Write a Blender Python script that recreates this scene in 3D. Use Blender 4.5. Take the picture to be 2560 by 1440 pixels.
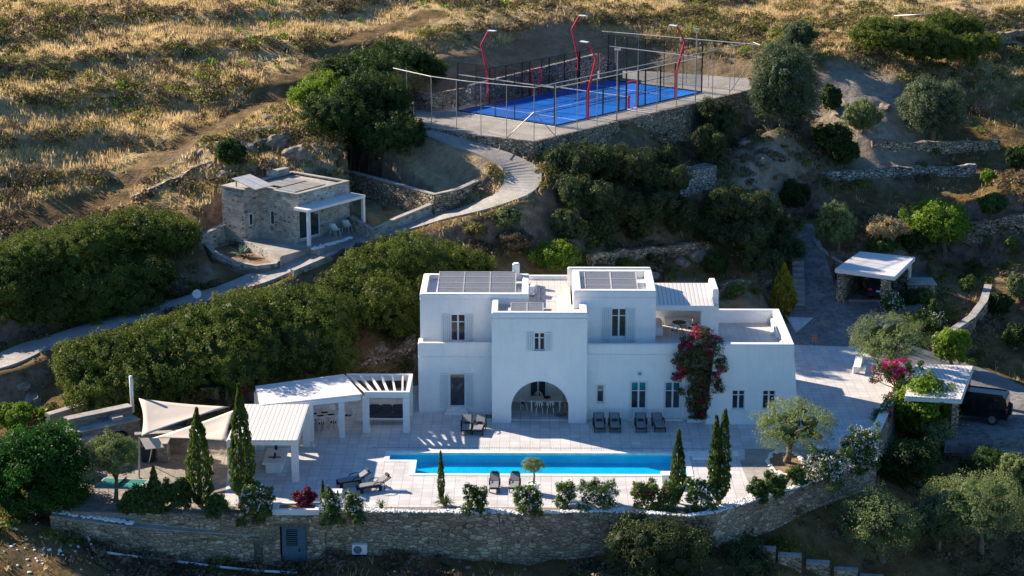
import bpy, bmesh, math, random
import numpy as np
from mathutils import Vector, Matrix
from mathutils.geometry import tessellate_polygon
R = math.radians
random.seed(7)
for o in list(bpy.data.objects): bpy.data.objects.remove(o)
S = bpy.context.scene
col = S.collection
# ------------------------------------------------------------------ camera
F = 4985.0; PITCH = R(15.4); YAW = R(.55)
CAM = np.array([0., -111.5, 41.7])
cam = bpy.data.cameras.new("camera"); camo = bpy.data.objects.new("camera", cam); col.objects.link(camo)
cam.sensor_width = 36; cam.lens = F/2560*36; cam.clip_start = 1; cam.clip_end = 3000
camo.location = CAM; camo.rotation_euler = (R(90)-PITCH, 0, YAW)
S.camera = camo
# ------------------------------------------------------------------ sky and sun
SUN_EL = R(27); TOSUN = Vector((-.83, .555, 0)).normalized()*math.cos(SUN_EL) + Vector((0, 0, math.sin(SUN_EL)))
w = bpy.data.worlds.new("World"); S.world = w; w.use_nodes = True
nt = w.node_tree; nt.nodes.clear()
sk = nt.nodes.new('ShaderNodeTexSky'); sk.sky_type = 'NISHITA'; sk.sun_disc = False
sk.sun_elevation = SUN_EL; sk.sun_rotation = math.atan2(TOSUN.x, TOSUN.y) % (2*math.pi)
sk.air_density = 1.0; sk.dust_density = .2; sk.ozone_density = 3.5
bg = nt.nodes.new('ShaderNodeBackground'); bg.inputs[1].default_value = .058
ow = nt.nodes.new('ShaderNodeOutputWorld')
tn = nt.nodes.new('ShaderNodeMix'); tn.data_type = 'RGBA'; tn.blend_type = 'MULTIPLY'; tn.inputs[0].default_value = 1; tn.inputs[7].default_value = (.66, 1.0, 1.28, 1)   # clear, polarised blue sky
nt.links.new(sk.outputs[0], tn.inputs[6]); nt.links.new(tn.outputs[2], bg.inputs[0]); nt.links.new(bg.outputs[0], ow.inputs[0])
sl = bpy.data.lights.new("sun", 'SUN'); sl.energy = 5.0; sl.angle = R(.53); sl.color = (1, .86, .70)
so = bpy.data.objects.new("sun", sl); col.objects.link(so); so.location = (-80, 60, 90)
so.rotation_euler = (-TOSUN).to_track_quat('-Z', 'Y').to_euler()
S.view_settings.view_transform = 'Standard'; S.view_settings.look = 'None'
S.view_settings.gamma = 1; S.view_settings.exposure = 1.2
S.render.engine = 'CYCLES'; S.cycles.max_bounces = 6; S.cycles.transparent_max_bounces = 12
S.cycles.diffuse_bounces = 4; S.cycles.glossy_bounces = 2

# ------------------------------------------------------------------ photo survey helpers (2560 x 1440 px of the survey photo -> metres)
cpp, spp = math.cos(PITCH), math.sin(PITCH)
fw = np.array([-math.sin(YAW)*cpp, math.cos(YAW)*cpp, -spp]); rt = np.array([math.cos(YAW), math.sin(YAW), 0.]); up = np.cross(rt, fw)
def ray(px, py): return fw + rt*((px-1280)/F) + up*((720-py)/F)
def G(px, py, z=0.):
    d = ray(px, py); return Vector(CAM + d*((z-CAM[2])/d[2]))
def Yp(px, py, y):
    d = ray(px, py); return Vector(CAM + d*((y-CAM[1])/d[1]))
def xa(px, y, z=0.):
    k = (px-1280)/F; v = np.array([0, y, z])-CAM
    return float((k*(v@fw)-(v@rt))/(rt[0]-k*fw[0]))
def za(py, y, x=0.):
    k = (720-py)/F; v = np.array([x, y, 0])-CAM
    return float((k*(v@fw)-(v@up))/(up[2]-k*fw[2]))
def ppm(p): return F/float((np.array(p)-CAM)@fw)          # pixels of the survey per metre at a point

# ------------------------------------------------------------------ materials
def mat(name):
    m = bpy.data.materials.new(name); m.use_nodes = True; n = m.node_tree.nodes; n.clear()
    out = n.new('ShaderNodeOutputMaterial'); return m, m.node_tree, out
def nd(t, ty, **kw):
    n = t.nodes.new(ty)
    for k, v in kw.items(): setattr(n, k, v)
    return n
def lk(t, a, b): t.links.new(a, b)
def c4(c): return (c[0], c[1], c[2], 1)
def ramp(t, fac, stops):
    r = nd(t, 'ShaderNodeValToRGB'); e = r.color_ramp.elements
    while len(e) < len(stops): e.new(.5)
    for i, (p, c) in enumerate(stops):
        e[i].position = p; e[i].color = c4(c) if not isinstance(c, (int, float)) else (c, c, c, 1)
    lk(t, fac, r.inputs[0]); return r.outputs[0]
def mixc(t, fac, a, b, mode='MIX'):
    m = nd(t, 'ShaderNodeMix', data_type='RGBA', blend_type=mode)
    for i, v in ((0, fac), (6, a), (7, b)):
        s = m.inputs[i]
        if hasattr(v, 'is_output'): lk(t, v, s)
        elif isinstance(v, (int, float)): s.default_value = v if i == 0 else (v, v, v, 1)
        else: s.default_value = c4(v)
    return m.outputs[2]
def math_(t, op, a, b=None):
    m = nd(t, 'ShaderNodeMath', operation=op)
    for i, v in enumerate((a, b)):
        if v is None: continue
        if hasattr(v, 'is_output'): lk(t, v, m.inputs[i])
        else: m.inputs[i].default_value = v
    return m.outputs[0]
def noise(t, scale, detail=3, vec=None, rough=.55):
    n = nd(t, 'ShaderNodeTexNoise'); n.inputs['Scale'].default_value = scale; n.inputs['Detail'].default_value = detail
    n.inputs['Roughness'].default_value = rough
    if vec is not None: lk(t, vec, n.inputs['Vector'])
    return n.outputs['Fac']
def pos(t): return nd(t, 'ShaderNodeNewGeometry').outputs['Position']
def uvn(t, sx=1, sy=1):
    u = nd(t, 'ShaderNodeUVMap'); m = nd(t, 'ShaderNodeMapping'); m.inputs['Scale'].default_value = (sx, sy, 1)
    lk(t, u.outputs[0], m.inputs[0]); return m.outputs[0]
def bsdf(t, out, color, rough=.8, metal=0, spec=.3, bump=None, bstr=.3, bdist=.03):
    b = nd(t, 'ShaderNodeBsdfPrincipled')
    if hasattr(color, 'is_output'): lk(t, color, b.inputs['Base Color'])
    else: b.inputs['Base Color'].default_value = c4(color)
    b.inputs['Roughness'].default_value = rough; b.inputs['Metallic'].default_value = metal
    b.inputs['Specular IOR Level'].default_value = spec
    if bump is not None:
        bp = nd(t, 'ShaderNodeBump'); bp.inputs['Strength'].default_value = bstr; bp.inputs['Distance'].default_value = bdist
        lk(t, bump, bp.inputs['Height']); lk(t, bp.outputs[0], b.inputs['Normal'])
    lk(t, b.outputs[0], out.inputs[0]); return b
def simple(name, c, rough=.6, metal=0, spec=.4, var=.12, scale=3):
    m, t, o = mat(name); n = noise(t, scale, 4, pos(t))
    a = tuple(x*(1-var) for x in c); b = tuple(min(1, x*(1+var)) for x in c)
    bsdf(t, o, ramp(t, n, [(.3, a), (.7, b)]), rough, metal, spec); return m
M = {}
def plaster(name, c):
    m, t, o = mat(name); p = pos(t); n = noise(t, .9, 5, p); n2 = noise(t, 6, 3, p)
    cc = ramp(t, n, [(.25, tuple(x*.91 for x in c)), (.75, c)])
    mp = nd(t, 'ShaderNodeMapping'); mp.inputs['Scale'].default_value = (5, 5, .35); lk(t, p, mp.inputs[0])
    cc = mixc(t, 1, cc, ramp(t, noise(t, 1, 4, mp.outputs[0]), [(.28, .955), (.5, 1)]), 'MULTIPLY')
    bsdf(t, o, cc, .75, 0, .2, n2, .5, .06); return m
M['plaster'] = plaster('plaster', (.88, .865, .84))
M['paint'] = simple('white_paint', (.76, .74, .715), .45, 0, .4, .03)
M['shutter'] = simple('shutter_paint', (.66, .70, .72), .5, 0, .4, .04)
def slats(name, c, d, period, axis):
    m, t, o = mat(name); s = nd(t, 'ShaderNodeSeparateXYZ'); lk(t, nd(t, 'ShaderNodeUVMap').outputs[0], s.inputs[0])
    v = math_(t, 'FRACT', math_(t, 'DIVIDE', s.outputs[axis], period))
    k = math_(t, 'LESS_THAN', v, .16)
    bsdf(t, o, mixc(t, k, c, d), .5, 0, .3, math_(t, 'PINGPONG', v, .5), .5, .03); return m
M['corrugated'] = slats('corrugated_sheet', (.70, .66, .61), (.30, .29, .28), .26, 0)
M['shutter_slats'] = slats('shutter_slats', (.60, .64, .66), (.30, .33, .35), .13, 0)
def tiles(name, c1, c2, mortar, sx, sy, ms=.018, off=0.0, rough=.6):
    m, t, o = mat(name); b = nd(t, 'ShaderNodeTexBrick', offset=off, squash=1)
    lk(t, uvn(t), b.inputs['Vector']); b.inputs['Scale'].default_value = 1
    b.inputs['Brick Width'].default_value = sx; b.inputs['Row Height'].default_value = sy
    b.inputs['Mortar Size'].default_value = ms; b.inputs['Mortar Smooth'].default_value = .1
    b.inputs['Color1'].default_value = c4(c1); b.inputs['Color2'].default_value = c4(c2); b.inputs['Mortar'].default_value = c4(mortar)
    n = noise(t, .7, 5, pos(t)); n3 = noise(t, 9, 2, pos(t))
    cc = mixc(t, 1, b.outputs[0], ramp(t, n, [(.3, .80), (.65, 1)]), 'MULTIPLY')
    cc = mixc(t, 1, cc, ramp(t, n3, [(.3, .90), (.7, 1)]), 'MULTIPLY')
    bsdf(t, o, cc, rough, 0, .35); return m
M['deck'] = tiles('deck_tiles', (.71, .69, .665), (.60, .58, .56), (.34, .33, .32), .62, .62, .012)
M['roof_tiles'] = tiles('roof_tiles', (.70, .66, .60), (.64, .60, .55), (.42, .40, .37), .4, .4, .012)
M['coping'] = simple('pool_coping', (.80, .78, .74), .6)
M['pool_tile'] = tiles('pool_mosaic', (.015, .66, .90), (.03, .74, .94), (.05, .72, .92), .05, .05, .004)
def ashlar(name, c1, c2, c3, mortar, bw=.5, rh=.19, dist=.13, lightp=.82, ms=.012):
    m, t, o = mat(name); uv = uvn(t)
    nz = nd(t, 'ShaderNodeTexNoise'); nz.inputs['Scale'].default_value = 1.3; nz.inputs['Detail'].default_value = 3; lk(t, uv, nz.inputs['Vector'])
    vm = nd(t, 'ShaderNodeVectorMath', operation='MULTIPLY_ADD'); lk(t, nz.outputs['Color'], vm.inputs[0]); vm.inputs[1].default_value = (dist*2, dist*2, 0); lk(t, uv, vm.inputs[2])
    b = nd(t, 'ShaderNodeTexBrick', offset=.37, offset_frequency=2, squash=.62, squash_frequency=3); lk(t, vm.outputs[0], b.inputs['Vector'])
    b.inputs['Scale'].default_value = 1; b.inputs['Brick Width'].default_value = bw; b.inputs['Row Height'].default_value = rh
    b.inputs['Mortar Size'].default_value = ms; b.inputs['Color1'].default_value = c4(c1); b.inputs['Color2'].default_value = c4(c2); b.inputs['Mortar'].default_value = c4(mortar)
    vo = nd(t, 'ShaderNodeTexVoronoi', feature='F1'); vo.inputs['Scale'].default_value = 1
    mp = nd(t, 'ShaderNodeMapping'); mp.inputs['Scale'].default_value = (1/bw*.9, 1/rh*.8, 1); lk(t, vm.outputs[0], mp.inputs[0]); lk(t, mp.outputs[0], vo.inputs['Vector'])
    sp = nd(t, 'ShaderNodeSeparateColor'); lk(t, vo.outputs['Color'], sp.inputs[0])
    k = math_(t, 'GREATER_THAN', sp.outputs[0], lightp); k2 = math_(t, 'MULTIPLY', k, math_(t, 'LESS_THAN', vo.outputs['Distance'], .38))
    cc = mixc(t, k2, b.outputs[0], c3)
    k3 = ramp(t, sp.outputs[1], [(.0, .6), (1, 1.0)]); cc = mixc(t, 1, cc, k3, 'MULTIPLY')
    n = noise(t, .45, 5, pos(t)); cc = mixc(t, 1, cc, ramp(t, n, [(.3, .62), (.7, 1)]), 'MULTIPLY')
    bsdf(t, o, cc, .9, 0, .15, b.outputs['Fac'], -.6, .03); return m
M['retaining_'] = None
M['guest_stone'] = ashlar('guest_house_stone', (.62, .55, .45), (.42, .385, .33), (.22, .21, .20), (.66, .61, .53), .40, .17, .09, .8, .026)
def rubble(name, c1, c2, joint, sx, sy, jw=.08, hi=1.5, bd=.06):
    m, t, o = mat(name); uv = uvn(t, sx, sy)
    v = nd(t, 'ShaderNodeTexVoronoi', feature='F1'); v.inputs['Scale'].default_value = 1; lk(t, uv, v.inputs['Vector'])
    e = nd(t, 'ShaderNodeTexVoronoi', feature='DISTANCE_TO_EDGE'); e.inputs['Scale'].default_value = 1; lk(t, uv, e.inputs['Vector'])
    sp = nd(t, 'ShaderNodeSeparateColor'); lk(t, v.outputs['Color'], sp.inputs[0])
    cc = ramp(t, sp.outputs[0], [(0, c1), (.75, c2), (1, tuple(min(.8, x*hi) for x in c2))])
    cc = mixc(t, ramp(t, e.outputs[0], [(jw*.5, 1), (jw*1.3, 0)]), cc, joint)
    n = noise(t, .5, 5, pos(t)); cc = mixc(t, 1, cc, ramp(t, n, [(.3, .65), (.7, 1)]), 'MULTIPLY')
    bsdf(t, o, cc, .9, 0, .15, ramp(t, e.outputs[0], [(0, 0), (.25, 1)]), .7, bd); return m
M['rubble'] = rubble('dry_stone', (.28, .215, .145), (.48, .39, .28), (.06, .045, .03), 2.8, 5.0, .07)
M['retaining'] = rubble('retaining_stone', (.31, .235, .155), (.50, .40, .285), (.15, .115, .08), 2.7, 5.6, .05)
M['rubble_grey'] = rubble('grey_dry_stone', (.28, .27, .25), (.46, .44, .40), (.07, .065, .06), 2.6, 5.0, .08)
M['flag_brown'] = rubble('brown_flagstone', (.25, .215, .18), (.33, .29, .245), (.40, .36, .31), 3.0, 3.0, .03, 1.15, .01)
M['flag_grey'] = rubble('grey_flagstone', (.38, .355, .315), (.44, .41, .37), (.34, .315, .28), 4.2, 4.2, .03, 1.1, .008)
M['flag_road'] = rubble('road_flagstone', (.16, .155, .15), (.25, .24, .23), (.30, .285, .26), 2.6, 2.6, .035, 1.15, .01)
M['cap'] = rubble('wall_capping', (.40, .37, .33), (.47, .44, .39), (.34, .31, .27), 2.2, 2.2, .03, 1.1, .01)
M['cobble'] = tiles('cobbles', (.30, .29, .275), (.22, .215, .21), (.13, .125, .12), .22, .14, .02, .5, .85)
M['steel'] = simple('galvanised_steel', (.42, .40, .38), .45, .7)
M['bar_white'] = simple('pale_rail', (.62, .58, .53), .5, .2)
M['black_metal'] = simple('black_metal', (.02, .02, .022), .45, .3)
M['red_metal'] = simple('red_metal', (.62, .02, .045), .4, .1)
M['blue_door'] = simple('blue_grey_paint', (.085, .15, .19), .5)
M['wicker'] = simple('dark_wicker', (.022, .018, .016), .6, 0, .3, .3, 40)
M['cushion'] = simple('grey_cushion', (.24, .24, .245), .9, 0, .1, .06)
M['cushion_dark'] = simple('charcoal_cushion', (.05, .055, .065), .9, 0, .1)
M['sail'] = simple('sail_cloth', (.56, .49, .41), .8, 0, .1, .03)
M['green_top'] = simple('table_green', (.02, .20, .15), .5)
M['line_white'] = simple('line_white', (.8, .8, .8), .7)
M['court_blue'] = simple('court_turf', (.004, .135, .54), .9, 0, .1, .22, .5)
M['terracotta'] = simple('terracotta', (.40, .18, .10), .8)
M['pebble'] = simple('white_pebbles', (.80, .78, .74), .7, 0, .2, .15, 8)
M['rock'] = simple('rock', (.24, .20, .16), .9, 0, .15, .5, 3)
M['dirt'] = simple('bed_soil', (.26, .17, .10), .95, 0, .1, .3, 5)
M['rust'] = simple('rusty_grating', (.10, .035, .025), .8)
M['bark'] = simple('bark', (.17, .135, .10), .95, 0, .1, .4, 6)
M['dark_in'] = simple('dark_opening', (.012, .011, .010), .9)
M['car_paint'] = simple('navy_car_paint', (.018, .025, .05), .22, .3, .5)
M['car_black'] = simple('black_car_paint', (.012, .010, .011), .2, .2, .5)
M['tyre'] = simple('tyre_rubber', (.012, .012, .012), .9)
M['grille'] = simple('grille_grey', (.16, .16, .17), .6)
M['plastic_green'] = simple('green_cover', (.03, .10, .05), .7)
M['lamp_white'] = simple('lamp_housing', (.8, .8, .82), .4)
M['table_cloth'] = simple('tabletop_white', (.80, .78, .75), .5, 0, .3, .02)
def glassy(name, c, rough=.08, tr=0, spec=.8):
    m, t, o = mat(name)
    if tr == 0:
        n = noise(t, 1.2, 2, pos(t))
        bsdf(t, o, ramp(t, n, [(.4, tuple(x*.5 for x in c)), (.6, c)]), rough, 0, spec)
    else:
        a = nd(t, 'ShaderNodeBsdfTransparent'); a.inputs[0].default_value = c4(c)
        g = nd(t, 'ShaderNodeBsdfGlossy'); g.inputs['Roughness'].default_value = rough; g.inputs[0].default_value = (.9, .95, 1, 1)
        fr = nd(t, 'ShaderNodeFresnel'); fr.inputs[0].default_value = 1.35
        x = nd(t, 'ShaderNodeMixShader'); lk(t, math_(t, 'MULTIPLY', fr.outputs[0], tr), x.inputs[0]); lk(t, a.outputs[0], x.inputs[1]); lk(t, g.outputs[0], x.inputs[2])
        lk(t, x.outputs[0], o.inputs[0])
    return m
M['window'] = glassy('window_glass', (.045, .055, .062))
M['pane_teal'] = glassy('teal_glass', (.02, .20, .24))
M['court_glass'] = glassy('court_glass', (.80, .84, .85), .03, .6)
M['car_glass'] = glassy('car_glass', (.02, .022, .026), .05)
def water():
    m, t, o = mat('pool_water'); p = pos(t)
    a = nd(t, 'ShaderNodeBsdfTransparent'); a.inputs[0].default_value = (.22, .90, 1, 1)
    g = nd(t, 'ShaderNodeBsdfGlossy'); g.inputs['Roughness'].default_value = .04
    bp = nd(t, 'ShaderNodeBump'); bp.inputs['Strength'].default_value = .4; bp.inputs['Distance'].default_value = .06
    lk(t, noise(t, 3.2, 3, p), bp.inputs['Height']); lk(t, bp.outputs[0], g.inputs['Normal'])
    fr = nd(t, 'ShaderNodeFresnel'); fr.inputs[0].default_value = 1.33; lk(t, bp.outputs[0], fr.inputs['Normal'])
    x = nd(t, 'ShaderNodeMixShader'); lk(t, math_(t, 'MULTIPLY', fr.outputs[0], .3), x.inputs[0]); lk(t, a.outputs[0], x.inputs[1]); lk(t, g.outputs[0], x.inputs[2])
    lk(t, x.outputs[0], o.inputs[0]); return m
M['water'] = water()
def netting(name, c, alpha):
    m, t, o = mat(name); a = nd(t, 'ShaderNodeBsdfTransparent'); d = nd(t, 'ShaderNodeBsdfDiffuse'); d.inputs[0].default_value = c4(c)
    u = nd(t, 'ShaderNodeSeparateXYZ'); lk(t, nd(t, 'ShaderNodeUVMap').outputs[0], u.inputs[0])
    ks = [math_(t, 'LESS_THAN', math_(t, 'FRACT', math_(t, 'DIVIDE', u.outputs[i], .06)), alpha) for i in (0, 1)]
    x = nd(t, 'ShaderNodeMixShader'); lk(t, math_(t, 'MAXIMUM', ks[0], ks[1]), x.inputs[0]); lk(t, a.outputs[0], x.inputs[1]); lk(t, d.outputs[0], x.inputs[2])
    lk(t, x.outputs[0], o.inputs[0]); return m
M['net'] = netting('wire_net', (.12, .11, .10), .055)
M['net_black'] = netting('black_net', (.02, .02, .02), .12)
def solar():
    m, t, o = mat('solar_panel'); b = nd(t, 'ShaderNodeTexBrick', offset=0); lk(t, uvn(t), b.inputs['Vector']); b.inputs['Scale'].default_value = 1
    b.inputs['Brick Width'].default_value = .16; b.inputs['Row Height'].default_value = .16; b.inputs['Mortar Size'].default_value = .008
    b.inputs['Color1'].default_value = (.15, .15, .155, 1); b.inputs['Color2'].default_value = (.18, .18, .185, 1); b.inputs['Mortar'].default_value = (.26, .26, .26, 1)
    bsdf(t, o, b.outputs[0], .35, 0, .5); return m
M['solar'] = solar()
M['panel_beige'] = simple('pale_collector', (.30, .285, .25), .4)
def leaf(name, dark, light, trans=.3, sc=.5):
    m, t, o = mat(name); at = nd(t, 'ShaderNodeAttribute', attribute_name='tint')
    n = noise(t, sc, 3, pos(t)); f = math_(t, 'ADD', math_(t, 'MULTIPLY', at.outputs['Fac'], .75), math_(t, 'MULTIPLY', math_(t, 'SUBTRACT', n, .40), 1.5))  # random leaf tone, noise widened to imitate shading between clumps
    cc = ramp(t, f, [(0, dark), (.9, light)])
    d = nd(t, 'ShaderNodeBsdfDiffuse'); lk(t, cc, d.inputs[0]); tr = nd(t, 'ShaderNodeBsdfTranslucent'); lk(t, cc, tr.inputs[0])
    g = nd(t, 'ShaderNodeBsdfGlossy'); g.inputs['Roughness'].default_value = .45; g.inputs[0].default_value = (.6, .6, .55, 1)
    x = nd(t, 'ShaderNodeMixShader'); x.inputs[0].default_value = trans; lk(t, d.outputs[0], x.inputs[1]); lk(t, tr.outputs[0], x.inputs[2])
    y = nd(t, 'ShaderNodeMixShader'); y.inputs[0].default_value = .02; lk(t, x.outputs[0], y.inputs[1]); lk(t, g.outputs[0], y.inputs[2])
    lk(t, y.outputs[0], o.inputs[0]); return m
L = {}
L['olive'] = leaf('olive_leaves', (.085, .12, .042), (.29, .355, .135), .42)
L['mastic'] = leaf('mastic_leaves', (.035, .06, .012), (.17, .215, .035), .42)
L['juniper'] = leaf('juniper_leaves', (.022, .038, .016), (.13, .165, .06), .42)
L['wild_olive'] = leaf('wild_olive_leaves', (.04, .065, .03), (.19, .235, .12), .4)
L['dark'] = leaf('dark_leaves', (.018, .04, .012), (.07, .125, .03), .42)
L['carob'] = leaf('carob_leaves', (.012, .045, .008), (.05, .17, .02), .42)
L['cypress'] = leaf('cypress_leaves', (.03, .055, .012), (.12, .175, .035), .4)
L['gold'] = leaf('golden_cypress_leaves', (.10, .11, .012), (.34, .31, .03), .42)
L['lime'] = leaf('lime_leaves', (.08, .15, .015), (.27, .40, .04), .45)
L['shrub'] = leaf('shrub_leaves', (.035, .075, .02), (.14, .22, .05), .4)
L['pink'] = leaf('pink_bracts', (.40, .02, .13), (.75, .04, .28), .4)
L['darkpink'] = leaf('crimson_bracts', (.09, .03, .02), (.52, .03, .10), .4)
L['white'] = leaf('white_flowers', (.6, .6, .55), (.85, .83, .8), .3)
L['vine'] = leaf('climber_leaves', (.045, .05, .02), (.16, .14, .05), .35)
L['agave'] = leaf('agave_leaves', (.13, .18, .13), (.28, .34, .26), .15)
L['scrub'] = leaf('scrub_leaves', (.065, .06, .018), (.30, .27, .08), .35, .25)
L['heath'] = leaf('grey_scrub', (.075, .055, .035), (.24, .18, .11), .3)
L['straw'] = leaf('dry_grass', (.34, .23, .10), (.82, .64, .34), .5, .3)
L['purple'] = leaf('purple_leaves', (.09, .015, .03), (.24, .04, .07))

# ------------------------------------------------------------------ object helpers
def off(p):
    v = Vector((0, 0, 0))
    while p is not None: v += p.location; p = p.parent
    return v
def link(name, me, m, parent):
    o = bpy.data.objects.new(name, me); col.objects.link(o)
    if m is not None: me.materials.append(m)
    if parent is not None:
        o.parent = parent; v = off(parent)
        if v.length > 0: me.transform(Matrix.Translation(-v))
    return o
def tag(o, label=None, cat=None, group=None, kind=None):
    if label: o['label'] = label
    if cat: o['category'] = cat
    if group: o['group'] = group
    if kind: o['kind'] = kind
    return o
def thing(name, label, cat, loc=(0, 0, 0), group=None):
    o = bpy.data.objects.new(name, None); col.objects.link(o); o.location = loc; o.empty_display_size = .3
    return tag(o, label, cat, group)
def dup(root, loc, rz=0, label=None, scale=None, group=None):
    def cp(o, par):
        c = o.copy(); col.objects.link(c); c.parent = par
        for ch in list(o.children): cp(ch, c)
        return c
    r = cp(root, None); r.location = loc; r.rotation_euler = (0, 0, rz)
    if label: r['label'] = label
    if group: r['group'] = group
    if scale is not None: r.scale = scale if not isinstance(scale, (int, float)) else (scale,)*3
    return r
class MB:
    def __init__(s): s.v = []; s.f = []; s.M = Matrix.Identity(4)
    def at(s, loc, rz=0, rx=0, ry=0):
        s.M = Matrix.Translation(loc) @ Matrix.Rotation(rz, 4, 'Z') @ Matrix.Rotation(ry, 4, 'Y') @ Matrix.Rotation(rx, 4, 'X'); return s
    def add(s, vs, fs):
        k = len(s.v); s.v += [tuple(s.M @ Vector(p)) for p in vs]; s.f += [tuple(k+i for i in q) for q in fs]; return s
    def box(s, x0, x1, y0, y1, z0, z1):
        return s.add([(x0,y0,z0),(x1,y0,z0),(x1,y1,z0),(x0,y1,z0),(x0,y0,z1),(x1,y0,z1),(x1,y1,z1),(x0,y1,z1)],
                     [(0,3,2,1),(4,5,6,7),(0,1,5,4),(1,2,6,5),(2,3,7,6),(3,0,4,7)])
    def frus(s, b, t, z0, z1):      # two rectangles (x0,x1,y0,y1)
        return s.add([(b[0],b[2],z0),(b[1],b[2],z0),(b[1],b[3],z0),(b[0],b[3],z0),(t[0],t[2],z1),(t[1],t[2],z1),(t[1],t[3],z1),(t[0],t[3],z1)],
                     [(0,3,2,1),(4,5,6,7),(0,1,5,4),(1,2,6,5),(2,3,7,6),(3,0,4,7)])
    def prism(s, poly, z0, z1, holes=()):   # z0/z1 numbers or per-vertex lists
        n = len(poly); a = [z0]*n if isinstance(z0, (int, float)) else z0; b = [z1]*n if isinstance(z1, (int, float)) else z1
        area = sum(poly[i][0]*poly[(i+1) % n][1]-poly[(i+1) % n][0]*poly[i][1] for i in range(n))
        if area < 0: poly = poly[::-1]; a = a[::-1]; b = b[::-1]
        vs = [(p[0], p[1], a[i]) for i, p in enumerate(poly)]+[(p[0], p[1], b[i]) for i, p in enumerate(poly)]
        fs = [(i, (i+1) % n, n+(i+1) % n, n+i) for i in range(n)]
        loops = [[Vector((p[0], p[1], 0)) for p in poly]]+[[Vector((p[0], p[1], 0)) for p in h] for h in holes]
        hz = b[0]
        for h in holes:
            m = len(h); k = len(vs); vs += [(p[0], p[1], hz) for p in h]
        tri = tessellate_polygon(loops); nh = 2*n
        def mp(i): return n+i if i < n else nh+(i-n)
        for tr in tri:
            q = [mp(i) for i in tr]; p = [vs[i] for i in q]
            ar = (p[1][0]-p[0][0])*(p[2][1]-p[0][1])-(p[2][0]-p[0][0])*(p[1][1]-p[0][1])
            fs.append(tuple(q if ar > 0 else q[::-1]))
        return s.add(vs, fs)
    def bar(s, p, q, w, h=None, roll=Vector((0, 0, 1))):
        h = h or w; p = Vector(p); q = Vector(q); d = (q-p).normalized()
        a = d.cross(roll);  a = Vector((1, 0, 0)) if a.length < 1e-4 else a.normalized(); b = a.cross(d).normalized(); a = a*w/2; b = b*h/2
        vs = [p-a-b, p+a-b, p+a+b, p-a+b, q-a-b, q+a-b, q+a+b, q-a+b]
        return s.add(vs, [(0,1,2,3),(4,7,6,5),(0,4,5,1),(1,5,6,2),(2,6,7,3),(3,7,4,0)])
    def tube(s, pts, rs, n=8, cap=True):
        pts = [Vector(p) for p in pts]; rs = [rs]*len(pts) if isinstance(rs, (int, float)) else rs
        vs = []; fs = []; a0 = None
        for i, p in enumerate(pts):
            d = (pts[min(i+1, len(pts)-1)]-pts[max(i-1, 0)]).normalized()
            if a0 is None: a0 = d.orthogonal().normalized()
            a0 = (a0-d*a0.dot(d)).normalized(); b = d.cross(a0)
            for k in range(n):
                an = 2*math.pi*k/n; vs.append(p+(a0*math.cos(an)+b*math.sin(an))*rs[i])
        for i in range(len(pts)-1):
            for k in range(n): fs.append((i*n+k, i*n+(k+1) % n, (i+1)*n+(k+1) % n, (i+1)*n+k))
        if cap: fs.append(tuple(range(n))[::-1]); fs.append(tuple((len(pts)-1)*n+k for k in range(n)))
        return s.add(vs, fs)
    def lathe(s, prof, c=(0, 0, 0), n=16):
        vs = []; fs = []
        for r, z in prof:
            for k in range(n): vs.append((c[0]+r*math.cos(2*math.pi*k/n), c[1]+r*math.sin(2*math.pi*k/n), c[2]+z))
        for i in range(len(prof)-1):
            for k in range(n): fs.append((i*n+k, i*n+(k+1) % n, (i+1)*n+(k+1) % n, (i+1)*n+k))
        fs.append(tuple(range(n))[::-1]); fs.append(tuple((len(prof)-1)*n+k for k in range(n)))
        return s.add(vs, fs)
    def quad(s, a, b, c, d): return s.add([a, b, c, d], [(0, 1, 2, 3)])
    def build(s, name, m, parent=None, bevel=0, seg=2, smooth=False):
        me = bpy.data.meshes.new(name); me.from_pydata(s.v, [], s.f); me.update()
        if bevel:
            bm = bmesh.new(); bm.from_mesh(me); bmesh.ops.remove_doubles(bm, verts=bm.verts, dist=1e-4)
            es = [e for e in bm.edges if len(e.link_faces) == 2 and e.calc_face_angle(0) > .5]
            bmesh.ops.bevel(bm, geom=es, offset=bevel, segments=seg, affect='EDGES', clamp_overlap=True); bm.to_mesh(me); bm.free()
        uv = me.uv_layers.new(name='UVMap'); vs = me.vertices
        for p in me.polygons:
            n = p.normal
            if abs(n.z) > .75:
                for li in p.loop_indices: c = vs[me.loops[li].vertex_index].co; uv.data[li].uv = (c.x, c.y)
            else:
                t = Vector((-n.y, n.x, 0)).normalized() if n.xy.length > 1e-6 else Vector((1, 0, 0))
                for li in p.loop_indices: c = vs[me.loops[li].vertex_index].co; uv.data[li].uv = (c.dot(t), c.z)
        if smooth:
            for p in me.polygons: p.use_smooth = True
        return link(name, me, m, parent)
def fastmesh(name, V, tint=None):       # V: (N,k,3) polygons of k corners
    N, k, _ = V.shape; me = bpy.data.meshes.new(name)
    me.vertices.add(N*k); me.vertices.foreach_set('co', V.astype(np.float32).ravel())
    me.loops.add(N*k); me.loops.foreach_set('vertex_index', np.arange(N*k, dtype=np.int32))
    me.polygons.add(N); me.polygons.foreach_set('loop_start', np.arange(0, N*k, k, dtype=np.int32))
    if tint is not None:
        a = me.attributes.new('tint', 'FLOAT', 'FACE'); a.data.foreach_set('value', tint.astype(np.float32))
    me.update(calc_edges=True); return me
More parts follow.
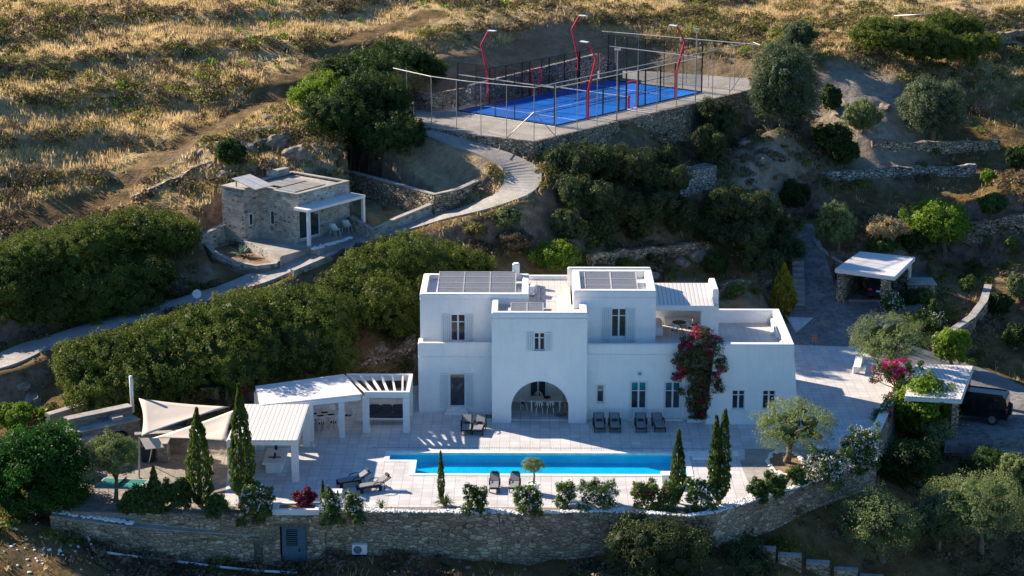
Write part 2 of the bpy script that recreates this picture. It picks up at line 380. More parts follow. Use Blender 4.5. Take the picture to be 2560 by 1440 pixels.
def wallrun(pts, ztop, zbot, th, name, m, parent=None, cap=None, capname='capping', side=1, jit=0.0, capth=.06):
    """a wall following a polyline; ztop/zbot lists; thickness goes to the left of travel * side"""
    pts = [Vector((p[0], p[1])) for p in pts]; n = len(pts)
    zt = [ztop]*n if isinstance(ztop, (int, float)) else ztop; zb = [zbot]*n if isinstance(zbot, (int, float)) else zbot
    P = []; 
    if jit:
        q = []; a = []; b = []
        for i in range(n-1):
            k = max(1, int((pts[i+1]-pts[i]).length/.55))
            for j in range(k):
                t = j/k; q.append(pts[i].lerp(pts[i+1], t)); a.append(zt[i]*(1-t)+zt[i+1]*t+random.uniform(-jit, jit)); b.append(zb[i]*(1-t)+zb[i+1]*t)
        q.append(pts[-1]); a.append(zt[-1]); b.append(zb[-1]); pts, zt, zb = q, a, b; n = len(pts)
    nr = []
    for i in range(n):
        d = Vector((0, 0))
        if i > 0: d += (pts[i]-pts[i-1]).normalized()
        if i < n-1: d += (pts[i+1]-pts[i]).normalized()
        d.normalize(); nr.append(Vector((-d.y, d.x))*side*th)
    mb = MB(); vs = []
    for i in range(n):
        a = pts[i]; b = pts[i]+nr[i]; vs += [(a.x, a.y, zb[i]), (a.x, a.y, zt[i]), (b.x, b.y, zt[i]), (b.x, b.y, zb[i])]
    fs = []
    for i in range(n-1):
        k = 4*i
        for j in range(3): fs.append((k+j, k+4+j, k+5+j, k+1+j) if side > 0 else (k+j, k+1+j, k+5+j, k+4+j))
    fs += [(0, 1, 2, 3), (4*n-1, 4*n-2, 4*n-3, 4*n-4)] if side > 0 else [(3, 2, 1, 0), (4*n-4, 4*n-3, 4*n-2, 4*n-1)]
    mb.add(vs, fs); o = mb.build(name, m, parent)
    if cap is not None:
        mb = MB(); vs = []
        for i in range(n):
            u = nr[i].normalized()*.04; a = pts[i]-u; b = pts[i]+nr[i]+u; z = zt[i]+.003
            vs += [(a.x, a.y, z), (a.x, a.y, z+capth), (b.x, b.y, z+capth), (b.x, b.y, z)]
        mb.add(vs, fs); mb.build(capname, cap, o if parent is None else parent)
    return o

# ------------------------------------------------------------------ terrain
PATH = [G(-260, 960, 2.0), G(-100, 930, 2.4), G(0, 903, 2.8), G(80, 868, 3.2), G(160, 843, 3.6), G(300, 800, 4.2), G(470, 752, 5.0), G(620, 703, 6.0), G(710, 665, 6.5), G(800, 628, 6.9), G(900, 592, 7.3), G(1060, 550, 8.1),
        G(1180, 520, 9.0), G(1270, 487, 9.8), G(1305, 455, 10.4), G(1300, 420, 11.0), G(1245, 387, 11.6), G(1150, 352, 12.2), G(1075, 325, 12.55)]
DRIVE = [G(2060, 860, -.1), G(2050, 800, .3), G(2035, 740, .9), G(2025, 680, 1.9), G(2015, 615, 3.1), G(2000, 560, 4.2)]
LOWDRIVE = [G(2120, 845, -.1), G(2250, 885, -.35), G(2400, 935, -1.0), G(2520, 990, -1.5), G(2640, 1060, -1.9)]
CB = Vector((1.83, 41.39)); CU = Vector((.635, .773)).normalized(); CV = Vector((-CU.y, CU.x)); CZ = 12.66
def court(u, v, z=0): p = CB+CU*u+CV*v; return Vector((p.x, p.y, CZ+z))
PADZ = 12.6
PAD = [tuple(G(1335, 352, PADZ).xy), tuple(G(1560, 298, PADZ).xy), tuple(G(1880, 222, PADZ).xy), tuple(G(1870, 196, PADZ).xy), (10.5, 68.5), (3.0, 68.8), (-11.5, 52.5), tuple(G(1035, 290, PADZ).xy), tuple(G(1060, 318, PADZ).xy), tuple(G(1170, 335, PADZ).xy)]
PATIO = [tuple(G(795, 1276).xy), tuple(G(1000, 1277).xy), tuple(G(1300, 1281).xy), tuple(G(1500, 1277).xy), tuple(G(1650, 1281).xy), tuple(G(1720, 1285).xy), tuple(G(1790, 1276).xy), tuple(G(1900, 1243).xy), tuple(G(2040, 1203).xy), tuple(G(2150, 1172).xy),
         tuple(G(2178, 1150).xy), tuple(G(2190, 1090).xy), tuple(G(2238, 1000).xy), tuple(G(2236, 960).xy), (24.2, 22.0), (23.2, 25.0), (17.2, 25.6), (16.5, 20.5), (-7.5, 20.5), (-7.6, 15.5), (-13.5, 13.0), (-19., 11.3), (-19.0, 6.5),
         (-23.2, 7.6), (-30.5, 7.2), (-31.0, 3.0), (-27.2, -4.6), tuple(G(170, 1282).xy), tuple(G(330, 1287).xy), tuple(G(685, 1276).xy)]
cps = []
for v in PATH + DRIVE + LOWDRIVE: cps.append(tuple(v))
for x, y in PAD: cps.append((x, y, PADZ-.4))
cps += [(CB.x+5, CB.y+10, PADZ-.5), (0, 55, PADZ-.5)]
ypts = [(0, 580, 24), (0, 300, 38), (0, 0, 66), (250, 450, 33), (500, 300, 42), (600, 400, 33.5), (700, 0, 72), (400, 150, 54), (200, 680, 21), (400, 640, 23), (420, 540, 28),
        (-300, 300, 36), (-300, 0, 62), (-300, 600, 22), (760, 380, 35.5), (860, 180, 56), (1000, 60, 70), (1060, 130, 62), (1150, 75, 69), (1250, 45, 73), (1430, 38, 74.5), (1560, 55, 76.5), (1700, 75, 77), (1850, 108, 76), (1700, 15, 88), (1300, 5, 80), (1500, 10, 82),
        (700, 480, 31.5), (580, 560, 27), (1060, 240, 55),
        (1950, 150, 66), (1950, 330, 51), (2000, 10, 92), (2150, 125, 71), (2170, 190, 65), (2170, 310, 57), (2300, 130, 74), (2300, 440, 52), (2330, 350, 58), (2500, 250, 66), (2560, 0, 98), (2560, 130, 82), (2100, 440, 51), (2350, 60, 86), (2800, 100, 90), (2800, 400, 58),
        (1850, 400, 47), (1970, 430, 48), (1700, 420, 46), (1800, 320, 54), (1560, 400, 42), (1400, 400, 38.5), (1450, 470, 35.5), (1600, 500, 38), (1500, 580, 34), (1780, 540, 40), (1800, 640, 36), (1700, 650, 34), (1860, 730, 30), (1950, 560, 40),
        (2480, 520, 45), (2540, 620, 41), (2600, 700, 37), (2200, 560, 44), (2100, 600, 41.5), (2450, 460, 50),
        (1250, 560, 28.5), (1100, 600, 26.5), (1200, 650, 24)]
ypts += [(130, 1345, -8.4), (230, 1377, -8.6), (400, 1404, -8.7), (540, 1422, -8.8), (700, 1436, -8.6), (820, 1402, -8.0), (1000, 1396, -7.8), (1300, 1400, -7.8), (1500, 1398, -7.8), (1760, 1352, -7.0), (1920, 1343, -5.9), (2082, 1303, -3.2), (2192, 1240, 0),
         (0, 1310, -7.8), (0, 1445, -12.5), (300, 1450, -11.5), (600, 1475, -11.5), (1000, 1450, -10.5), (1500, 1450, -10.5), (-250, 1380, -10), (1900, 1440, -9.5)]
for px, py, y in ypts: cps.append(tuple(Yp(px, py, y)))
zpts = [(2150, 745, .8), (2240, 745, .8), (2330, 720, .9), (2400, 690, 1.0), (2450, 650, 1.4), (2420, 800, .5), (2340, 800, .4), (2560, 700, 1.6), (2520, 820, -1.2), (2440, 900, -1.6), (2600, 900, -1.8),
        (2450, 1100, -1.9), (2560, 1160, -2.8), (2380, 1180, -3.0), (2230, 1150, -3.0), 
        (2500, 1440, -5.2), (2200, 1440, -4.7), 
        (0, 1120, -.2), (0, 1030, .5), (60, 960, 1.6), (-300, 1100, 0), (-300, 1400, -4), (3000, 1300, -6), (3000, 900, -3), (120, 1010, 1.1)]
for px, py, z in zpts: cps.append(tuple(G(px, py, z)))
cps += [(-12, 13.5, 1.0), (-16, 14, 2.2), (-22, 10.5, 1.4), (-27, 9.5, 1.5), (-10, 18.5, 3.2), (-8.2, 15, .6), (-6, 21.5, 3.4), (0, 22, 3.6), (6, 22, 3.4), (12, 22, 1.0), (17, 27, .6), (15, 27, 1.3), (14, 31, 2.2), (-14, 19.2, 4.4),
        (0, 5, -1.5), (8, 10, -1.2), (-15, 2, -1.4), (18, 10, -1.2), (-24, 0, -1.2), (-60, -40, -9), (0, -60, -12), (60, -40, -11), (-90, 60, 14), (90, 60, 4), (-60, 130, 30), (0, 140, 27), (60, 140, 22), (110, 0, -6), (-90, 0, -3)]
for t_ in (0, .25, .5, .75, 1):
    a_ = Vector((PAD[0][0], PAD[0][1])).lerp(Vector((PAD[2][0], PAD[2][1])), t_); cps.append((a_.x+.7, a_.y-.6, 10.9-1.9*t_)); cps.append((a_.x+2.2, a_.y-1.8, 10.4-2.2*t_))
C = np.array(cps); XY = C[:, :2]; ZZ = C[:, 2]
def tpsk(d2): return .5*d2*np.log(d2+1e-9)
d2 = ((XY[:, None]-XY[None])**2).sum(-1); n = len(XY)
A = np.zeros((n+3, n+3)); A[:n, :n] = tpsk(d2)+np.eye(n)*.6; A[:n, n] = 1; A[:n, n+1:] = XY; A[n, :n] = 1; A[n+1:, :n] = XY.T
sol = np.linalg.solve(A, np.concatenate([ZZ, np.zeros(3)]))
def tps(x, y):
    sh = x.shape; x = x.ravel(); y = y.ravel(); o = np.zeros(len(x))
    for i in range(0, len(x), 20000):
        a = x[i:i+20000, None]; b = y[i:i+20000, None]
        o[i:i+20000] = tpsk((a-XY[None, :, 0])**2+(b-XY[None, :, 1])**2)@sol[:n] + sol[n]+a[:, 0]*sol[n+1]+b[:, 0]*sol[n+2]
    return o.reshape(sh)
rng = np.random.default_rng(11)
def vnoise(x, y, s, seed=0):
    """smooth value noise"""
    x = x/s; y = y/s; xi = np.floor(x).astype(int); yi = np.floor(y).astype(int); fx = x-xi; fy = y-yi
    fx = fx*fx*(3-2*fx); fy = fy*fy*(3-2*fy)
    def h(a, b):
        v = (a*374761393+b*668265263+seed*982451653) & 0x7fffffff; v = (v ^ (v >> 13))*1274126177 & 0x7fffffff; return ((v ^ (v >> 16)) & 0xffff)/65535.
    return (h(xi, yi)*(1-fx)+h(xi+1, yi)*fx)*(1-fy)+(h(xi, yi+1)*(1-fx)+h(xi+1, yi+1)*fx)*fy
def fbm(x, y, s, seed=0, o=4): return sum(vnoise(x, y, s/2**i, seed+i)*.5**i for i in range(o))/sum(.5**i for i in range(o))
def inpoly(x, y, poly):
    r = np.zeros(x.shape, bool); n = len(poly)
    for i in range(n):
        x1, y1 = poly[i]; x2, y2 = poly[(i+1) % n]
        if y1 == y2: continue
        r ^= ((y1 > y) != (y2 > y)) & (x < (x2-x1)*(y-y1)/(y2-y1)+x1)
    return r
def polydist(x, y, pts):
    D = np.full(x.shape, 1e9); Zc = np.zeros(x.shape)
    for a, b in zip(pts[:-1], pts[1:]):
        dx, dy = b[0]-a[0], b[1]-a[1]; t = np.clip(((x-a[0])*dx+(y-a[1])*dy)/(dx*dx+dy*dy), 0, 1)
        d = np.hypot(x-a[0]-t*dx, y-a[1]-t*dy); m = d < D; D = np.where(m, d, D); Zc = np.where(m, a[2]+t*(b[2]-a[2]), Zc)
    return D, Zc
def sst(a, b, v): t = np.clip((v-a)/(b-a), 0, 1); return t*t*(3-2*t)
# fixed pads: (polygon, z)
GH_PAD = [tuple(G(500, 605, 7.2).xy), tuple(G(520, 650, 7.0).xy), tuple(G(640, 690, 6.6).xy), tuple(G(800, 650, 7.0).xy), tuple(G(920, 590, 7.3).xy), (-12.8, 31.5), (-20, 32.5), (-23.3, 28.5)]
LOWBED = [tuple(G(872, 545, 7.9).xy), tuple(G(930, 590, 7.7).xy), tuple(G(1080, 520, 8.2).xy), tuple(G(865, 438, 8.2).xy)]
UPBED_PX = [(865, 432, 9.6), (960, 458, 9.6), (1085, 492, 9.6), (1150, 478, 9.8), (1215, 448, 10.3), (1235, 425, 10.7), (1205, 395, 11.2), (1110, 352, 12.0), (1045, 325, 12.5)]
UPBED = [tuple(G(*p).xy) for p in UPBED_PX]+[tuple(G(960, 375, 11.3).xy)]
CARPAD = [tuple(G(2050, 800, .4).xy), tuple(G(2160, 830, .1).xy), tuple(G(2260, 800, .5).xy), tuple(G(2330, 740, .8).xy), tuple(G(2320, 680, .85).xy), tuple(G(2080, 690, .9).xy), tuple(G(2075, 740, .85).xy)]
JEEPPAD = [tuple(G(2385, 1108, -1.6).xy), tuple(G(2560, 1135, -1.75).xy), tuple(G(2700, 1120, -1.9).xy), tuple(G(2700, 1000, -1.8).xy), tuple(G(2520, 960, -1.45).xy), tuple(G(2400, 905, -1.0).xy), (25.2, 24.5), (24.4, 12.5), tuple(G(2390, 1060, -1.6).xy)]
def height(x, y, detail=True):
    h = tps(x, y)
    far = np.maximum(0, np.hypot(x/70, (y-40)/95)-1)
    if detail:
        hill = sst(28, 40, y)*sst(2, -16, x-(y-50)*.25)
        hr = sst(58, 66, y-.1*x)*sst(18, 24, x)
        k = (h+1.6*fbm(x, y, 14, 3))/1.9; fr = k-np.floor(k)
        ter = (np.where(fr < .8, fr*.35, .28+(fr-.8)/.2*.72)-fr)*1.9
        h = h+ter*.55*np.maximum(hill, hr*.8)
        h = h+(fbm(x, y, 5, 9)-.5)*.9+(fbm(x, y, 1.3, 29, 3)-.5)*.35
        oc_ = np.exp(-(((x+20)/7)**2+((y-34.8)/2.6)**2)**2)+.7*np.exp(-(((x-13)/5)**2+((y-30)/2.2)**2)**2)
        h = h+oc_*(np.abs(fbm(x*1.0+y*.5, y*1.6, 2.2, 40, 4)-.5)*5.0-.5)
    bd, _ = polydist(x, y, [(-9.3, 45.5, 0), (-11.5, 52.5, 0), (3, 68.8, 0), (10.5, 68.5, 0), (18, 62, 0), (19.5, 59, 0)])
    lim = 12.15+np.maximum(0, bd-.9+(fbm(x, y, 2.5, 88)-.5)*1.8)*np.where(x > 12, .9, 1.5)+(np.abs(fbm(x*2, y, 2.2, 42, 4)-.5)*3.0-.3)*np.clip(bd-1.2, 0, 1); back = (y > 46)&((y-52.5 > (x+11.5)*1.12-.6)|(y > 62))&(x > -16)&(x < 24)
    h = np.where(back, np.minimum(h, lim), h)
    def pad(h, poly, z, zmax=None):
        m = inpoly(x, y, poly); return np.where(m, np.minimum(h, z) if zmax is None else z, h)
    m = inpoly(x, y, UPBED); h = np.where(m, 9.55+sst(32, 41, y)*2.5+(fbm(x, y, 2, 5)-.5)*.25, h)
    m = inpoly(x, y, LOWBED); h = np.where(m, 7.95+(fbm(x, y, 2, 5)-.5)*.2, h)
    h = pad(h, GH_PAD, 6.4)
    for pts, wd, dz in ((PATH, 1.4, .15), (DRIVE, 2.6, .15), (LOWDRIVE, 2.4, .15)):
        D, Zc = polydist(x, y, pts); k = sst(wd+2.0, wd+.45, D); h = h*(1-k)+(Zc-dz)*k
    for poly, z in ((CARPAD, .25), (JEEPPAD, -1.95)): h = pad(h, poly, z)
    h = pad(h, PAD, PADZ-.5); h = pad(h, PATIO, -.6)
    return h
XMIN, XMAX, YMIN, YMAX, ST = -58, 62, -22, 112, .4
gx = np.concatenate([-58-np.cumsum(1.25**np.arange(1, 22))[::-1], np.arange(XMIN, XMAX, ST), 62+np.cumsum(1.25**np.arange(1, 22))])
gy = np.concatenate([-22-np.cumsum(1.25**np.arange(1, 22))[::-1], np.arange(YMIN, YMAX, ST), 112+np.cumsum(1.25**np.arange(1, 22))])
X, Y_ = np.meshgrid(gx, gy); Xc = np.clip(X, -85, 90); Yc = np.clip(Y_, -50, 140)
HH = height(Xc, Yc)+np.maximum(0, Y_-140)*.12-np.maximum(0, -50-Y_)*.08+np.maximum(0, -85-X)*.06-np.maximum(0, X-90)*.03
i0x, i0y = 21, 21
def H(x, y):
    fx = (np.asarray(x)-gx[i0x])/ST; fy = (np.asarray(y)-gy[i0y])/ST
    nx = len(np.arange(XMIN, XMAX, ST))-2; ny = len(np.arange(YMIN, YMAX, ST))-2
    fx = np.clip(fx, 0, nx); fy = np.clip(fy, 0, ny)
    ix = np.floor(fx).astype(int); iy = np.floor(fy).astype(int); a = fx-ix; b = fy-iy; ix = ix+i0x; iy = iy+i0y
    return (HH[iy, ix]*(1-a)+HH[iy, ix+1]*a)*(1-b)+(HH[iy+1, ix]*(1-a)+HH[iy+1, ix+1]*a)*b
def hit(px, py):
    """where the survey ray meets the ground"""
    d = ray(px, py); t = np.arange(60, 260, .25)/1.0; p = CAM[None]+d[None]*t[:, None]
    z = H(p[:, 0], p[:, 1]); i = np.argmax(p[:, 2] < z); return Vector(p[i])
ny_, nx_ = X.shape
V = np.stack([X, Y_, HH], -1).reshape(-1, 3); I = np.arange(nx_*ny_).reshape(ny_, nx_)
Q = np.stack([I[:-1, :-1], I[:-1, 1:], I[1:, 1:], I[1:, :-1]], -1).reshape(-1, 4)
me = bpy.data.meshes.new('ground'); me.vertices.add(len(V)); me.vertices.foreach_set('co', V.astype(np.float32).ravel())
me.loops.add(Q.size); me.loops.foreach_set('vertex_index', Q.astype(np.int32).ravel()); me.polygons.add(len(Q)); me.polygons.foreach_set('loop_start', np.arange(0, Q.size, 4, dtype=np.int32))
me.polygons.foreach_set('use_smooth', np.ones(len(Q), bool))
def grassw(x, y):
    g = np.maximum(sst(24, 34, y)*sst(6, -4, x-(y-40)*.35), sst(60, 74, y-.12*x))
    return g
gw = np.clip(grassw(X, Y_)*1.0+(fbm(X, Y_, 9, 77)-.5)*.5, 0, 1).ravel()
TRACK = [Yp(1080, 30, 74), Yp(1000, 62, 70), Yp(860, 112, 62), Yp(760, 180, 54.5), Yp(650, 245, 47), Yp(560, 310, 42), Yp(470, 380, 37), Yp(300, 470, 32), Yp(100, 560, 26.5)]
trk = sst(2.3, 1.0, polydist(X, Y_, TRACK)[0]+(fbm(X, Y_, 2, 13)-.5)*1.6); gw = gw*(1-trk.ravel()*.95)
_bd, _q = polydist(X, Y_, [(-11.5, 52.5, 0), (3, 68.8, 0), (10.5, 68.5, 0), (17, 64, 0)])
cutm = sst(5.8, 4.4, _bd+(fbm(X, Y_, 3, 17)-.5)*2.5)*(Y_ > 50); gw = gw*(1-cutm.ravel()); cut = cutm.ravel()*.6
a = me.attributes.new('grassy', 'FLOAT', 'POINT'); a.data.foreach_set('value', gw.astype(np.float32))
oc2 = np.exp(-(((X+20)/7)**2+((Y_-34.8)/2.6)**2)**2)+.7*np.exp(-(((X-13)/5)**2+((Y_-30)/2.2)**2)**2); md = G(2180, 220, 12.6); mound = np.exp(-(((X-md.x)/5.0)**2+((Y_-md.y)/8.0)**2)**2).ravel(); md2 = Yp(1880, 400, 47); mound = np.maximum(mound, .8*np.exp(-(((X-md2.x)/3.5)**2+((Y_-md2.y)/5.0)**2)**2).ravel())
mound = np.maximum(mound, (oc2*.55).ravel())
a = me.attributes.new('pale', 'FLOAT', 'POINT'); a.data.foreach_set('value', mound.astype(np.float32))
beds = (inpoly(X, Y_, UPBED)+0.).ravel()*.6; lawn = np.exp(-(((X-31)/6)**2+((Y_-37)/6)**2)**2).ravel(); a = me.attributes.new('sandy', 'FLOAT', 'POINT'); a.data.foreach_set('value', np.maximum(np.maximum(beds, cut*.75), lawn*.4).astype(np.float32))
me.update(calc_edges=True)
def ground_mat():
    m, t, o = mat('hillside'); p = pos(t)
    def attr(nm): return nd(t, 'ShaderNodeAttribute', attribute_name=nm).outputs['Fac']
    soil = ramp(t, noise(t, .6, 8, p, .68), [(.28, (.07, .044, .018)), (.5, (.165, .108, .045)), (.75, (.32, .215, .10))])
    grass = ramp(t, noise(t, .5, 9, p, .72), [(.28, (.14, .095, .035)), (.45, (.38, .275, .13)), (.7, (.70, .55, .29))])
    rocky = ramp(t, noise(t, 1.1, 8, p, .7), [(.33, (.10, .068, .045)), (.7, (.38, .28, .20))])
    pale = ramp(t, noise(t, 1.3, 8, p, .65), [(.3, (.24, .195, .145)), (.7, (.48, .41, .33))])
    sandy = mixc(t, 1, ramp(t, noise(t, 2, 6, p), [(.3, (.34, .25, .15)), (.7, (.50, .385, .245))]), ramp(t, noise(t, 9, 4, p, .7), [(.35, .62), (.6, 1)]), 'MULTIPLY')
    c = mixc(t, attr('grassy'), soil, grass)
    gn = nd(t, 'ShaderNodeNewGeometry'); sx = nd(t, 'ShaderNodeSeparateXYZ'); lk(t, gn.outputs['Normal'], sx.inputs[0])
    c = mixc(t, ramp(t, sx.outputs[2], [(.70, 1), (.86, 0)]), c, rocky)
    c = mixc(t, attr('sandy'), c, sandy); c = mixc(t, attr('pale'), c, pale)
    bm_ = math_(t, 'ADD', noise(t, 3.5, 8, p, .7), math_(t, 'MULTIPLY', noise(t, .8, 4, p), 1.5))
    bsdf(t, o, c, .95, 0, .1, bm_, .9, .25); return m
g = link('ground', me, ground_mat(), None); tag(g, kind='structure')

# ------------------------------------------------------------------ foliage
def unit(n, rg):
    v = rg.normal(size=(n, 3)); return v/np.linalg.norm(v, axis=1, keepdims=True)
def leaves(cent, crad, per, leaf_l, leaf_w, rg, up_bias=0.0, tintc=None, out=None, droop=0.0):
    """cent (C,3) clump centres, crad (C,), returns quads + tint"""
    C_ = len(cent); idx = np.repeat(np.arange(C_), per); n = len(idx)
    d = unit(n, rg); r = crad[idx]*rg.uniform(.35, 1, n)**.6; p = cent[idx]+d*r[:, None]
    nrm = d*.7+unit(n, rg)*.8
    if out is not None: nrm += out[idx]*.5
    nrm[:, 2] += up_bias; nrm /= np.linalg.norm(nrm, axis=1, keepdims=True)
    a = np.cross(nrm, unit(n, rg)); a /= np.linalg.norm(a, axis=1, keepdims=True)+1e-9; a[:, 2] -= droop; b = np.cross(nrm, a)
    l = leaf_l*rg.uniform(.6, 1.3, n)[:, None]/2; w = leaf_w*rg.uniform(.6, 1.3, n)[:, None]/2
    V = np.stack([p-a*l, p+b*w, p+a*l, p-b*w], 1)
    t = rg.uniform(0, 1, n)*.45+ (tintc[idx] if tintc is not None else rg.uniform(0, 1, C_)[idx])*.55
    return V, t
def blob_clumps(blobs, spacing, rg, flat=0.0):
    """clump centres over the surfaces of ellipsoid blobs (x,y,z,rx,ry,rz), hidden ones dropped"""
    P = []; O = []
    B = np.array(blobs)
    for i, (x, y, z, rx, ry, rz) in enumerate(B):
        ar = 4*math.pi*((rx*ry)**1.6+(rx*rz)**1.6+(ry*rz)**1.6)**(1/1.6)/3**(1/1.6); n = max(6, int(ar/spacing**2))
        d = unit(n, rg); d = d[d[:, 2] > -.8]; rr = rg.uniform(.78, 1.12, len(d))[:, None]
        p = np.array([x, y, z])+d*np.array([rx, ry, rz])*rr; keep = np.ones(len(p), bool)
        for j, b in enumerate(B):
            if j != i: keep &= (((p-b[:3])/(b[3:]*.86))**2).sum(1) > 1
        P.append(p[keep]); O.append(d[keep])
    return np.concatenate(P), np.concatenate(O)
def cores(blobs, k, rg):
    bm = bmesh.new(); bmesh.ops.create_icosphere(bm, subdivisions=2, radius=1); v = np.array([x.co[:] for x in bm.verts]); f = np.array([[x.index for x in q.verts] for q in bm.faces]); bm.free()
    out = []
    for b in blobs:
        b = np.array(b); q = v*rg.uniform(.8, 1.05, (len(v), 1))*b[3:]*k+b[:3]; out.append(q[f])
    return np.concatenate(out)
def crown_mesh(name, blobs, spacing, crad, per, ll, lw, seed, core=.72, up_bias=.2, zmin=None, extra=None):
    rg = np.random.default_rng(seed); P, O = blob_clumps(blobs, spacing, rg)
    if zmin is not None: k = P[:, 2] > zmin(P[:, 0], P[:, 1])-.2; P = P[k]; O = O[k]
    V, t = leaves(P, crad*rg.uniform(.7, 1.3, len(P)), per, ll, lw, rg, up_bias, rg.uniform(0, 1, len(P))*.55+.45*sst(.25, .75, vnoise(P[:, 0]+P[:, 2]*.7+200, P[:, 1]+200, 1.7, seed)), O)
    if core:
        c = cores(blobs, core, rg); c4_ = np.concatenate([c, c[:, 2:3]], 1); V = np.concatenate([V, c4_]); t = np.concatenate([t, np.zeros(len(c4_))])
    return V, t
def crown_obj(name, V, t, m, parent):
    me = fastmesh(name, V, t); return link(name, me, m, parent)
def sub_blobs(cx, cy, cz, rx, ry, rz, k, rg, frac=.52, spread=.55):
    out = []; ph = rg.uniform(0, 6.28)
    for i in range(k):
        f = frac*rg.uniform(.62, 1.12); z = 1-2*(i+.5)/k; z = max(-.62, z); a = ph+i*2.39996+rg.uniform(-.3, .3); h = math.sqrt(1-z*z)
        q = (1.0-f)*rg.uniform(.82, 1.12)
        out.append((cx+math.cos(a)*h*rx*q, cy+math.sin(a)*h*ry*q, cz+z*rz*q, rx*f, ry*f, rz*f*1.05))
    if k <= 10:
        for i in range(6):
            f = rg.uniform(.14, .26); d = unit(1, rg)[0]; d[2] = abs(d[2])*.9-.1; q = rg.uniform(.78, 1.0); out.append((cx+d[0]*rx*q, cy+d[1]*ry*q, cz+d[2]*rz*q, rx*f, ry*f, rz*f*1.2))
    return out
def trunk_mesh(base, targets, r0, parent, name='trunk', lean=None, fork=.45):
    mb = MB(); b = Vector(base); top = sum((Vector(t) for t in targets), Vector())/len(targets)
    f = b.lerp(top, fork)+Vector((random.uniform(-.1, .1), random.uniform(-.1, .1), 0))
    mid = b.lerp(f, .5)+Vector((random.uniform(-.12, .12), random.uniform(-.1, .1), 0))
    mb.tube([b-Vector((0, 0, .15)), b+Vector((0, 0, .05)), mid, f], [r0*1.5, r0*1.15, r0*.85, r0*.8], 8)
    for t in targets:
        t = Vector(t); m1 = f.lerp(t, .5)+Vector((random.uniform(-.2, .2), random.uniform(-.2, .2), random.uniform(0, .15)))
        mb.tube([f-(t-f)*.02, m1, t], [r0*.62, r0*.4, r0*.15], 6)
    return mb.build(name, M['bark'], parent, smooth=True)
def tree(name, label, cat, cpx, cpy, w, h, bpx, bpy_, lmat, style='round', seed=1, base=None, group=None, nb=9, ll=.13, lw=.07, per=40, dens=1.0, r0=None, trunk=True, depth=.9):
    """crown centre, width and height as surveyed (px), base point on the ground"""
    b = base if base is not None else hit(bpx, bpy_); s = ppm(b)
    c = Yp(cpx, cpy, b.y); rx = w/2/s; rz = h/2/s/ .98; ry = rx*depth
    rg = np.random.default_rng(seed*13+5)
    root = thing(name, label, cat, tuple(b), group)
    if style == 'spire':
        bl = [(c.x, c.y, c.z-rz*.15, rx*.62, ry*.62, rz*.6)]
        for i in range(nb*2):
            a = rg.uniform(0, 6.28); q = rg.uniform(.15, .8); f = rg.uniform(.2, .34); bl.append((c.x+math.cos(a)*rx*q, c.y+math.sin(a)*ry*q, c.z+rz*(rg.uniform(-.5, .55)*(1.1-q*.6)), rx*f, ry*f, rz*f*1.7))
    elif style == 'round': bl = sub_blobs(c.x, c.y, c.z, rx, ry, rz, nb, rg)
    elif style == 'solid': bl = [(c.x, c.y, c.z, rx*.72, ry*.72, rz*.72)]+sub_blobs(c.x, c.y, c.z, rx, ry, rz, nb, rg, .42, .7)
    elif style == 'open': bl = sub_blobs(c.x, c.y, c.z, rx, ry, rz, nb, rg, .34, .8)
    if rx < 1.5 and b.y < 0:
        for i in range(6): f_ = rg.uniform(.1, .2); bl.append((c.x+rg.uniform(-.95, .95)*rx, c.y+rg.uniform(-.6, .4)*ry, c.z+rz*rg.uniform(.35, 1.0), f_, f_, f_*rg.uniform(1.2, 2.2)))
        for i in range(3): f_ = rg.uniform(.18, .3); bl.append((c.x+rg.uniform(-.9, .9)*rx, c.y-ry*rg.uniform(.5, 1.1), c.z-rz*rg.uniform(.5, 1.1), f_*1.3, f_, f_))
    sp = max(.22, min(.62, rx*.22))/dens**.5
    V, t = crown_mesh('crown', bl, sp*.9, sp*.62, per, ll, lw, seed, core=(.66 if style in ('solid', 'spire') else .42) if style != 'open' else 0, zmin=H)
    if trunk:
        tg = [Vector(q[:3])-Vector((0, 0, q[5]*.3)) for q in bl[:6]]
        trunk_mesh(b, tg, r0 or max(.05, rx*.09), root)
    crown_obj('crown', V, t, lmat, root)
    return root
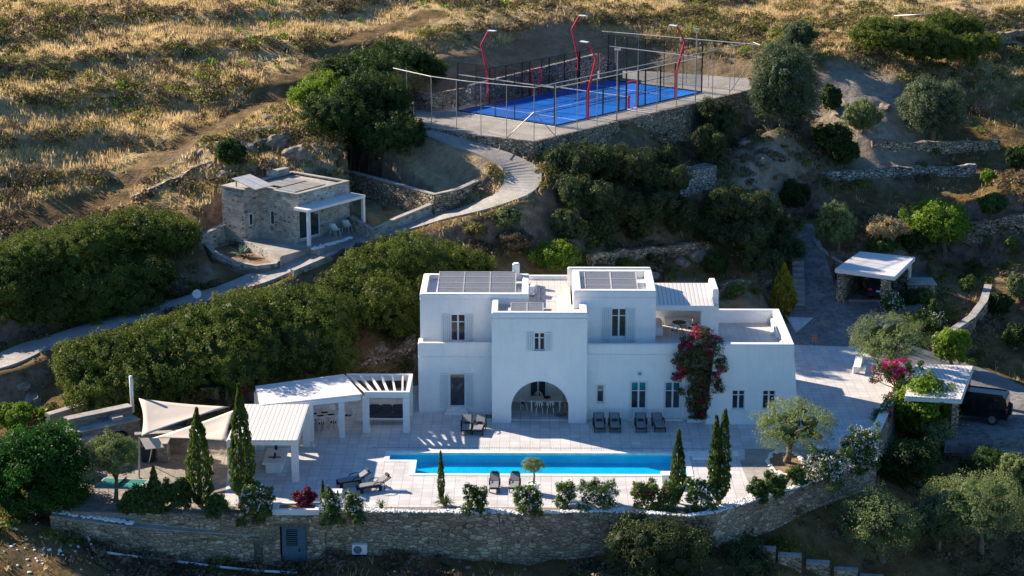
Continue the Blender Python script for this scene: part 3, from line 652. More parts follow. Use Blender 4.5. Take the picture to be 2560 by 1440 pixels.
def cypress(label, cpx, top, bot, w, base, lmat=None, seed=1, group=None, tips=((0, 1.0),), cat='cypress', name='cypress_tree', stem=.35):
    b = base; s = ppm(b); htop = Yp(cpx, top, b.y).z-b.z; r = w/2/s; rg = np.random.default_rng(seed)
    root = thing(name, label, cat, tuple(b), group); P = []; n = int(htop*2*r*3.14*75/max(.35, r**.5))
    for dx, hf in tips:
        ht = htop*hf; m = n//len(tips); z = rg.uniform(0, 1, m)**1.1; k = 1 if len(tips) == 1 else .72
        prof = np.minimum(1, (z+.03)/.16)**.6*np.where(z < .42, 1, np.maximum(.10, (1-(z-.42)/.58)**.8))*k
        prof = prof*(1+.14*np.sin(z*17+seed)*np.clip(z, .2, 1)+.09*np.sin(z*41+seed*2))
        a = rg.uniform(0, 2*math.pi, m); rr = prof*r*rg.uniform(.72, 1.06, m); 
        P.append(np.stack([b.x+dx*r*z**.6+np.cos(a)*rr, b.y+np.sin(a)*rr, b.z+stem+z*(ht-stem)], 1))
    P = np.concatenate(P); nn = len(P); tl = rg.uniform(.10, .26, nn)*min(1.2, .7+r*.5); tw = tl*.35
    ax = np.stack([np.cos(rg.uniform(0, 6.28, nn))*.35, np.sin(rg.uniform(0, 6.28, nn))*.35, np.ones(nn)], 1); ax /= np.linalg.norm(ax, axis=1, keepdims=True)
    bb = np.cross(ax, unit(nn, rg)); bb /= np.linalg.norm(bb, axis=1, keepdims=True)
    V = np.stack([P-ax*tl[:, None]/2, P+bb*tw[:, None], P+ax*tl[:, None]*.8, P-bb*tw[:, None]], 1)
    t = rg.uniform(0, 1, nn)*.6+.4*(np.sin(P[:, 2]*3+P[:, 0]*5+seed)*.5+.5)
    crown_obj('crown', V, t, lmat or L['cypress'], root)
    mb = MB(); mb.tube([b-Vector((0, 0, .1)), b+Vector((0, 0, htop*.5)), b+Vector((0, 0, htop*.85))], [r*.22+.02, r*.14+.01, .01], 7); mb.build('trunk', M['bark'], root, smooth=True)
    return root
def hedge(name, label, cat, spine, lmat, seed, ll=.13, lw=.075, per=44, sp=.46, group=None, zf=None):
    """spine: blobs given as (px,py,y or None, rx,ry,rz) -> evergreen mass following the slope"""
    rg = np.random.default_rng(seed); bl = []
    for (px, py, rx, ry, rz) in spine:
        p = hit(px, py+rz*38)                       # foot of this hump on the slope
        rz *= .8; c = Yp(px, py+14, p.y); bl.append((c.x, c.y, max(c.z, p.z), rx, ry, rz))
        if 'juniper' in name:
            for k in range(9):
                a = rg.uniform(0, 6.28); f = rg.uniform(.22, .36); q = rg.uniform(.2, .95); bl.append((c.x+math.cos(a)*rx*q, c.y+math.sin(a)*ry*q, max(c.z, p.z)+rz*rg.uniform(.0, .62)*(1.15-q*.6), rx*f, ry*f, rz*f*1.8))
            bl[-10] = bl[-10][:3]+(rx*.62, ry*.62, rz*.7); continue
        for k in range(4):
            a = rg.uniform(0, 6.28); f = rg.uniform(.4, .6)
            bl.append((c.x+math.cos(a)*rx*.75, c.y+math.sin(a)*ry*.6, bl[-1-k][2]+rg.uniform(-.3, .42)*rz, rx*f, ry*f, rz*f))
    root = thing(name, label, cat, (bl[0][0], bl[0][1], float(H(bl[0][0], bl[0][1]))), group)
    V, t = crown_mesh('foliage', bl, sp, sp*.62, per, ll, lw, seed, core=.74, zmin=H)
    crown_obj('foliage', V, t, lmat, root)
    for q in bl[::(10 if 'juniper' in name else 5)]:
        z = float(H(q[0], q[1])); mb = MB(); mb.tube([(q[0], q[1], z-.2), (q[0]+.1, q[1], z+.3), (q[0], q[1]+.1, max(z+.5, q[2]))], [.12, .09, .03], 6); mb.build('stem', M['bark'], root)
    return root

# ------------------------------------------------------------------ patio, pool, retaining walls
def struct(name, mb, m, kind='structure'):
    o = mb.build(name, m); tag(o, kind=kind); return o
POOL = [(-8.45, .95), (-6.78, .95), (-6.78, -1.33), (9.28, -1.33), (9.28, 2.2), (-8.45, 2.2)]
FLAGP = [tuple(G(1862, 1150).xy), tuple(G(1862, 1122).xy), tuple(G(2110, 1122).xy), tuple(G(2178, 1150).xy), tuple(G(2150, 1172).xy), tuple(G(2040, 1203).xy), tuple(G(1885, 1245).xy), tuple(G(1848, 1150).xy)]
def inset(poly, d):
    c = Vector((sum(p[0] for p in poly)/len(poly), sum(p[1] for p in poly)/len(poly))); out = []
    n = len(poly)
    for i in range(n):
        a, b, e = Vector(poly[i-1]), Vector(poly[i]), Vector(poly[(i+1) % n]); u = (b-a).normalized(); v = (e-b).normalized()
        m_ = Vector((-u.y, u.x))+Vector((-v.y, v.x)); m_ = m_/max(.3, m_.dot(Vector((-u.y, u.x)))); q = b+m_*d; out.append((q.x, q.y))
    return out
DECKP = [p for p in PATIO]
ar = sum(DECKP[i][0]*DECKP[(i+1) % len(DECKP)][1]-DECKP[(i+1) % len(DECKP)][0]*DECKP[i][1] for i in range(len(DECKP)))
DECKP = inset(DECKP, .25 if ar > 0 else -.25)
parr = sum(POOL[i][0]*POOL[(i+1) % 6][1]-POOL[(i+1) % 6][0]*POOL[i][1] for i in range(6))
# the slab carries stone paving on the west terrace and tiles from x = -18.2 eastward
mb = MB(); mb.prism(DECKP, -4.5, -.012, [inset(POOL, -.30 if parr > 0 else .30)]); struct('terrace_base', mb, M['flag_brown'])
def clip_poly(poly, a, b, c):     # keep a*x+b*y >= c
    out = []
    for i in range(len(poly)):
        p, q = poly[i-1], poly[i]; fp = a*p[0]+b*p[1]-c; fq = a*q[0]+b*q[1]-c
        if (fp >= 0) != (fq >= 0): t = fp/(fp-fq); out.append((p[0]+(q[0]-p[0])*t, p[1]+(q[1]-p[1])*t))
        if fq >= 0: out.append(q)
    return out
e1 = G(575, 1120); e2 = G(560, 1262); nx = -(e2.y-e1.y); nyy = (e2.x-e1.x)
tl = clip_poly(DECKP, nx, nyy, nx*e1.x+nyy*e1.y); tl = clip_poly(tl, 0, 1, -6.62)
def sheet(poly, z, m, name, holes=()):
    mb = MB(); mb.prism(poly, z-.008, z, holes); return struct(name, mb, m)
sheet(tl, .0, M['deck'], 'pool_deck', [inset(POOL, -.30 if parr > 0 else .30)])
sheet(FLAGP, .006, M['flag_grey'], 'flagstone_bed')
# pool: coping, basin, water
mb = MB(); cop = inset(POOL, -.32 if parr > 0 else .32)
mb.prism(cop, -.1, .03, [POOL]); mb.prism([(a, b) for a, b in POOL][::-1], -.1, -.1) if False else None
n_ = 6
for i in range(n_):
    a, b = POOL[i], POOL[(i+1) % n_]; mb.quad((a[0], a[1], .03), (b[0], b[1], .03), (b[0], b[1], -.16), (a[0], a[1], -.16))
cp_ = mb.build('coping', M['coping'])
pool = thing('swimming_pool', 'long narrow swimming pool of bright blue water sunk in the white terrace', 'pool', (0, 0, 0))
cp_.parent = pool
mb = MB()
for i in range(n_):
    a, b = POOL[i], POOL[(i+1) % n_]; mb.quad((a[0], a[1], -.16), (b[0], b[1], -.16), (b[0], b[1], -.62), (a[0], a[1], -.62))
mb.add([(p[0], p[1], -.62) for p in POOL], [tuple(t) for t in tessellate_polygon([[Vector((p[0], p[1], 0)) for p in POOL]])])
mb.build('basin', M['pool_tile'], pool)
mb = MB(); mb.add([(p[0], p[1], -.10) for p in POOL], [tuple(t) for t in tessellate_polygon([[Vector((p[0], p[1], 0)) for p in POOL]])]); mb.build('water', M['water'], pool)
# pebble overflow drain lines along the pool
mb = MB()
for i in range(150):
    x = -9.6+i*.145; mb.box(x, x+.05, 3.05, 3.25, .0, .006)
tag(mb.build('drain_grating', M['grille']), 'thin slotted drain line running along the far side of the pool', 'drain')

# steps in the deck right of the pool
st = thing('terrace_step', 'low white step block beside the right end of the pool', 'step', tuple(G(1730, 1150)))
mb = MB(); mb.box(9.75, 11.35, 1.05, 1.75, .002, .16); mb.build('tread', M['coping'], st, bevel=.02)
mb = MB(); mb.box(9.6, 12.6, 1.76, 2.6, .002, .05); mb.build('landing', M['coping'], st, bevel=.01)

# main front retaining wall (outer face follows the surveyed curve)
FW = [G(795, 1283), G(1000, 1284), G(1300, 1288), G(1500, 1283), G(1650, 1290), G(1720, 1295), G(1790, 1286), G(1900, 1251), G(2042, 1208), G(2150, 1178), G(2190, 1163)]
fw_ = wallrun([p.xy for p in FW], .05, [-3.9, -3.9, -3.8, -3.8, -3.7, -3.6, -3.5, -3.6, -3.6, -3.7, -3.7], .55, 'retaining_wall', M['retaining'])
tag(fw_, 'long curved stone block retaining wall holding up the pool terrace at the front', 'retaining wall')
RW = [G(2190, 1163), G(2199, 1092, 0), G(2243, 998, 0), G(2250, 958, 0)]
rw_ = wallrun([p.xy for p in RW], [.25, .35, .45, .4], -4.2, .5, 'retaining_wall', M['retaining'], cap=M['coping'])
tag(rw_, 'tall stone retaining wall with pale capping running back along the right side of the terrace', 'retaining wall')
# weep holes
for px, py in ((2158, 0),):
    pass
# planting strip with white pebbles on top of the wall
def along(P, t):
    d = [0]
    for a, b in zip(P[:-1], P[1:]): d.append(d[-1]+(b-a).length)
    q = t*d[-1]
    for i in range(len(P)-1):
        if q <= d[i+1]: return P[i].lerp(P[i+1], (q-d[i])/(d[i+1]-d[i]))
    return P[-1]
bmi = bmesh.new(); bmesh.ops.create_icosphere(bmi, subdivisions=1, radius=1); ICV = np.array([v.co[:] for v in bmi.verts]); ICF = np.array([[v.index for v in f.verts] for f in bmi.faces]); bmi.free()
def stones(name, P, rad, m, label, cat='stones', sq=.65, seed=3, kind='stuff'):
    rg = np.random.default_rng(seed); P = np.array(P); n = len(P); r = rad*rg.uniform(.6, 1.35, n)
    d = ICV[None]*rg.uniform(.75, 1.2, (n, len(ICV), 1))*r[:, None, None]*np.stack([rg.uniform(.8, 1.4, n), rg.uniform(.8, 1.3, n), np.full(n, sq)], 1)[:, None]
    a = rg.uniform(0, 6.28, n); ca, sa = np.cos(a)[:, None], np.sin(a)[:, None]
    x = d[:, :, 0]*ca-d[:, :, 1]*sa; y = d[:, :, 0]*sa+d[:, :, 1]*ca; d = np.stack([x, y, d[:, :, 2]], -1)+P[:, None]
    o = link(name, fastmesh(name, d[:, ICF].reshape(-1, 3, 3)), m, None); tag(o, label, cat, kind=kind); return o
rg = np.random.default_rng(5); pp = []
for i in range(2600):
    t = rg.uniform(0, .93); p = along(FW, t); q = along(FW, min(1, t+.01)); dd = (q-p); nrm = Vector((-dd.y, dd.x, 0)).normalized()
    w_ = .5+.25*math.sin(t*30)
    pp.append(tuple(p+nrm*rg.uniform(.02, w_))[:2]+(.06+rg.uniform(0, .05),))
stones('pebble_strip', pp, .075, M['pebble'], 'strip of white pebbles along the top edge of the front retaining wall')

# left: upper planting wall, sunken stair and lower wall
LW_ = [G(196, 1283, -.25), G(330, 1292, -.25), G(500, 1294, -.2), G(683, 1294, -.15)]
o = wallrun([p.xy for p in LW_], -.02, -4.3, .4, 'planting_wall', M['retaining'])
tag(o, 'low stone wall under the shrubs behind the sunken walkway on the left', 'retaining wall')
LL = [G(125, 1292, -.3), G(250, 1310, -.5), G(400, 1325, -.8), G(550, 1335, -1.1), G(652, 1341, -1.3)]
o = wallrun([p.xy for p in LL], [p.z for p in LL], [-2.6, -3.2, -3.8, -4.3, -4.6], .45, 'lower_wall', M['retaining'], cap=M['cap'])
tag(o, 'lower stone wall with pale flat top curving below the table tennis corner', 'retaining wall')
e = LL[-1]
st = thing('stepped_parapet', 'stepped end of the lower stone wall going down to the blue cellar door', 'wall', tuple(e))
mb = MB(); y0 = e.y
mb.box(e.x, e.x+.55, y0, y0+.45, -4.9, -1.8); mb.box(e.x+.553, e.x+1.0, y0, y0+.45, -4.9, -2.5); mb.box(e.x+1.003, xa(765, y0, -4), y0-.1, y0+.6, -4.9, -3.2); mb.build('blocks', M['retaining'], st)
for q in ((e.x, e.x+.57, y0-.02, y0+.47, -1.798, -1.75), (e.x+.573, e.x+1.02, y0-.02, y0+.47, -2.498, -2.45)):
    mb = MB(); mb.box(*q); mb.build('capping', M['cap'], st)
mb = MB(); mb.prism([tuple(p.xy+Vector((0, .45))) for p in LL]+[tuple(p.xy) for p in LW_[::-1]], -4, [-.42, -.6, -.9, -1.2, -1.5]+[-1.4, -.9, -.5, -.4]); 
struct('walkway', mb, M['flag_grey'])
mb = MB(); yd = G(700, 1290, 0).y
for i in range(5): mb.box(LL[-1].x+.1+i*.33, LL[-1].x+.43+i*.33, y0+.46, yd+.1, -4.6, -1.75-i*.38)
mb.box(LL[-1].x+1.75, xa(768, y0, -3.6), y0+.61, yd+.5, -4.6, -3.62); struct('cellar_steps', mb, M['retaining'])
# cellar entrance block
cy = G(740, 1284).y-.12; cx0, cx1 = xa(684, cy, 0), xa(797, cy, 0)
ce = thing('cellar_entrance', 'stone cellar entrance with white planter top and blue grey door in the retaining wall', 'entrance', (cx0, cy, -3.6))
dx0, dx1 = xa(700, cy, -2), xa(768, cy, -2); zt_ = -.72
mb = MB(); mb.box(cx0-.1, dx0, cy, cy+1.6, -4.5, -.05); mb.box(dx1, cx1+.3, cy, cy+1.6, -4.5, -.05); mb.box(dx0, dx1, cy, cy+1.6, zt_, -.05); mb.build('wall', M['retaining'], ce)
mb = MB(); mb.box(dx0+.002, dx1-.002, cy+.23, cy+.29, -4.4, zt_-.002); mb.build('recess', M['dark_in'], ce)
mb = MB(); mb.box(cx0-.1, cx1+.02, cy-.03, cy+.18, -.05, .28); mb.box(cx0-.1, cx1+.02, cy+.95, cy+1.15, -.05, .28); mb.box(cx0-.1, cx0+.25, cy+.18, cy+.95, -.05, .28); mb.box(cx1-.25, cx1+.02, cy+.18, cy+.95, -.05, .28); mb.build('planter_rim', M['plaster'], ce, bevel=.03)
mb = MB(); mb.box(cx0+.25, cx1-.25, cy+.18, cy+.95, -.05, .2); mb.build('planter_soil', M['terracotta'], ce)
mb = MB(); mb.box(dx0-.25, dx1+.15, cy-.04, cy+.1, zt_, zt_+.14); mb.build('lintel', M['bark'], ce)
dd_ = MB(); dd_.box(dx0+.1, dx1-.3, cy+.15, cy+.21, -3.6, zt_-.05); dr = dd_.build('door', M['blue_door'], ce, bevel=.01)
mb = MB(); mb.box(dx0+.35, dx0+.98, cy+.135, cy+.148, -1.95, -.95); mb.build('grille_opening', M['dark_in'], dr)
mb = MB(); [mb.box(dx0+.35, dx0+.98, cy+.115, cy+.132, -1.9+k*.125, -1.86+k*.125) for k in range(8)]; mb.build('grille_bars', M['blue_door'], dr)
mb = MB(); mb.box(dx1-.299, dx1-.02, cy+.13, cy+.19, -3.6, zt_-.05); mb.build('side_panel', M['blue_door'], ce)
mb = MB(); mb.box(dx1-.48, dx1-.42, cy+.10, cy+.148, -2.3, -2.1); mb.build('handle', M['black_metal'], dr)
# AC unit at the wall foot
def ac_unit(loc, rz, label, group=None):
    t = thing('air_conditioner', label, 'air conditioner', loc, group); t.rotation_euler.z = rz
    def loc_build(mb, nm, m, par=t, **k):
        o = mb.build(nm, m, None, **k); o.parent = par; return o
    mb = MB(); mb.box(-.42, .42, -.16, .16, .08, .68); loc_build(mb, 'casing', M['lamp_white'], bevel=.02)
    mb = MB().at((-.1, -.165, .38), 0, R(90)); mb.lathe([(.24, -.012), (.24, .012), (.2, .02)], n=20); loc_build(mb, 'fan_grille', M['grille'])
    mb = MB(); mb.box(-.36, .36, -.15, .15, 0, .078); loc_build(mb, 'base', M['black_metal'])
    return t
p = Yp(899, 1410, -8.0); ac_unit((p.x, -7.75, float(H(p.x, -7.75))+.06), 0, 'white air conditioner unit at the foot of the front retaining wall')
# weep holes and light stones are in the wall; white plastic pipes below
def pipe(name, pts, r, m, label):
    mb = MB(); mb.tube(pts, r, 8); tag(mb.build(name, m, smooth=True), label, 'pipe')
pipe('drain_pipe', [G(80, 1270, -.3), G(84, 1290, -.9), G(120, 1302, -2.1), G(205, 1325, -1.9)]+[hit(px_, py_)+Vector((0, -.1, .22)) for px_, py_ in ((222, 1352), (236, 1384), (300, 1394), (420, 1408), (540, 1424), (640, 1434), (745, 1440))], .075, M['lamp_white'], 'white drain pipe bending down past the rubble and along the foot of the lower wall')
# ------------------------------------------------------------------ villa
V_ = thing('villa', 'large whitewashed two storey cubic villa with arched loggia and flat roofs', 'house', (4, 10, 0))
def wallface(mb, x0, x1, z0, z1, y, holes, dep=.14, topy=None, xt0=None, xt1=None):
    """front wall (facing -y) with rectangular openings and their reveals; optional batter"""
    xs = sorted({x0, x1}|{h[0] for h in holes}|{h[1] for h in holes}); zs = sorted({z0, z1}|{h[2] for h in holes}|{h[3] for h in holes})
    def yy(z): return y if topy is None else y+(topy-y)*(z-z0)/(z1-z0)
    def xx(x, z):
        k = (z-z0)/(z1-z0)
        if xt1 is not None and x == x1: return x1+(xt1-x1)*k
        if xt0 is not None and x == x0: return x0+(xt0-x0)*k
        return x
    for a, b in zip(xs[:-1], xs[1:]):
        for c, d in zip(zs[:-1], zs[1:]):
            if any(h[0] <= a and b <= h[1] and h[2] <= c and d <= h[3] for h in holes): continue
            mb.quad((xx(a, c), yy(c), c), (xx(b, c), yy(c), c), (xx(b, d), yy(d), d), (xx(a, d), yy(d), d))
    for h in holes:
        a, b, c, d = h; e = y+dep
        mb.quad((a, yy(c), c), (a, yy(d), d), (a, e, d), (a, e, c)); mb.quad((b, yy(c), c), (b, e, c), (b, e, d), (b, yy(d), d))
        mb.quad((a, yy(c), c), (a, e, c), (b, e, c), (b, yy(c), c)); mb.quad((a, yy(d), d), (b, yy(d), d), (b, e, d), (a, e, d))
def opening(par, x0, x1, z0, z1, y, kind='window', shutters=0, teal=False, panes=2, low=0, transom=.72):
    """joinery set in an opening of a wall at plane y"""
    e = y+.12; f = .055
    root = MB(); root.box(x0, x1, e, e+.05, z0, z0+f); root.box(x0, x1, e, e+.05, z1-f, z1); root.box(x0, x0+f, e, e+.05, z0+f, z1-f); root.box(x1-f, x1, e, e+.05, z0+f, z1-f)
    if panes == 2: xm = (x0+x1)/2; root.box(xm-.055, xm+.055, e-.005, e+.05, z0+f, z1-f)
    zt = z0+(z1-z0)*transom
    for s in range(panes):
        a = x0+f+s*((x1-x0)/2-f+.055) if panes == 2 else x0+f; b = a+(x1-x0)/2-f-.055 if panes == 2 else x1-f
        root.box(a, b, e, e+.045, zt-.028, zt+.028)
    if low:
        root.box(x0+f, x1-f, e+.002, e+.045, z0+f, z0+low)
    fr = root.build(kind, M['shutter'], par)
    mb = MB(); mb.box(x0+f*.5, x1-f*.5, e+.03, e+.06, z0+.02, zt); mb.build('pane', M['window'], fr)
    mb = MB(); mb.box(x0+f*.5, x1-f*.5, e+.03, e+.06, zt+.003, z1-.02); mb.build('pane', M['pane_teal'] if teal else M['window'], fr)
    if kind == 'door' and low:
        mb = MB(); mb.box((x0+x1)/2-.11, (x0+x1)/2-.08, e-.06, e-.006, z0+1.0, z0+1.12); mb.build('handle', M['grille'], fr)
    if shutters:
        for s in (-1, 1):
            a = x0-shutters-.02 if s < 0 else x1+.02; mb = MB(); mb.box(a, a+shutters, y-.06, y-.012, z0-.02, z1+.03); sh = mb.build('shutter', M['shutter_slats'], par)
            mb = MB(); b = a+shutters
            for q in ((a, a+.05, z0-.02, z1+.03), (b-.05, b, z0-.02, z1+.03), (a+.05, b-.05, z0-.02, z0+.06), (a+.05, b-.05, z1-.05, z1+.03)): mb.box(q[0], q[1], y-.075, y-.058, q[2], q[3])
            mb.build('shutter_rail', M['shutter'], sh)
    else:
        mb = MB(); t_ = .1
        mb.box(x0-t_, x0-.002, y-.015, y+.02, z0-t_*(kind != 'door'), z1+t_); mb.box(x1+.002, x1+t_, y-.015, y+.02, z0-t_*(kind != 'door'), z1+t_); mb.box(x0, x1, y-.015, y+.02, z1+.002, z1+t_); mb.build('surround', M['shutter'], par)
    mb = MB(); mb.box(x0-.12, x1+.12, y-.10, y+.12, z0-.06, z0-.003); mb.build('sill', M['coping'], par)
    return fr
def par_box(parts, name='parapet', bev=.05, m='plaster', par=None):
    mb = MB()
    for q in parts: mb.box(*q)
    return mb.build(name, M[m], par or V_, bevel=bev, seg=2)
# A: left wing, ground floor
AZ = 4.62; ab = 16.0
mb = MB(); h1 = (xa(1124, 9.83, 1), xa(1163, 9.83, 1), .36, 2.58)
wallface(mb, -7.15, -2.3, -.01, 3.7, 9.83, [h1], .14, None); mb.quad((-7.15, 16, -.01), (-7.15, 9.83, -.01), (-7.15, 9.83, 3.7), (-7.15, 16, 3.7))
mb.quad((-2.3, 9.83, 0), (-2.3, 16, 0), (-2.3, 16, 3.7), (-2.3, 9.83, 3.7)); mb.quad((-2.3, 16, 0), (-7.15, 16, 0), (-7.15, 16, 3.7), (-2.3, 16, 3.7)); mb.quad((-7.15, 9.83, 3.7), (-2.3, 9.83, 3.7), (-2.3, 16, 3.7), (-7.15, 16, 3.7))
mb.build('wall', M['plaster'], V_)
opening(V_, *h1, 9.83, 'door', .52, low=.0, transom=.97, panes=1)
par_box([(-7.16, -2.42, 9.825, 10.2, 3.69, AZ)]); par_box([(-7.16, -6.82, 10.19, 11.06, 3.69, AZ)])
mb = MB(); mb.box(-5.45, -4.0, 9.2, 9.825, .004, .17); mb.box(-5.35, -4.1, 9.5, 9.82, .17, .3); mb.build('doorstep', M['coping'], V_, bevel=.02)
# B: left wing, upper floor
BT = 7.55; bb_ = 16.1
mb = MB(); hz0, hz1 = 3.85, 6.18; h = (xa(1127, 11, 5), xa(1163, 11, 5), hz0, hz1)
wallface(mb, -7.06, -.09, 3.7, 7.2, 11.0, [h]); mb.quad((-7.06, bb_, 3.69), (-7.06, 11, 3.69), (-7.06, 11, 7.2), (-7.06, bb_, 7.2)); mb.quad((-.09, 11, 2.9), (-.09, bb_, 2.9), (-.09, bb_, 7.2), (-.09, 11, 7.2))
mb.quad((-.09, bb_, 3), (-7.06, bb_, 3), (-7.06, bb_, 7.2), (-.09, bb_, 7.2)); mb.quad((-7.06, 11, 7.2), (-.09, 11, 7.2), (-.09, bb_, 7.2), (-7.06, bb_, 7.2)); mb.build('wall', M['plaster'], V_)
opening(V_, *h, 11.0, 'door', .52, low=.6, transom=.78)
par_box([(-7.07, -.08, 10.99, 11.42, 7.19, BT), (-7.07, -6.62, 11.41, 15.7, 7.19, BT), (-.55, -.08, 11.41, 15.7, 7.19, BT), (-7.07, -.08, 15.69, bb_+.01, 7.19, BT)])
# C: arch block
CT = 7.25; cy0, cy1 = 7.8, 11.0; ac, ar_, sp_ = (xa(1278, 7.8, .5)+xa(1421, 7.8, .5))/2, (xa(1421, 7.8, .5)-xa(1278, 7.8, .5))/2, .95
az_top = 2.76; arch = [(ac-ar_, 0)]+[(ac-ar_*math.cos(math.pi*i/28), sp_+(az_top-sp_)*math.sin(math.pi*i/28)) for i in range(29)]+[(ac+ar_, 0)]
hw = (xa(1335, 7.8, 5), xa(1362, 7.8, 5), 4.78, 5.93)
mb = MB(); outer = [(-2.41, 0), (-2.41, 3.6)]
poly = [(-2.41, -.01), (ac-ar_, -.01)]+arch[1:-1]+[(ac+ar_, -.01), (3.56, -.01), (3.56, 3.6), (-2.41, 3.6)]
tri = tessellate_polygon([[Vector((a, b, 0)) for a, b in poly]]); fs = []
for t3 in tri:
    q = [poly[i] for i in t3]; ar2 = (q[1][0]-q[0][0])*(q[2][1]-q[0][1])-(q[2][0]-q[0][0])*(q[1][1]-q[0][1]); fs.append(tuple(t3) if ar2 > 0 else tuple(t3)[::-1])
mb.add([(a, cy0, b) for a, b in poly], fs)
pa = [(ac-ar_, -.01)]+arch[1:-1]+[(ac+ar_, -.01)]
for (a, b), (c, d) in zip(pa[:-1], pa[1:]): mb.quad((a, cy0, b), (c, cy0, d), (c, cy0+.55, d), (a, cy0+.55, b))
wallface(mb, -2.41, 3.56, 3.6, 6.86, cy0, [hw])
mb.quad((-2.41, 9.9, 0), (-2.41, cy0, 0), (-2.41, cy0, 6.86), (-2.41, 9.9, 6.86)); mb.quad((-2.41, 11.1, 4), (-2.41, 9.89, 4), (-2.41, 9.89, 6.86), (-2.41, 11.1, 6.86)); mb.quad((3.56, cy0, 0), (3.56, 10.2, 0), (3.56, 10.2, 6.86), (3.56, cy0, 6.86))
mb.build('wall', M['plaster'], V_, smooth=False)
# loggia interior
lx0, lx1, lb = -2.2, 3.35, 11.6
hd = (ac-.62, ac+.42, .12, 2.35)
mb = MB(); wallface(mb, lx0, lx1, .1, 2.95, lb, [hd]); mb.quad((lx0, cy0+.55, .1), (lx0, lb, .1), (lx0, lb, 2.95), (lx0, cy0+.55, 2.95)); mb.quad((lx1, lb, .1), (lx1, cy0+.55, .1), (lx1, cy0+.55, 2.95), (lx1, lb, 2.95))
mb.quad((lx0, cy0+.55, 2.95), (lx0, lb, 2.95), (lx1, lb, 2.95), (lx1, cy0+.55, 2.95)); mb.quad((lx0, cy0+.55, 0), (lx0, cy0+.55, 2.95), (ac-ar_, cy0+.55, 2.95), (ac-ar_, cy0+.55, 0)); mb.quad((ac+ar_, cy0+.55, 0), (ac+ar_, cy0+.55, 2.95), (lx1, cy0+.55, 2.95), (lx1, cy0+.55, 0)); mb.build('loggia_wall', M['plaster'], V_)
mb = MB(); mb.box(lx0+.01, lx1-.01, cy0+.35, lb+.3, .0, .1); mb.build('loggia_floor', M['deck'], V_)
opening(V_, *hd, lb, 'door', 0, panes=2, transom=.95)
opening(V_, *hw, cy0, 'window', .42, transom=.7)
par_box([(-2.42, 3.57, cy0-.005, cy0+.4, 6.85, CT), (-2.42, -2.0, cy0+.39, 10.98, 6.85, CT), (3.1, 3.57, cy0+.39, 10.28, 6.85, CT)])
# D: middle roof terrace
mb = MB(); mb.box(-2.0, 3.1, cy0+.3, 10.99, 6.4, 6.86); mb.box(-.08, 2.6, 10.99, 17.4, 3, 6.86); mb.build('roof_terrace', M['roof_tiles'], V_)
par_box([(-.2, 2.7, 17.1, 17.5, 6.5, 7.1)]); par_box([(-.1, 2.62, 17.6, 17.9, 6.0, za(694, 17.6, 1))])
# E: right upper block
ET = 8.05; ey, eb = 10.1, 15.3; ex0, ex1 = xa(1434, ey, 8), xa(1640, ey, 7)
he = (xa(1528, ey, 5), xa(1565, ey, 5), 4.42, 6.86)
mb = MB(); wallface(mb, ex0, ex1, 4.29, 7.6, ey, [he]); mb.quad((ex0, eb, 4), (ex0, ey, 4), (ex0, ey, 7.6), (ex0, eb, 7.6)); mb.quad((ex1, ey, 4), (ex1, eb, 4), (ex1, eb, 7.6), (ex1, ey, 7.6)); mb.quad((ex1, eb, 3), (ex0, eb, 3), (ex0, eb, 7.6), (ex1, eb, 7.6)); mb.quad((ex0, ey, 7.6), (ex1, ey, 7.6), (ex1, eb, 7.6), (ex0, eb, 7.6)); mb.build('wall', M['plaster'], V_)
opening(V_, *he, ey, 'door', .55, low=.6, transom=.8)
par_box([(ex0-.01, ex1+.01, ey-.01, ey+.42, 7.59, ET), (ex0-.01, ex0+.5, ey+.41, 14.85, 7.59, ET), (ex1-.5, ex1+.01, ey+.41, 14.85, 7.59, ET), (ex0-.01, ex1+.01, 14.84, eb+.01, 7.59, ET)])
par_box([(ex0-.3, ex1-.05, eb+.02, eb+.35, 6.5, ET+.1)])
# F + G ground floor to the right
fy = 8.53; FT = 4.97
hs = [(xa(1492, fy, 2), xa(1510, fy, 2), 1.1, 2.26), (xa(1577, fy, 1), xa(1615, fy, 1), .2, 2.47), (xa(1662, fy, 1), xa(1700, fy, 1), .2, 2.47)]
mb = MB(); wallface(mb, 3.55, 11.3, -.01, 4.3, fy, hs); mb.quad((3.56, fy, 4.3), (16.5, fy, 4.3), (16.5, 16, 4.3), (3.56, 16, 4.3)); mb.quad((16.5, 16, 0), (3.5, 16, 0), (3.5, 16, 4.3), (16.5, 16, 4.3)); mb.build('wall', M['plaster'], V_)
opening(V_, *hs[0], fy, 'window', 0, panes=1, transom=.7)
for q in hs[1:]: opening(V_, *q, fy, 'door', 0, teal=True, low=.55, transom=.74)
for q in hs[1:]:
    mb = MB(); mb.box(q[0]-.2, q[1]+.2, fy-.35, fy-.102, .004, .12); mb.build('doorstep', M['coping'], V_, bevel=.015)
for px in (1599.5, 1683):
    x = xa(px, fy, 3.2); mb = MB(); mb.box(x-.17, x+.17, fy-.03, fy+.02, 2.88, 3.22); q = mb.build('niche_window', M['shutter'], V_, bevel=.01); mb = MB(); mb.box(x-.09, x+.09, fy-.036, fy-.028, 2.97, 3.13); mb.build('pane', M['window'], q)
par_box([(3.58, 11.4, fy-.005, fy+.4, 4.29, FT)])
mb = MB(); mb.box(3.56, 16.35, fy+.4, 15.6, 4.25, 4.312); mb.build('upper_terrace', M['roof_tiles'], V_)
GT = 5.2; g0, g1, gyb = xa(1763, 7.62, 0), 16.92, 16.0
hg = [(xa(1830, 7.75, 1.5), xa(1862, 7.75, 1.5), .95, 2.2), (xa(1906, 7.75, 1.5), xa(1938, 7.75, 1.5), .95, 2.2)]
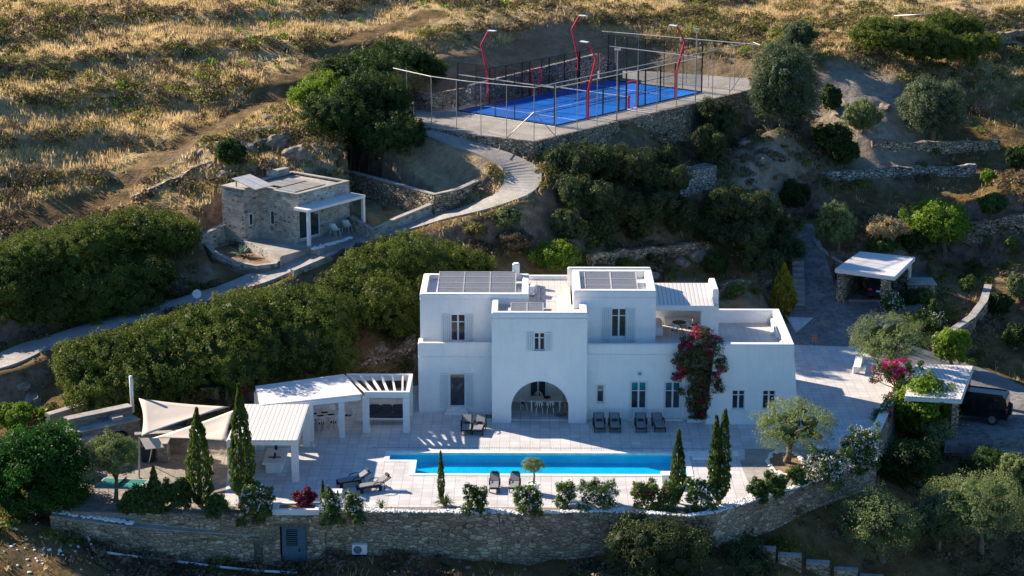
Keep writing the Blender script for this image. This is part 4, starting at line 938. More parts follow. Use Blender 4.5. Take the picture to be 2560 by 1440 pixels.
g0t = xa(1785, 7.9, 3.5); g1t = xa(1985, 8, 5.2)
mb = MB(); wallface(mb, g0, g1, -.01, 4.45, 7.62, hg, .3, 7.9, g0t, g1t+.03); mb.quad((g1, 7.62, 0), (g1+.02, gyb+.1, 0), (g1t+.03, gyb, 4.45), (g1t+.03, 7.9, 4.45)); mb.quad((g0, fy+.02, 0), (g0, 7.62, 0), (g0t, 7.9, 4.45), (g0t, fy+.02, 4.45)); mb.quad((g1, gyb+.1, 0), (g0, gyb+.1, 0), (g0, gyb, 4.45), (g1t+.03, gyb, 4.45))
mb.build('wall', M['plaster'], V_)
for q in hg: opening(V_, *q, 7.78, 'window', 0, transom=.74)
for q in hg:
    mb = MB(); mb.box(q[0]-.12, q[1]+.12, 7.55, 7.7, .72, .9); mb.build('sill_block', M['coping'], V_, bevel=.02)
par_box([(g0t, g1t+.03, 7.88, 8.35, 4.2, GT), (g1t-.45, g1t+.035, 8.34, 15.6, 4.3, GT), (12.3, g1t+.035, 15.59, gyb+.01, 4.3, GT)])
par_box([(g1t-.62, g1t-.44, 8.5, 10.2, 4.3, 4.75)], bev=.03); par_box([(g1t-.62, g1t-.44, 12.2, 15.5, 4.3, 4.75)], bev=.03)
mb = MB(); mb.box(15.4, 16.9, 16.02, 17.55, 0, 2.4); mb.build('rear_step', M['plaster'], V_, bevel=.05)
# chimneys
mb = MB(); cxx = xa(1290, 15.9, 7.9); mb.box(cxx-.24, cxx+.24, 15.55, 16.05, 7.5, 8.35); mb.build('chimney', M['plaster'], V_, bevel=.08, seg=3)
cxx = xa(1767, 8.6, 5.4); mb = MB().at((cxx, 8.55, 5.1)); mb.lathe([(.27, -.3), (.27, .45), (.24, .58), (.14, .68), (.02, .7)], n=16); mb.build('chimney', M['plaster'], V_, smooth=True)
# upper pergola (roof over the outdoor dining corner)
px0, px1 = ex1, xa(1783, 12.3, 6.5); r0y, r1y = 11.9, 15.6
mb = MB(); mb.prism([(px0, r0y), (px1, r0y), (px1, r1y), (px0, r1y)], [6.42, 6.42, 6.9, 6.9], [6.56, 6.56, 7.05, 7.05]); mb.build('pergola_roof', M['corrugated'], V_)
mb = MB(); mb.box(px0, px1+.0, r0y-.12, r0y-.002, 6.25, 6.6); mb.build('pergola_beam', M['paint'], V_, bevel=.01)
par_box([(px1+.003, px1+.42, 13.2, 16.02, 4.3, 7.3), (px1-.75, px1+.42, 12.75, 13.19, 4.3, 6.3)], 'pergola_pier', .05)
par_box([(px0, px1-.001, 15.65, 16.01, 4.3, 5.62), (px0, px1-1.75, 15.65, 16.01, 5.62, 6.95), (px1-.7, px1-.001, 15.65, 16.01, 5.62, 6.95), (px1-1.75, px1-.7, 15.65, 16.01, 6.15, 6.95)], 'pergola_wall', 0)
mb = MB().at((px0+1.3, 15.62, 6.1), 0, R(90)); mb.lathe([(.15, 0), (.14, .06), (.04, .1)], n=14); mb.build('wall_lamp', M['terracotta'], V_)
par_box([(px0+.9, px1-1.0, 15.0, 15.6, 4.313, 4.75), (px0+.05, px0+.65, 12.6, 15.0, 4.313, 4.85)], 'bench_seat', .03)
# solar collectors
def panel(x0, x1, y0, y1, z0, z1, rows, label, cat='solar panel', m='solar', frame='bar_white'):
    t = thing('solar_panel', label, cat, ((x0+x1)/2, y0, z0))
    mb = MB(); mb.prism([(x0, y0), (x1, y0), (x1, y1), (x0, y1)], [z0, z0, z1, z1], [z0+.05, z0+.05, z1+.05, z1+.05]); mb.build('glass', M[m], t)
    mb = MB(); 
    for k in range(rows+1):
        f = k/rows; y = y0+(y1-y0)*f; z = z0+(z1-z0)*f+.055; mb.bar((x0-.03, y, z), (x1+.03, y, z), .05, .035)
    for x in (x0-.02, x1+.02): mb.bar((x, y0, z0+.055), (x, y1, z1+.055), .05, .04)
    for x in (x0+.3, x1-.3): mb.box(x-.03, x+.03, y1-.1, y1-.04, z0-.12, z1)
    mb.build('frame', M[frame], t); return t
pxs = [-6.0, -4.32, -2.62, -.95]
for i in range(3): panel(pxs[i]+.03, pxs[i+1]-.03, 11.65, 15.55, 7.32, 7.75, 4, ['leftmost', 'middle', 'rightmost'][i]+' of the three large collectors on the left wing roof')
e0, e1 = xa(1465, 11, 8), xa(1594, 11, 8); em = (e0+e1)/2
for i in range(2): panel([e0, em+.04][i], [em-.04, e1][i], 10.75, 14.2, 7.72, 8.1, 3, ['left', 'right'][i]+' collector of the pair on the right hand roof block')
c0, c1 = xa(1278, 8.8, 7), xa(1357, 8.8, 7); cm_ = (c0+c1)/2
for i in range(2): panel([c0, cm_+.03][i], [cm_-.03, c1][i], 8.6, 10.3, 6.98, 7.12, 1, ['left', 'right'][i]+' of two small flat collectors on the roof over the arch')
ac_unit((xa(1332, 13.3, 7), 13.3, 6.86), R(80), 'white air conditioner standing on the roof terrace between the two blocks')
mb = MB()
for i, (a, b) in enumerate(((1352, 735), (1352, 748))): p = G(a, b, 6.9); mb.tube([(p.x, p.y, 6.86), (p.x, p.y, 7.3), (p.x+.3, p.y, 7.35)], .035, 6)
tag(mb.build('vent_pipes', M['grille']), 'small bent vent pipes on the tiled roof terrace', 'vent pipe')

# ------------------------------------------------------------------ pergolas on the terrace
def piece(name, boxes, m, par, bevel=0):
    for q in boxes:
        mb = MB(); mb.box(*q); mb.build(name, m, par, bevel=bevel)
# small corrugated pergola beside the cypress
pa_ = thing('corrugated_pergola', 'white pergola with ribbed flat roof beside the sunshades', 'pergola', (-15.5, 0, 0))
piece('post', [(-13.85, -13.45, -2.8, -2.4, 0, 2.35), (-13.85, -13.45, 3.1, 3.5, 0, 2.35)], M['paint'], pa_, .015)
mb = MB(); mb.box(-17.55, -17.3, -2.9, 3.4, 0, 2.35); mb.build('side_wall', M['plaster'], pa_, bevel=.03)
mb = MB(); mb.box(-17.55, -13.42, -3.0, -2.75, 2.353, 2.6); mb.box(-17.55, -13.42, 3.25, 3.5, 2.353, 2.6); mb.box(-13.67, -13.42, -2.75, 3.25, 2.353, 2.6); mb.box(-17.55, -17.3, -2.75, 3.25, 2.353, 2.6); mb.build('frame', M['paint'], pa_)
mb = MB(); mb.box(-17.5, -13.45, -2.98, 3.48, 2.603, 2.66); mb.build('roof', M['corrugated'], pa_)
mb = MB(); mb.box(-17.28, -16.2, 2.6, 3.2, 0, .95); mb.build('counter', M['plaster'], pa_, bevel=.03)
mb = MB(); mb.box(-17.28, -14.2, 3.2, 3.45, 0, 1.0); mb.build('counter_wall', M['plaster'], pa_, bevel=.02)
mb = MB(); mb.box(-17.26, -16.65, -1.0, 2.55, .44, .52); mb.build('bench_cushion', M['cushion'], pa_, bevel=.03)
mb = MB(); mb.box(-17.27, -16.62, -1.8, 2.58, 0, .438); mb.build('bench', M['plaster'], pa_, bevel=.02)
tb = thing('stone_table', 'white block table under the ribbed pergola', 'table', (-15.1, -.4, 0))
mb = MB(); mb.box(-15.75, -14.45, -1.5, 1.2, .58, .68); mb.build('tabletop', M['table_cloth'], tb, bevel=.02)
mb = MB(); mb.box(-15.55, -14.65, -1.3, 1.0, .004, .578); mb.build('base', M['plaster'], tb)
cd = thing('candle_holder', 'small rust coloured cross shaped ornament on the white block table', 'ornament', (-15.1, -.5, .68))
mb = MB(); mb.box(-15.45, -14.75, -.55, -.47, .683, .73); mb.box(-15.14, -15.06, -.9, -.1, .734, .78); mb.lathe([(.05, 0), (.05, .2)], (-15.1, -.5, .784), 8); mb.build('body', M['rust'], cd)
cd = thing('lantern', 'small black lantern at the far end of the white block table', 'lantern', (-15.2, .9, .68))
mb = MB(); mb.lathe([(.09, 0), (.09, .22), (.03, .32)], (-15.2, .9, .683), 8); mb.build('body', M['black_metal'], cd)
# long angled pergola and the open beamed bay
B0, B1, B2, B3 = G(638, 965, 2.7), G(860, 935, 2.7), G(905, 985, 2.7), G(655, 1012, 2.7)
pb_ = thing('long_pergola', 'long angled white pergola with solid roof over the outdoor dining table', 'pergola', (B2.x-3, B2.y+1, 0))
mb = MB(); mb.prism([tuple(p.xy) for p in (B3, B2, B1, B0)], 2.62, 2.70); mb.build('roof', M['paint'], pb_)
def beam(a, b, par, z0=2.32, z1=2.617, w=.22, nm='beam'):
    mb = MB(); a = Vector((a.x, a.y, (z0+z1)/2)); b = Vector((b.x, b.y, (z0+z1)/2)); mb.bar(a, b, w, z1-z0); mb.build(nm, M['paint'], par)
c_ = (B0+B1+B2+B3)/4
def ins(p, k=.06): q = p.lerp(c_, k); return q
I0, I1, I2, I3 = [ins(p, .03) for p in (B0, B1, B2, B3)]
beam(I3, I2, pb_); beam(I0, I1, pb_); beam(I3.lerp(I0, .06), I0.lerp(I3, .06), pb_)
for p, k in ((I0, .01), (I0.lerp(I3, .93), 0), (I3.lerp(I2, .48), 0), (I3.lerp(I2, .80), 0)):
    mb = MB(); mb.box(p.x-.17, p.x+.17, p.y-.17, p.y+.17, 0, 2.318); mb.build('post', M['paint'], pb_, bevel=.012)
mb = MB(); dq = (I1-I0).normalized(); mb.bar(I0+dq*.6-Vector((0, 0, 2.3)), I1-dq*.6-Vector((0, 0, 2.3)), .25, .8); mb.build('back_bench', M['plaster'], pb_, bevel=.03)
pc_ = thing('beam_pergola', 'white open pergola bay with six cross beams over the hanging sofa', 'pergola', (-9, 7.5, 0))
C0, C1, C2, C3 = G(1031, 935, 2.7), G(1027, 978, 2.7), G(905, 985, 2.7), G(862, 935, 2.7)
C0 = Vector((-7.6, C0.y, 0)); C1 = Vector((-7.6, C1.y, 0)); C2 = Vector((C2.x+.12, C1.y, 0)); C3 = Vector((C3.x+.1, C0.y, 0))
beam(C2, C1+Vector((.12, 0, 0)), pc_, 2.3, 2.68, .24); beam(C3, C0+Vector((.12, 0, 0)), pc_, 2.3, 2.68, .24); beam(C1+Vector((0, .125, 0)), C0-Vector((0, .125, 0)), pc_, 2.3, 2.68, .24)
for i in range(6):
    t = .05+i*.165; a = C2.lerp(C1, t); b = C3.lerp(C0, t); beam(a+Vector((0, .13, 0)), b-Vector((0, .13, 0)), pc_, 2.45, 2.64, .11, 'cross_beam')
for p in (C2+Vector((.05, 0, 0)), C1-Vector((.1, 0, 0)), C0-Vector((.1, 0, 0))):
    mb = MB(); mb.box(p.x-.2, p.x+.2, p.y-.2, p.y+.2, 0, 2.297); mb.build('post', M['paint'], pc_, bevel=.012)
# hanging sofa
hs_ = thing('hanging_sofa', 'white hanging swing sofa with dark cushions under the beamed pergola', 'sofa', (-9.1, 7.6, .35))
sx0, sx1, sy = xa(921, 7.4, .6), xa(1009, 7.4, .6), 7.3
mb = MB(); mb.box(sx0-.08, sx1+.08, sy-.05, sy+.85, .38, .46); mb.build('seat_frame', M['paint'], hs_, bevel=.01)
mb = MB(); mb.box(sx0-.08, sx1+.08, sy+.86, sy+.93, .40, 1.05); mb.build('back_frame', M['paint'], hs_)
for x in (sx0-.14, sx1+.085):
    mb = MB(); mb.box(x, x+.05, sy, sy+.85, .44, .75); mb.build('arm', M['paint'], hs_)
sw_ = (sx1-sx0)/3
for i in range(3):
    mb = MB(); mb.box(sx0+i*sw_+.02, sx0+(i+1)*sw_-.02, sy+.55, sy+.855, .6, 1.12); mb.build('back_cushion', M['cushion_dark'], hs_, bevel=.06)
mb = MB(); mb.box(sx0, sx1, sy-.03, sy+.56, .463, .6); mb.build('seat_cushion', M['cushion_dark'], hs_, bevel=.05)
for x in (sx0-.1, sx1+.1):
    for y in (sy+.1, sy+.8):
        mb = MB(); mb.tube([(x, y, .46), (x, y, 2.45)], .015, 5); mb.build('hanger', M['steel'], hs_)

# ------------------------------------------------------------------ dining chairs and tables
def make_chair(label, group):
    t = thing('dining_chair', label, 'chair', (0, 0, 0), group)
    mb = MB(); mb.lathe([(.02, .43), (.19, .43), (.22, .455), (.2, .475), (.02, .48)], n=14); mb.build('seat', M['cushion_dark'], t, smooth=True)
    mb = MB(); pts = []
    for i in range(13):
        a = -math.pi*.98+math.pi*.96*i/12; pts.append((math.cos(a)*.24, -math.sin(a)*.0+.21+abs(math.sin(a))*.03, .62-math.sin(a)*.24))
    mb.tube([(-.24, -.02, .62)]+pts+[(.24, -.02, .62)], .032, 6)
    for x in (-.12, 0, .12): mb.tube([(x, .2, .47), (x*1.2, .235, .82)], .03, 5)
    mb.build('backrest', M['paint'], t, smooth=True)
    for sx in (-1, 1):
        for sy in (-1, 1):
            mb = MB(); mb.tube([(sx*.17, sy*.17, .44), (sx*.22, sy*.23, 0)], .018, 6); mb.build('leg', M['paint'], t)
    for sx in (-1, 1):
        mb = MB(); mb.tube([(sx*.22, -.2, .43), (sx*.24, -.02, .62)], .018, 6); mb.build('armrest', M['paint'], t)
    return t
chair0 = make_chair('white open backed chair with black seat at the table under the arch', 'dining chairs under the arch')
# loggia table
def dtable(name, label, x0, x1, y0, y1, z, th=.06, leg=.1):
    t = thing(name, label, 'table', ((x0+x1)/2, (y0+y1)/2, z))
    mb = MB(); mb.box(x0, x1, y0, y1, z+.70, z+.70+th); mb.build('tabletop', M['table_cloth'], t, bevel=.01)
    for x in (x0+.1, x1-.1-leg):
        for y in (y0+.1, y1-.1-leg):
            mb = MB(); mb.box(x, x+leg, y, y+leg, z, z+.698); mb.build('leg', M['paint'], t)
    return t
tx0, tx1 = xa(1323, 10, .8), xa(1405, 10, .8)
dtable('dining_table', 'long white dining table with bowl inside the arched loggia', tx0, tx1, 9.6, 10.6, .1)
yc = 9.35
chair0.location = (tx0+.65, yc, .102); chair0.rotation_euler = (0, 0, R(180))
lab = ['white chair with black seat on the near side of the loggia table, left one', 'white chair with black seat on the near side of the loggia table, right one', 'white chair at the left end of the loggia table', 'white chair at the right end of the loggia table', 'white chair on the far side of the loggia table, left one', 'white chair on the far side of the loggia table, right one']
chair0['label'] = lab[0]
for i, (x, y, a) in enumerate([(tx0+1.35, yc, 180), (tx0-.35, 10.1, 90), (tx1+.35, 10.1, -90), (tx0+.6, 10.9, 0), (tx0+1.4, 10.9, 0)]): dup(chair0, (x, y, .102), R(a), lab[i+1])
def bowl(x, y, z, r, m, label, cat='bowl'):
    t = thing('fruit_bowl' if cat == 'bowl' else 'place_mat', label, cat, (x, y, z)); mb = MB(); mb.lathe([(r*.4, .002), (r, .09), (r*.95, .095), (r*.35, .03)], (x, y, z), 14); mb.build('dish', m, t, smooth=True)
bowl((tx0+tx1)/2+.1, 10.1, .862, .26, M['rust'], 'dark red bowl in the middle of the loggia table')
# long dining table under the angled pergola
d_ = (B2-B3).normalized(); an = math.atan2(d_.y, d_.x)
pt = G(800, 1036, .76); TT = thing('dining_table', 'long white outdoor dining table with dark placemats under the angled pergola', 'table', (pt.x, pt.y, 0))
Mt = lambda: MB().at((pt.x, pt.y, 0), an)
m1 = Mt(); m1.box(-1.9, 1.25, -.5, .5, .7, .76); m1.build('tabletop', M['table_cloth'], TT, bevel=.01)
for x in (-1.75, 1.02):
    for y in (-.42, .3): m1 = Mt(); m1.box(x, x+.13, y, y+.13, 0, .698); m1.build('leg', M['paint'], TT)
def tloc(x, y, z=0): v = Matrix.Rotation(an, 4, 'Z') @ Vector((x, y, z)); return (pt.x+v.x, pt.y+v.y, z)
mats = []
for i, (x, y) in enumerate([(-1.4, -.25), (-.75, -.25), (-.05, -.25), (.65, -.25), (-1.0, .25), (-.35, .25), (.35, .25)]):
    m1 = MB().at(tloc(x, y, .763), an); m1.box(-.2, .2, -.14, .14, 0, .008); o = m1.build('placemat', M['cushion_dark']); tag(o, ['dark placemat at the near left corner of the pergola table', 'dark placemat second from left on the near side of the pergola table', 'dark placemat third from left on the near side of the pergola table', 'dark placemat at the near right corner of the pergola table', 'dark placemat leftmost on the far side of the pergola table', 'dark placemat in the middle of the far side of the pergola table', 'dark placemat rightmost on the far side of the pergola table'][i], 'placemat', 'dark placemats on the pergola table')
lab = ['leftmost near side', 'second near side', 'third near side', 'rightmost near side', 'right hand end', 'far side left', 'far side middle', 'far side right']
for i, (x, y, a) in enumerate([(-1.5, -.85, 180), (-.85, -.85, 175), (-.1, -.85, 180), (.65, -.85, 186), (1.85, .1, -75), (-1.0, .85, 0), (-.2, .85, 0), (.7, .85, 0)]):
    dup(chair0, tloc(x, y), an+R(a), 'white chair with black seat, %s of the pergola dining table' % lab[i], group='dining chairs under the angled pergola')
# ------------------------------------------------------------------ shade sails, masts
def sail(label, A, B, C_, sag=.12):
    A, B, C_ = map(Vector, (A, B, C_)); cen = (A+B+C_)/3; N = 14; vs = {}; mb = MB(); vl = []; fs = []
    for i in range(N+1):
        for j in range(N+1-i):
            a, b = i/N, j/N; c = 1-a-b; p = A*a+B*b+C_*c
            e = min(a, b, c); pull = (1-(3*max(0, .333-e))) ; edge = 4*(a*b*(c < .999)+b*c+a*c)-27*.0*a*b*c
            q = p.lerp(cen, .16*max(0, (4*max(a*b*(1-c)**0, 0)*(c < 1e-6)+4*b*c*(a < 1e-6)+4*a*c*(b < 1e-6))))
            q = p.lerp(cen, .12*(4*(a*b+b*c+a*c)*(1-27*a*b*c))*.9 if a*b*c < .037 else 0); q.z -= sag*27*a*b*c+.03*math.sin(a*20+b*9)*(1-a)*27*a*b*c
            vs[(i, j)] = len(vl); vl.append(tuple(q))
    for i in range(N):
        for j in range(N-i):
            fs.append((vs[(i, j)], vs[(i+1, j)], vs[(i, j+1)]))
            if j < N-i-1: fs.append((vs[(i+1, j)], vs[(i+1, j+1)], vs[(i, j+1)]))
    t = thing('shade_sail', label, 'shade sail', tuple(cen)); mb.add(vl, fs); o = mb.build('canvas', M['sail'], t, smooth=True)
    sd = o.modifiers.new('s', 'SOLIDIFY'); sd.thickness = .012
    for n_, (p, q) in enumerate(((A, B), (B, C_), (C_, A))): pass
    return t
sail('larger cream triangular shade sail, the far one with a tree shadow on it', Yp(347, 996, 3.6), Yp(573, 1017, 2.6), Yp(353, 1092, -1.9))
sail('smaller cream triangular shade sail, the near one touching the ribbed pergola', Yp(592, 1022, 2.4), Yp(380, 1095, -1.9), Yp(566, 1102, -2.8))
def mast(px, pt_, pb, label):
    b = G(px, pb); t = thing('sail_mast', label, 'mast', tuple(b)); top = Yp(px, pt_, b.y); mb = MB(); mb.tube([b, top], .055, 8); mb.build('pole', M['steel'], t); mb = MB(); mb.box(b.x-.12, b.x+.12, b.y-.12, b.y+.12, .003, .03); mb.build('base_plate', M['steel'], t)
mast(348, 1093, 1196, 'steel mast holding the low corner of the shade sails beside the olive tree')
mast(575, 1100, 1204, 'steel mast at the near corner of the ribbed pergola holding a shade sail')
b_ = G(572, 1170); mb = MB(); mb.tube([Yp(574, 1110, b_.y+.3), G(554, 1174)], .012, 4); tag(mb.build('guy_rope', M['steel']), 'thin slanting guy rope beside the ribbed pergola', 'rope')
# ------------------------------------------------------------------ stone oven corner on the west terrace
def stonewall(label, boxes, name='stone_wall', m='guest_stone', capm='cap', cat='wall', cap=True):
    q0 = boxes[0]; t = thing(name, label, cat, (q0[0], q0[2], q0[4]))
    for q in boxes:
        mb = MB(); mb.box(*q); mb.build('wall', M[m], t)
        if cap: mb = MB(); mb.box(q[0]-.04, q[1]+.04, q[2]-.04, q[3]+.04, q[5]+.003, q[5]+.07); mb.build('capping', M[capm], t)
    return t
M['oven_stone'] = ashlar('oven_stone', (.33, .30, .26), (.24, .225, .20), (.5, .47, .42), (.42, .38, .33), .34, .13, .05, .8, .014)
def rwall(label, a, b, z0, z1, th=.4, z1b=None, m='oven_stone', name='stone_wall'):
    a = Vector(a); b = Vector(b); o = wallrun([a.xy, b.xy], [z1, z1 if z1b is None else z1b], z0, th, name, M[m], cap=M['cap']); tag(o, label, 'wall'); return o
a = G(128, 1090, 0); b = G(262, 1050, 0)
rwall('low stone wall with loose stones on top, furthest left of the terrace', a, b, -.5, 1.35, .45)
# oven block
o0 = G(195, 1153, 0); o1 = G(352, 1118, 0); dv = (o1-o0).normalized(); nv = Vector((-dv.y, dv.x, 0))
ov = thing('stone_oven', 'stone built outdoor oven block with arched opening and white flue', 'oven', tuple(o0)); ang = math.atan2(dv.y, dv.x); ln = (o1-o0).length
Mo = lambda: MB().at((o0.x, o0.y, 0), ang)
m1 = Mo(); hx = ln-1.45
prof = [(0, 0), (hx-.75, 0)]+[(hx-.75*math.cos(math.pi*i/12), .85+.5*math.sin(math.pi*i/12)) for i in range(13)]+[(hx+.75, 0), (ln, 0), (ln, 1.75), (0, 1.75)]
tr_ = tessellate_polygon([[Vector((p[0], p[1], 0)) for p in prof]])
m1.add([(p[0], 0, p[1]) for p in prof], [tuple(t) for t in tr_]); m1.box(0, ln, .9, 1.6, 0, 2.3); m1.box(0, hx-.76, .01, .9, 0, 1.75); m1.box(hx+.76, ln, .01, .9, 0, 1.75); m1.box(hx-.76, hx+.76, .01, .9, 1.36, 1.75); m1.build('wall', M['oven_stone'], ov)
m1 = Mo(); m1.box(-.05, ln+.05, -.05, .897, 1.753, 1.83); m1.box(-.05, ln+.05, .95, 1.65, 2.303, 2.37); m1.build('capping', M['cap'], ov)
m1 = Mo(); m1.box(hx-.7, hx+.7, .6, .88, 0, 1.3); m1.build('oven_mouth', M['dark_in'], ov)
fl = G(331, 1040, 0); mb = Mo(); mb.box(ln-1.6, ln-.9, .3, .9, 1.83, 2.1); mb.build('vent_box', M['cap'], ov)
yfl = (o0+dv*ln+nv*1.3).y; mb = MB(); q = Yp(331, 1018, yfl); mb.tube([(q.x, q.y, 1.9), (q.x, q.y, Yp(331, 940, yfl).z)], .11, 10); mb.build('flue', M['paint'], ov, smooth=True)
m1 = Mo(); m1.box(-.02, 1.1, -.55, -.02, 0, 1.45); m1.build('side_block', M['oven_stone'], ov); m1 = Mo(); m1.box(-.05, 1.15, -.6, -.0, 1.453, 1.52); m1.build('block_top', M['cap'], ov)
m1 = Mo(); m1.box(-.1, .9, -1.4, -.57, 0, .55); m1.build('hearth_step', M['oven_stone'], ov)
rwall('stone wall rising behind the oven to the steps', G(240, 1040, 1.0), G(352, 1012, 1.0), -.5, 2.6, .5)
rwall('long stone wall behind the shade sails', G(352, 1060, 0)+Vector((0, 2.5, 0)), G(640, 1010, 0)+Vector((-.2, .3, 0)), -.5, 1.5, .45)
# stepped stone terraces above the sails
for i, (x0, x1, yt, label) in enumerate([(380, 425, 985, 'stepped stone terrace wall above the sails, left block'), (425, 500, 1003, 'stepped stone terrace wall above the sails, long middle block'), (500, 545, 985, 'stepped stone terrace wall above the sails, highest right block')]):
    y = 10.0-i*.25; z1 = za(yt, y, xa(x0, y, 2)); stonewall(label, [(xa(x0, y, 2), xa(x1, y, 2)-.01, y, y+1.3, 0, z1+[.3, .1, .35][i])], 'terrace_wall', 'oven_stone')
# barbecue counter with its tan shade
bc = G(378, 1155, 0); t = thing('barbecue', 'covered barbecue with green top in the dark stone niche under a small tan awning', 'barbecue', tuple(bc))
mb = MB(); mb.box(bc.x-.55, bc.x+.15, bc.y-.05, bc.y+.55, .003, 1.0); mb.build('cover', M['cushion_dark'], t, bevel=.06); mb = MB().at((bc.x-.2, bc.y+.25, 1.0)); mb.lathe([(.3, 0), (.26, .14), (.1, .22), (.02, .23)], n=12); mb.build('lid', M['plastic_green'], t, smooth=True)
stonewall('narrow stone pier to the right of the covered barbecue', [(bc.x+.4, bc.x+1.0, bc.y-.1, bc.y+.8, 0, 1.15)], 'stone_pier', 'oven_stone', cat='pier')
rwall('stone wall behind the covered barbecue', bc+Vector((-1.1, .9, 0)), bc+Vector((1.9, 1.5, 0)), 0, 1.35, .4)
aw = thing('tan_awning', 'small square tan awning tilted over the barbecue niche', 'awning', tuple(G(375, 1112, 1.8))); mb = MB()
q = [Yp(350, 1095, -1.6), Yp(395, 1093, -1.4), Yp(410, 1118, -2.2), Yp(365, 1123, -2.4)]; mb.add([tuple(p) for p in q]+[tuple(p-Vector((0, 0, .03))) for p in q], [(0, 1, 2, 3), (7, 6, 5, 4), (0, 4, 5, 1), (1, 5, 6, 2), (2, 6, 7, 3), (3, 7, 4, 0)]); mb.build('panel', M['sail'], aw)
mb = MB(); mb.tube([G(372, 1160), q[3]+Vector((.3, .3, -.03))], .03, 6); mb.build('support', M['steel'], aw)
# sink / low parapet by the terrace edge
rwall('low pale parapet with a white sphere on the west edge of the terrace', G(215, 1205, 0), G(238, 1178, 0), -.3, .45, .3)
# outdoor shower
sh = G(270, 1010, 1.2); sh_ = thing('outdoor_shower', 'thin grey outdoor shower post with bent head behind the low stone wall', 'shower', tuple(sh)); mb = MB(); s1 = Yp(270, 982, sh.y); mb.tube([(sh.x, sh.y, .5), s1, s1+Vector((.08, 0, .06)), s1+Vector((.1, 0, -.08))], .03, 6); mb.build('pipe', M['steel'], sh_)
# table tennis table
tt0 = [G(235, 1220, .76), G(343, 1223, .76), G(372, 1200, .76), G(262, 1195, .76)]
tt = thing('table_tennis_table', 'green table tennis table behind the small olive tree', 'table', tuple(G(300, 1250, 0))); cc = (tt0[0]+tt0[1]+tt0[2]+tt0[3])/4; 
mb = MB(); mb.prism([tuple(p.xy) for p in tt0], .74, .77); mb.build('tabletop', M['green_top'], tt)
mb = MB(); P4 = [p.xy for p in tt0]
for i in range(4): a, b = P4[i], P4[(i+1) % 4]; mb.bar((a.x, a.y, .773), (b.x, b.y, .773), .035, .006)
a, b = (P4[0]+P4[3])/2, (P4[1]+P4[2])/2; mb.bar((a.x, a.y, .773), (b.x, b.y, .773), .02, .006); mb.build('lines', M['line_white'], tt)
a, b = (P4[0]+P4[1])/2, (P4[2]+P4[3])/2; mb = MB(); mb.bar((a.x, a.y, .85), (b.x, b.y, .85), .012, .15); mb.build('net', M['black_metal'], tt)
for p in P4: q = p.lerp(cc.xy, .18); mb = MB(); mb.tube([(q.x, q.y, 0), (q.x, q.y, .738)], .02, 6); mb.build('leg', M['steel'], tt)

# ------------------------------------------------------------------ sun loungers
def make_lounger(label, group, back=25, pillow='low'):
    t = thing('sun_lounger', label, 'sun lounger', (0, 0, 0), group); hb = R(back)     # head at +y, foot at -y
    by, bz = .25, .34; ex, ez = by+math.cos(hb)*.78, bz+math.sin(hb)*.78
    mb = MB(); mb.box(-.33, .33, -1.0, by, .26, .33)
    mb.bar((-.31, by, bz-.02), (-.31, ex, ez-.02), .05, .05); mb.bar((.31, by, bz-.02), (.31, ex, ez-.02), .05, .05); mb.bar((-.33, ex, ez-.02), (.33, ex, ez-.02), .05, .05)
    mb.build('frame', M['wicker'], t, bevel=.01)
    for x in (-.35, .30):
        for y0, y1 in ((-.95, -.78), (.18, .34)):
            mb = MB(); mb.frus((x, x+.05, y0, y1), (x, x+.05, y0-.03, y1+.03), 0.003, .3); mb.build('leg', M['wicker'], t)
    for x in (-.39, .35):
        mb = MB(); mb.tube([(x+.02, -.25, .3), (x+.02, -.12, .50), (x+.02, .2, .56), (x+.02, .48, .5), (x+.02, .52, .003)], [.022, .03, .03, .03, .022], 6); mb.build('armrest', M['wicker'], t)
    mb = MB(); mb.box(-.29, .29, -.98, by-.02, .332, .40); mb.build('seat_cushion', M['cushion'], t, bevel=.025)
    mb = MB(); m_ = MB().at((0, by, bz+.01), 0, hb); m_.box(-.29, .29, 0, .76, 0, .07); m_.build('back_cushion', M['cushion'], t, bevel=.025)
    if pillow == 'low': m_ = MB().at((0, by-.1, bz+.08), 0, 0); m_.box(-.2, .2, -.1, .1, 0, .12); m_.build('pillow', M['cushion_dark'], t, bevel=.05)
    elif pillow == 'head': m_ = MB().at((0, by+math.cos(hb)*.72, bz+math.sin(hb)*.72+.07), 0, hb); m_.box(-.26, .26, -.12, .08, 0, .11); m_.build('pillow', M['cushion_dark'], t, bevel=.05)
    return t
lg = 'sun loungers around the pool'
l0 = make_lounger('grey sun lounger left of the pair nearest the left wing, with small pillow', lg)
p = G(1166, 1088); l0.location = (p.x, p.y+.95, .004); l0.rotation_euler.z = R(0)
p = G(1200, 1088); dup(l0, (p.x-.05, p.y+.9, .004), R(-7), 'grey sun lounger right of the pair nearest the left wing, half in sun')
for px, i in ((1499, 0), (1538, 1), (1604, 2)):
    p = G(px, 1082); dup(l0, (p.x, p.y+.95, .004), R([1, 0, -1][i]), ['first from left', 'second from left', 'third from left'][i]+' of the four grey sun loungers in front of the villa doors')
p = G(1648, 1082); l3 = make_lounger('rightmost of the four grey sun loungers in front of the villa doors, without pillow', lg, 22, None); l3.location = (p.x, p.y+1.0, .004); l3.rotation_euler.z = R(4)
l4 = make_lounger('sun lounger with dark head roll, left one of the near side pair', lg, 30, 'head'); p = G(1236, 1232); l4.location = (p.x, p.y+.8, .004); l4.scale = (.86, .86, .86)
p = G(1287, 1232); dup(l4, (p.x, p.y+.8, .004), R(-2), 'sun lounger with dark head roll beside the potted olive tree')
l5 = make_lounger('dark sun lounger lying in shade left of the pool, foot to the left', lg, 28, 'head'); p = G(885, 1211); l5.location = (p.x, p.y, .004); l5.rotation_euler.z = R(-66)
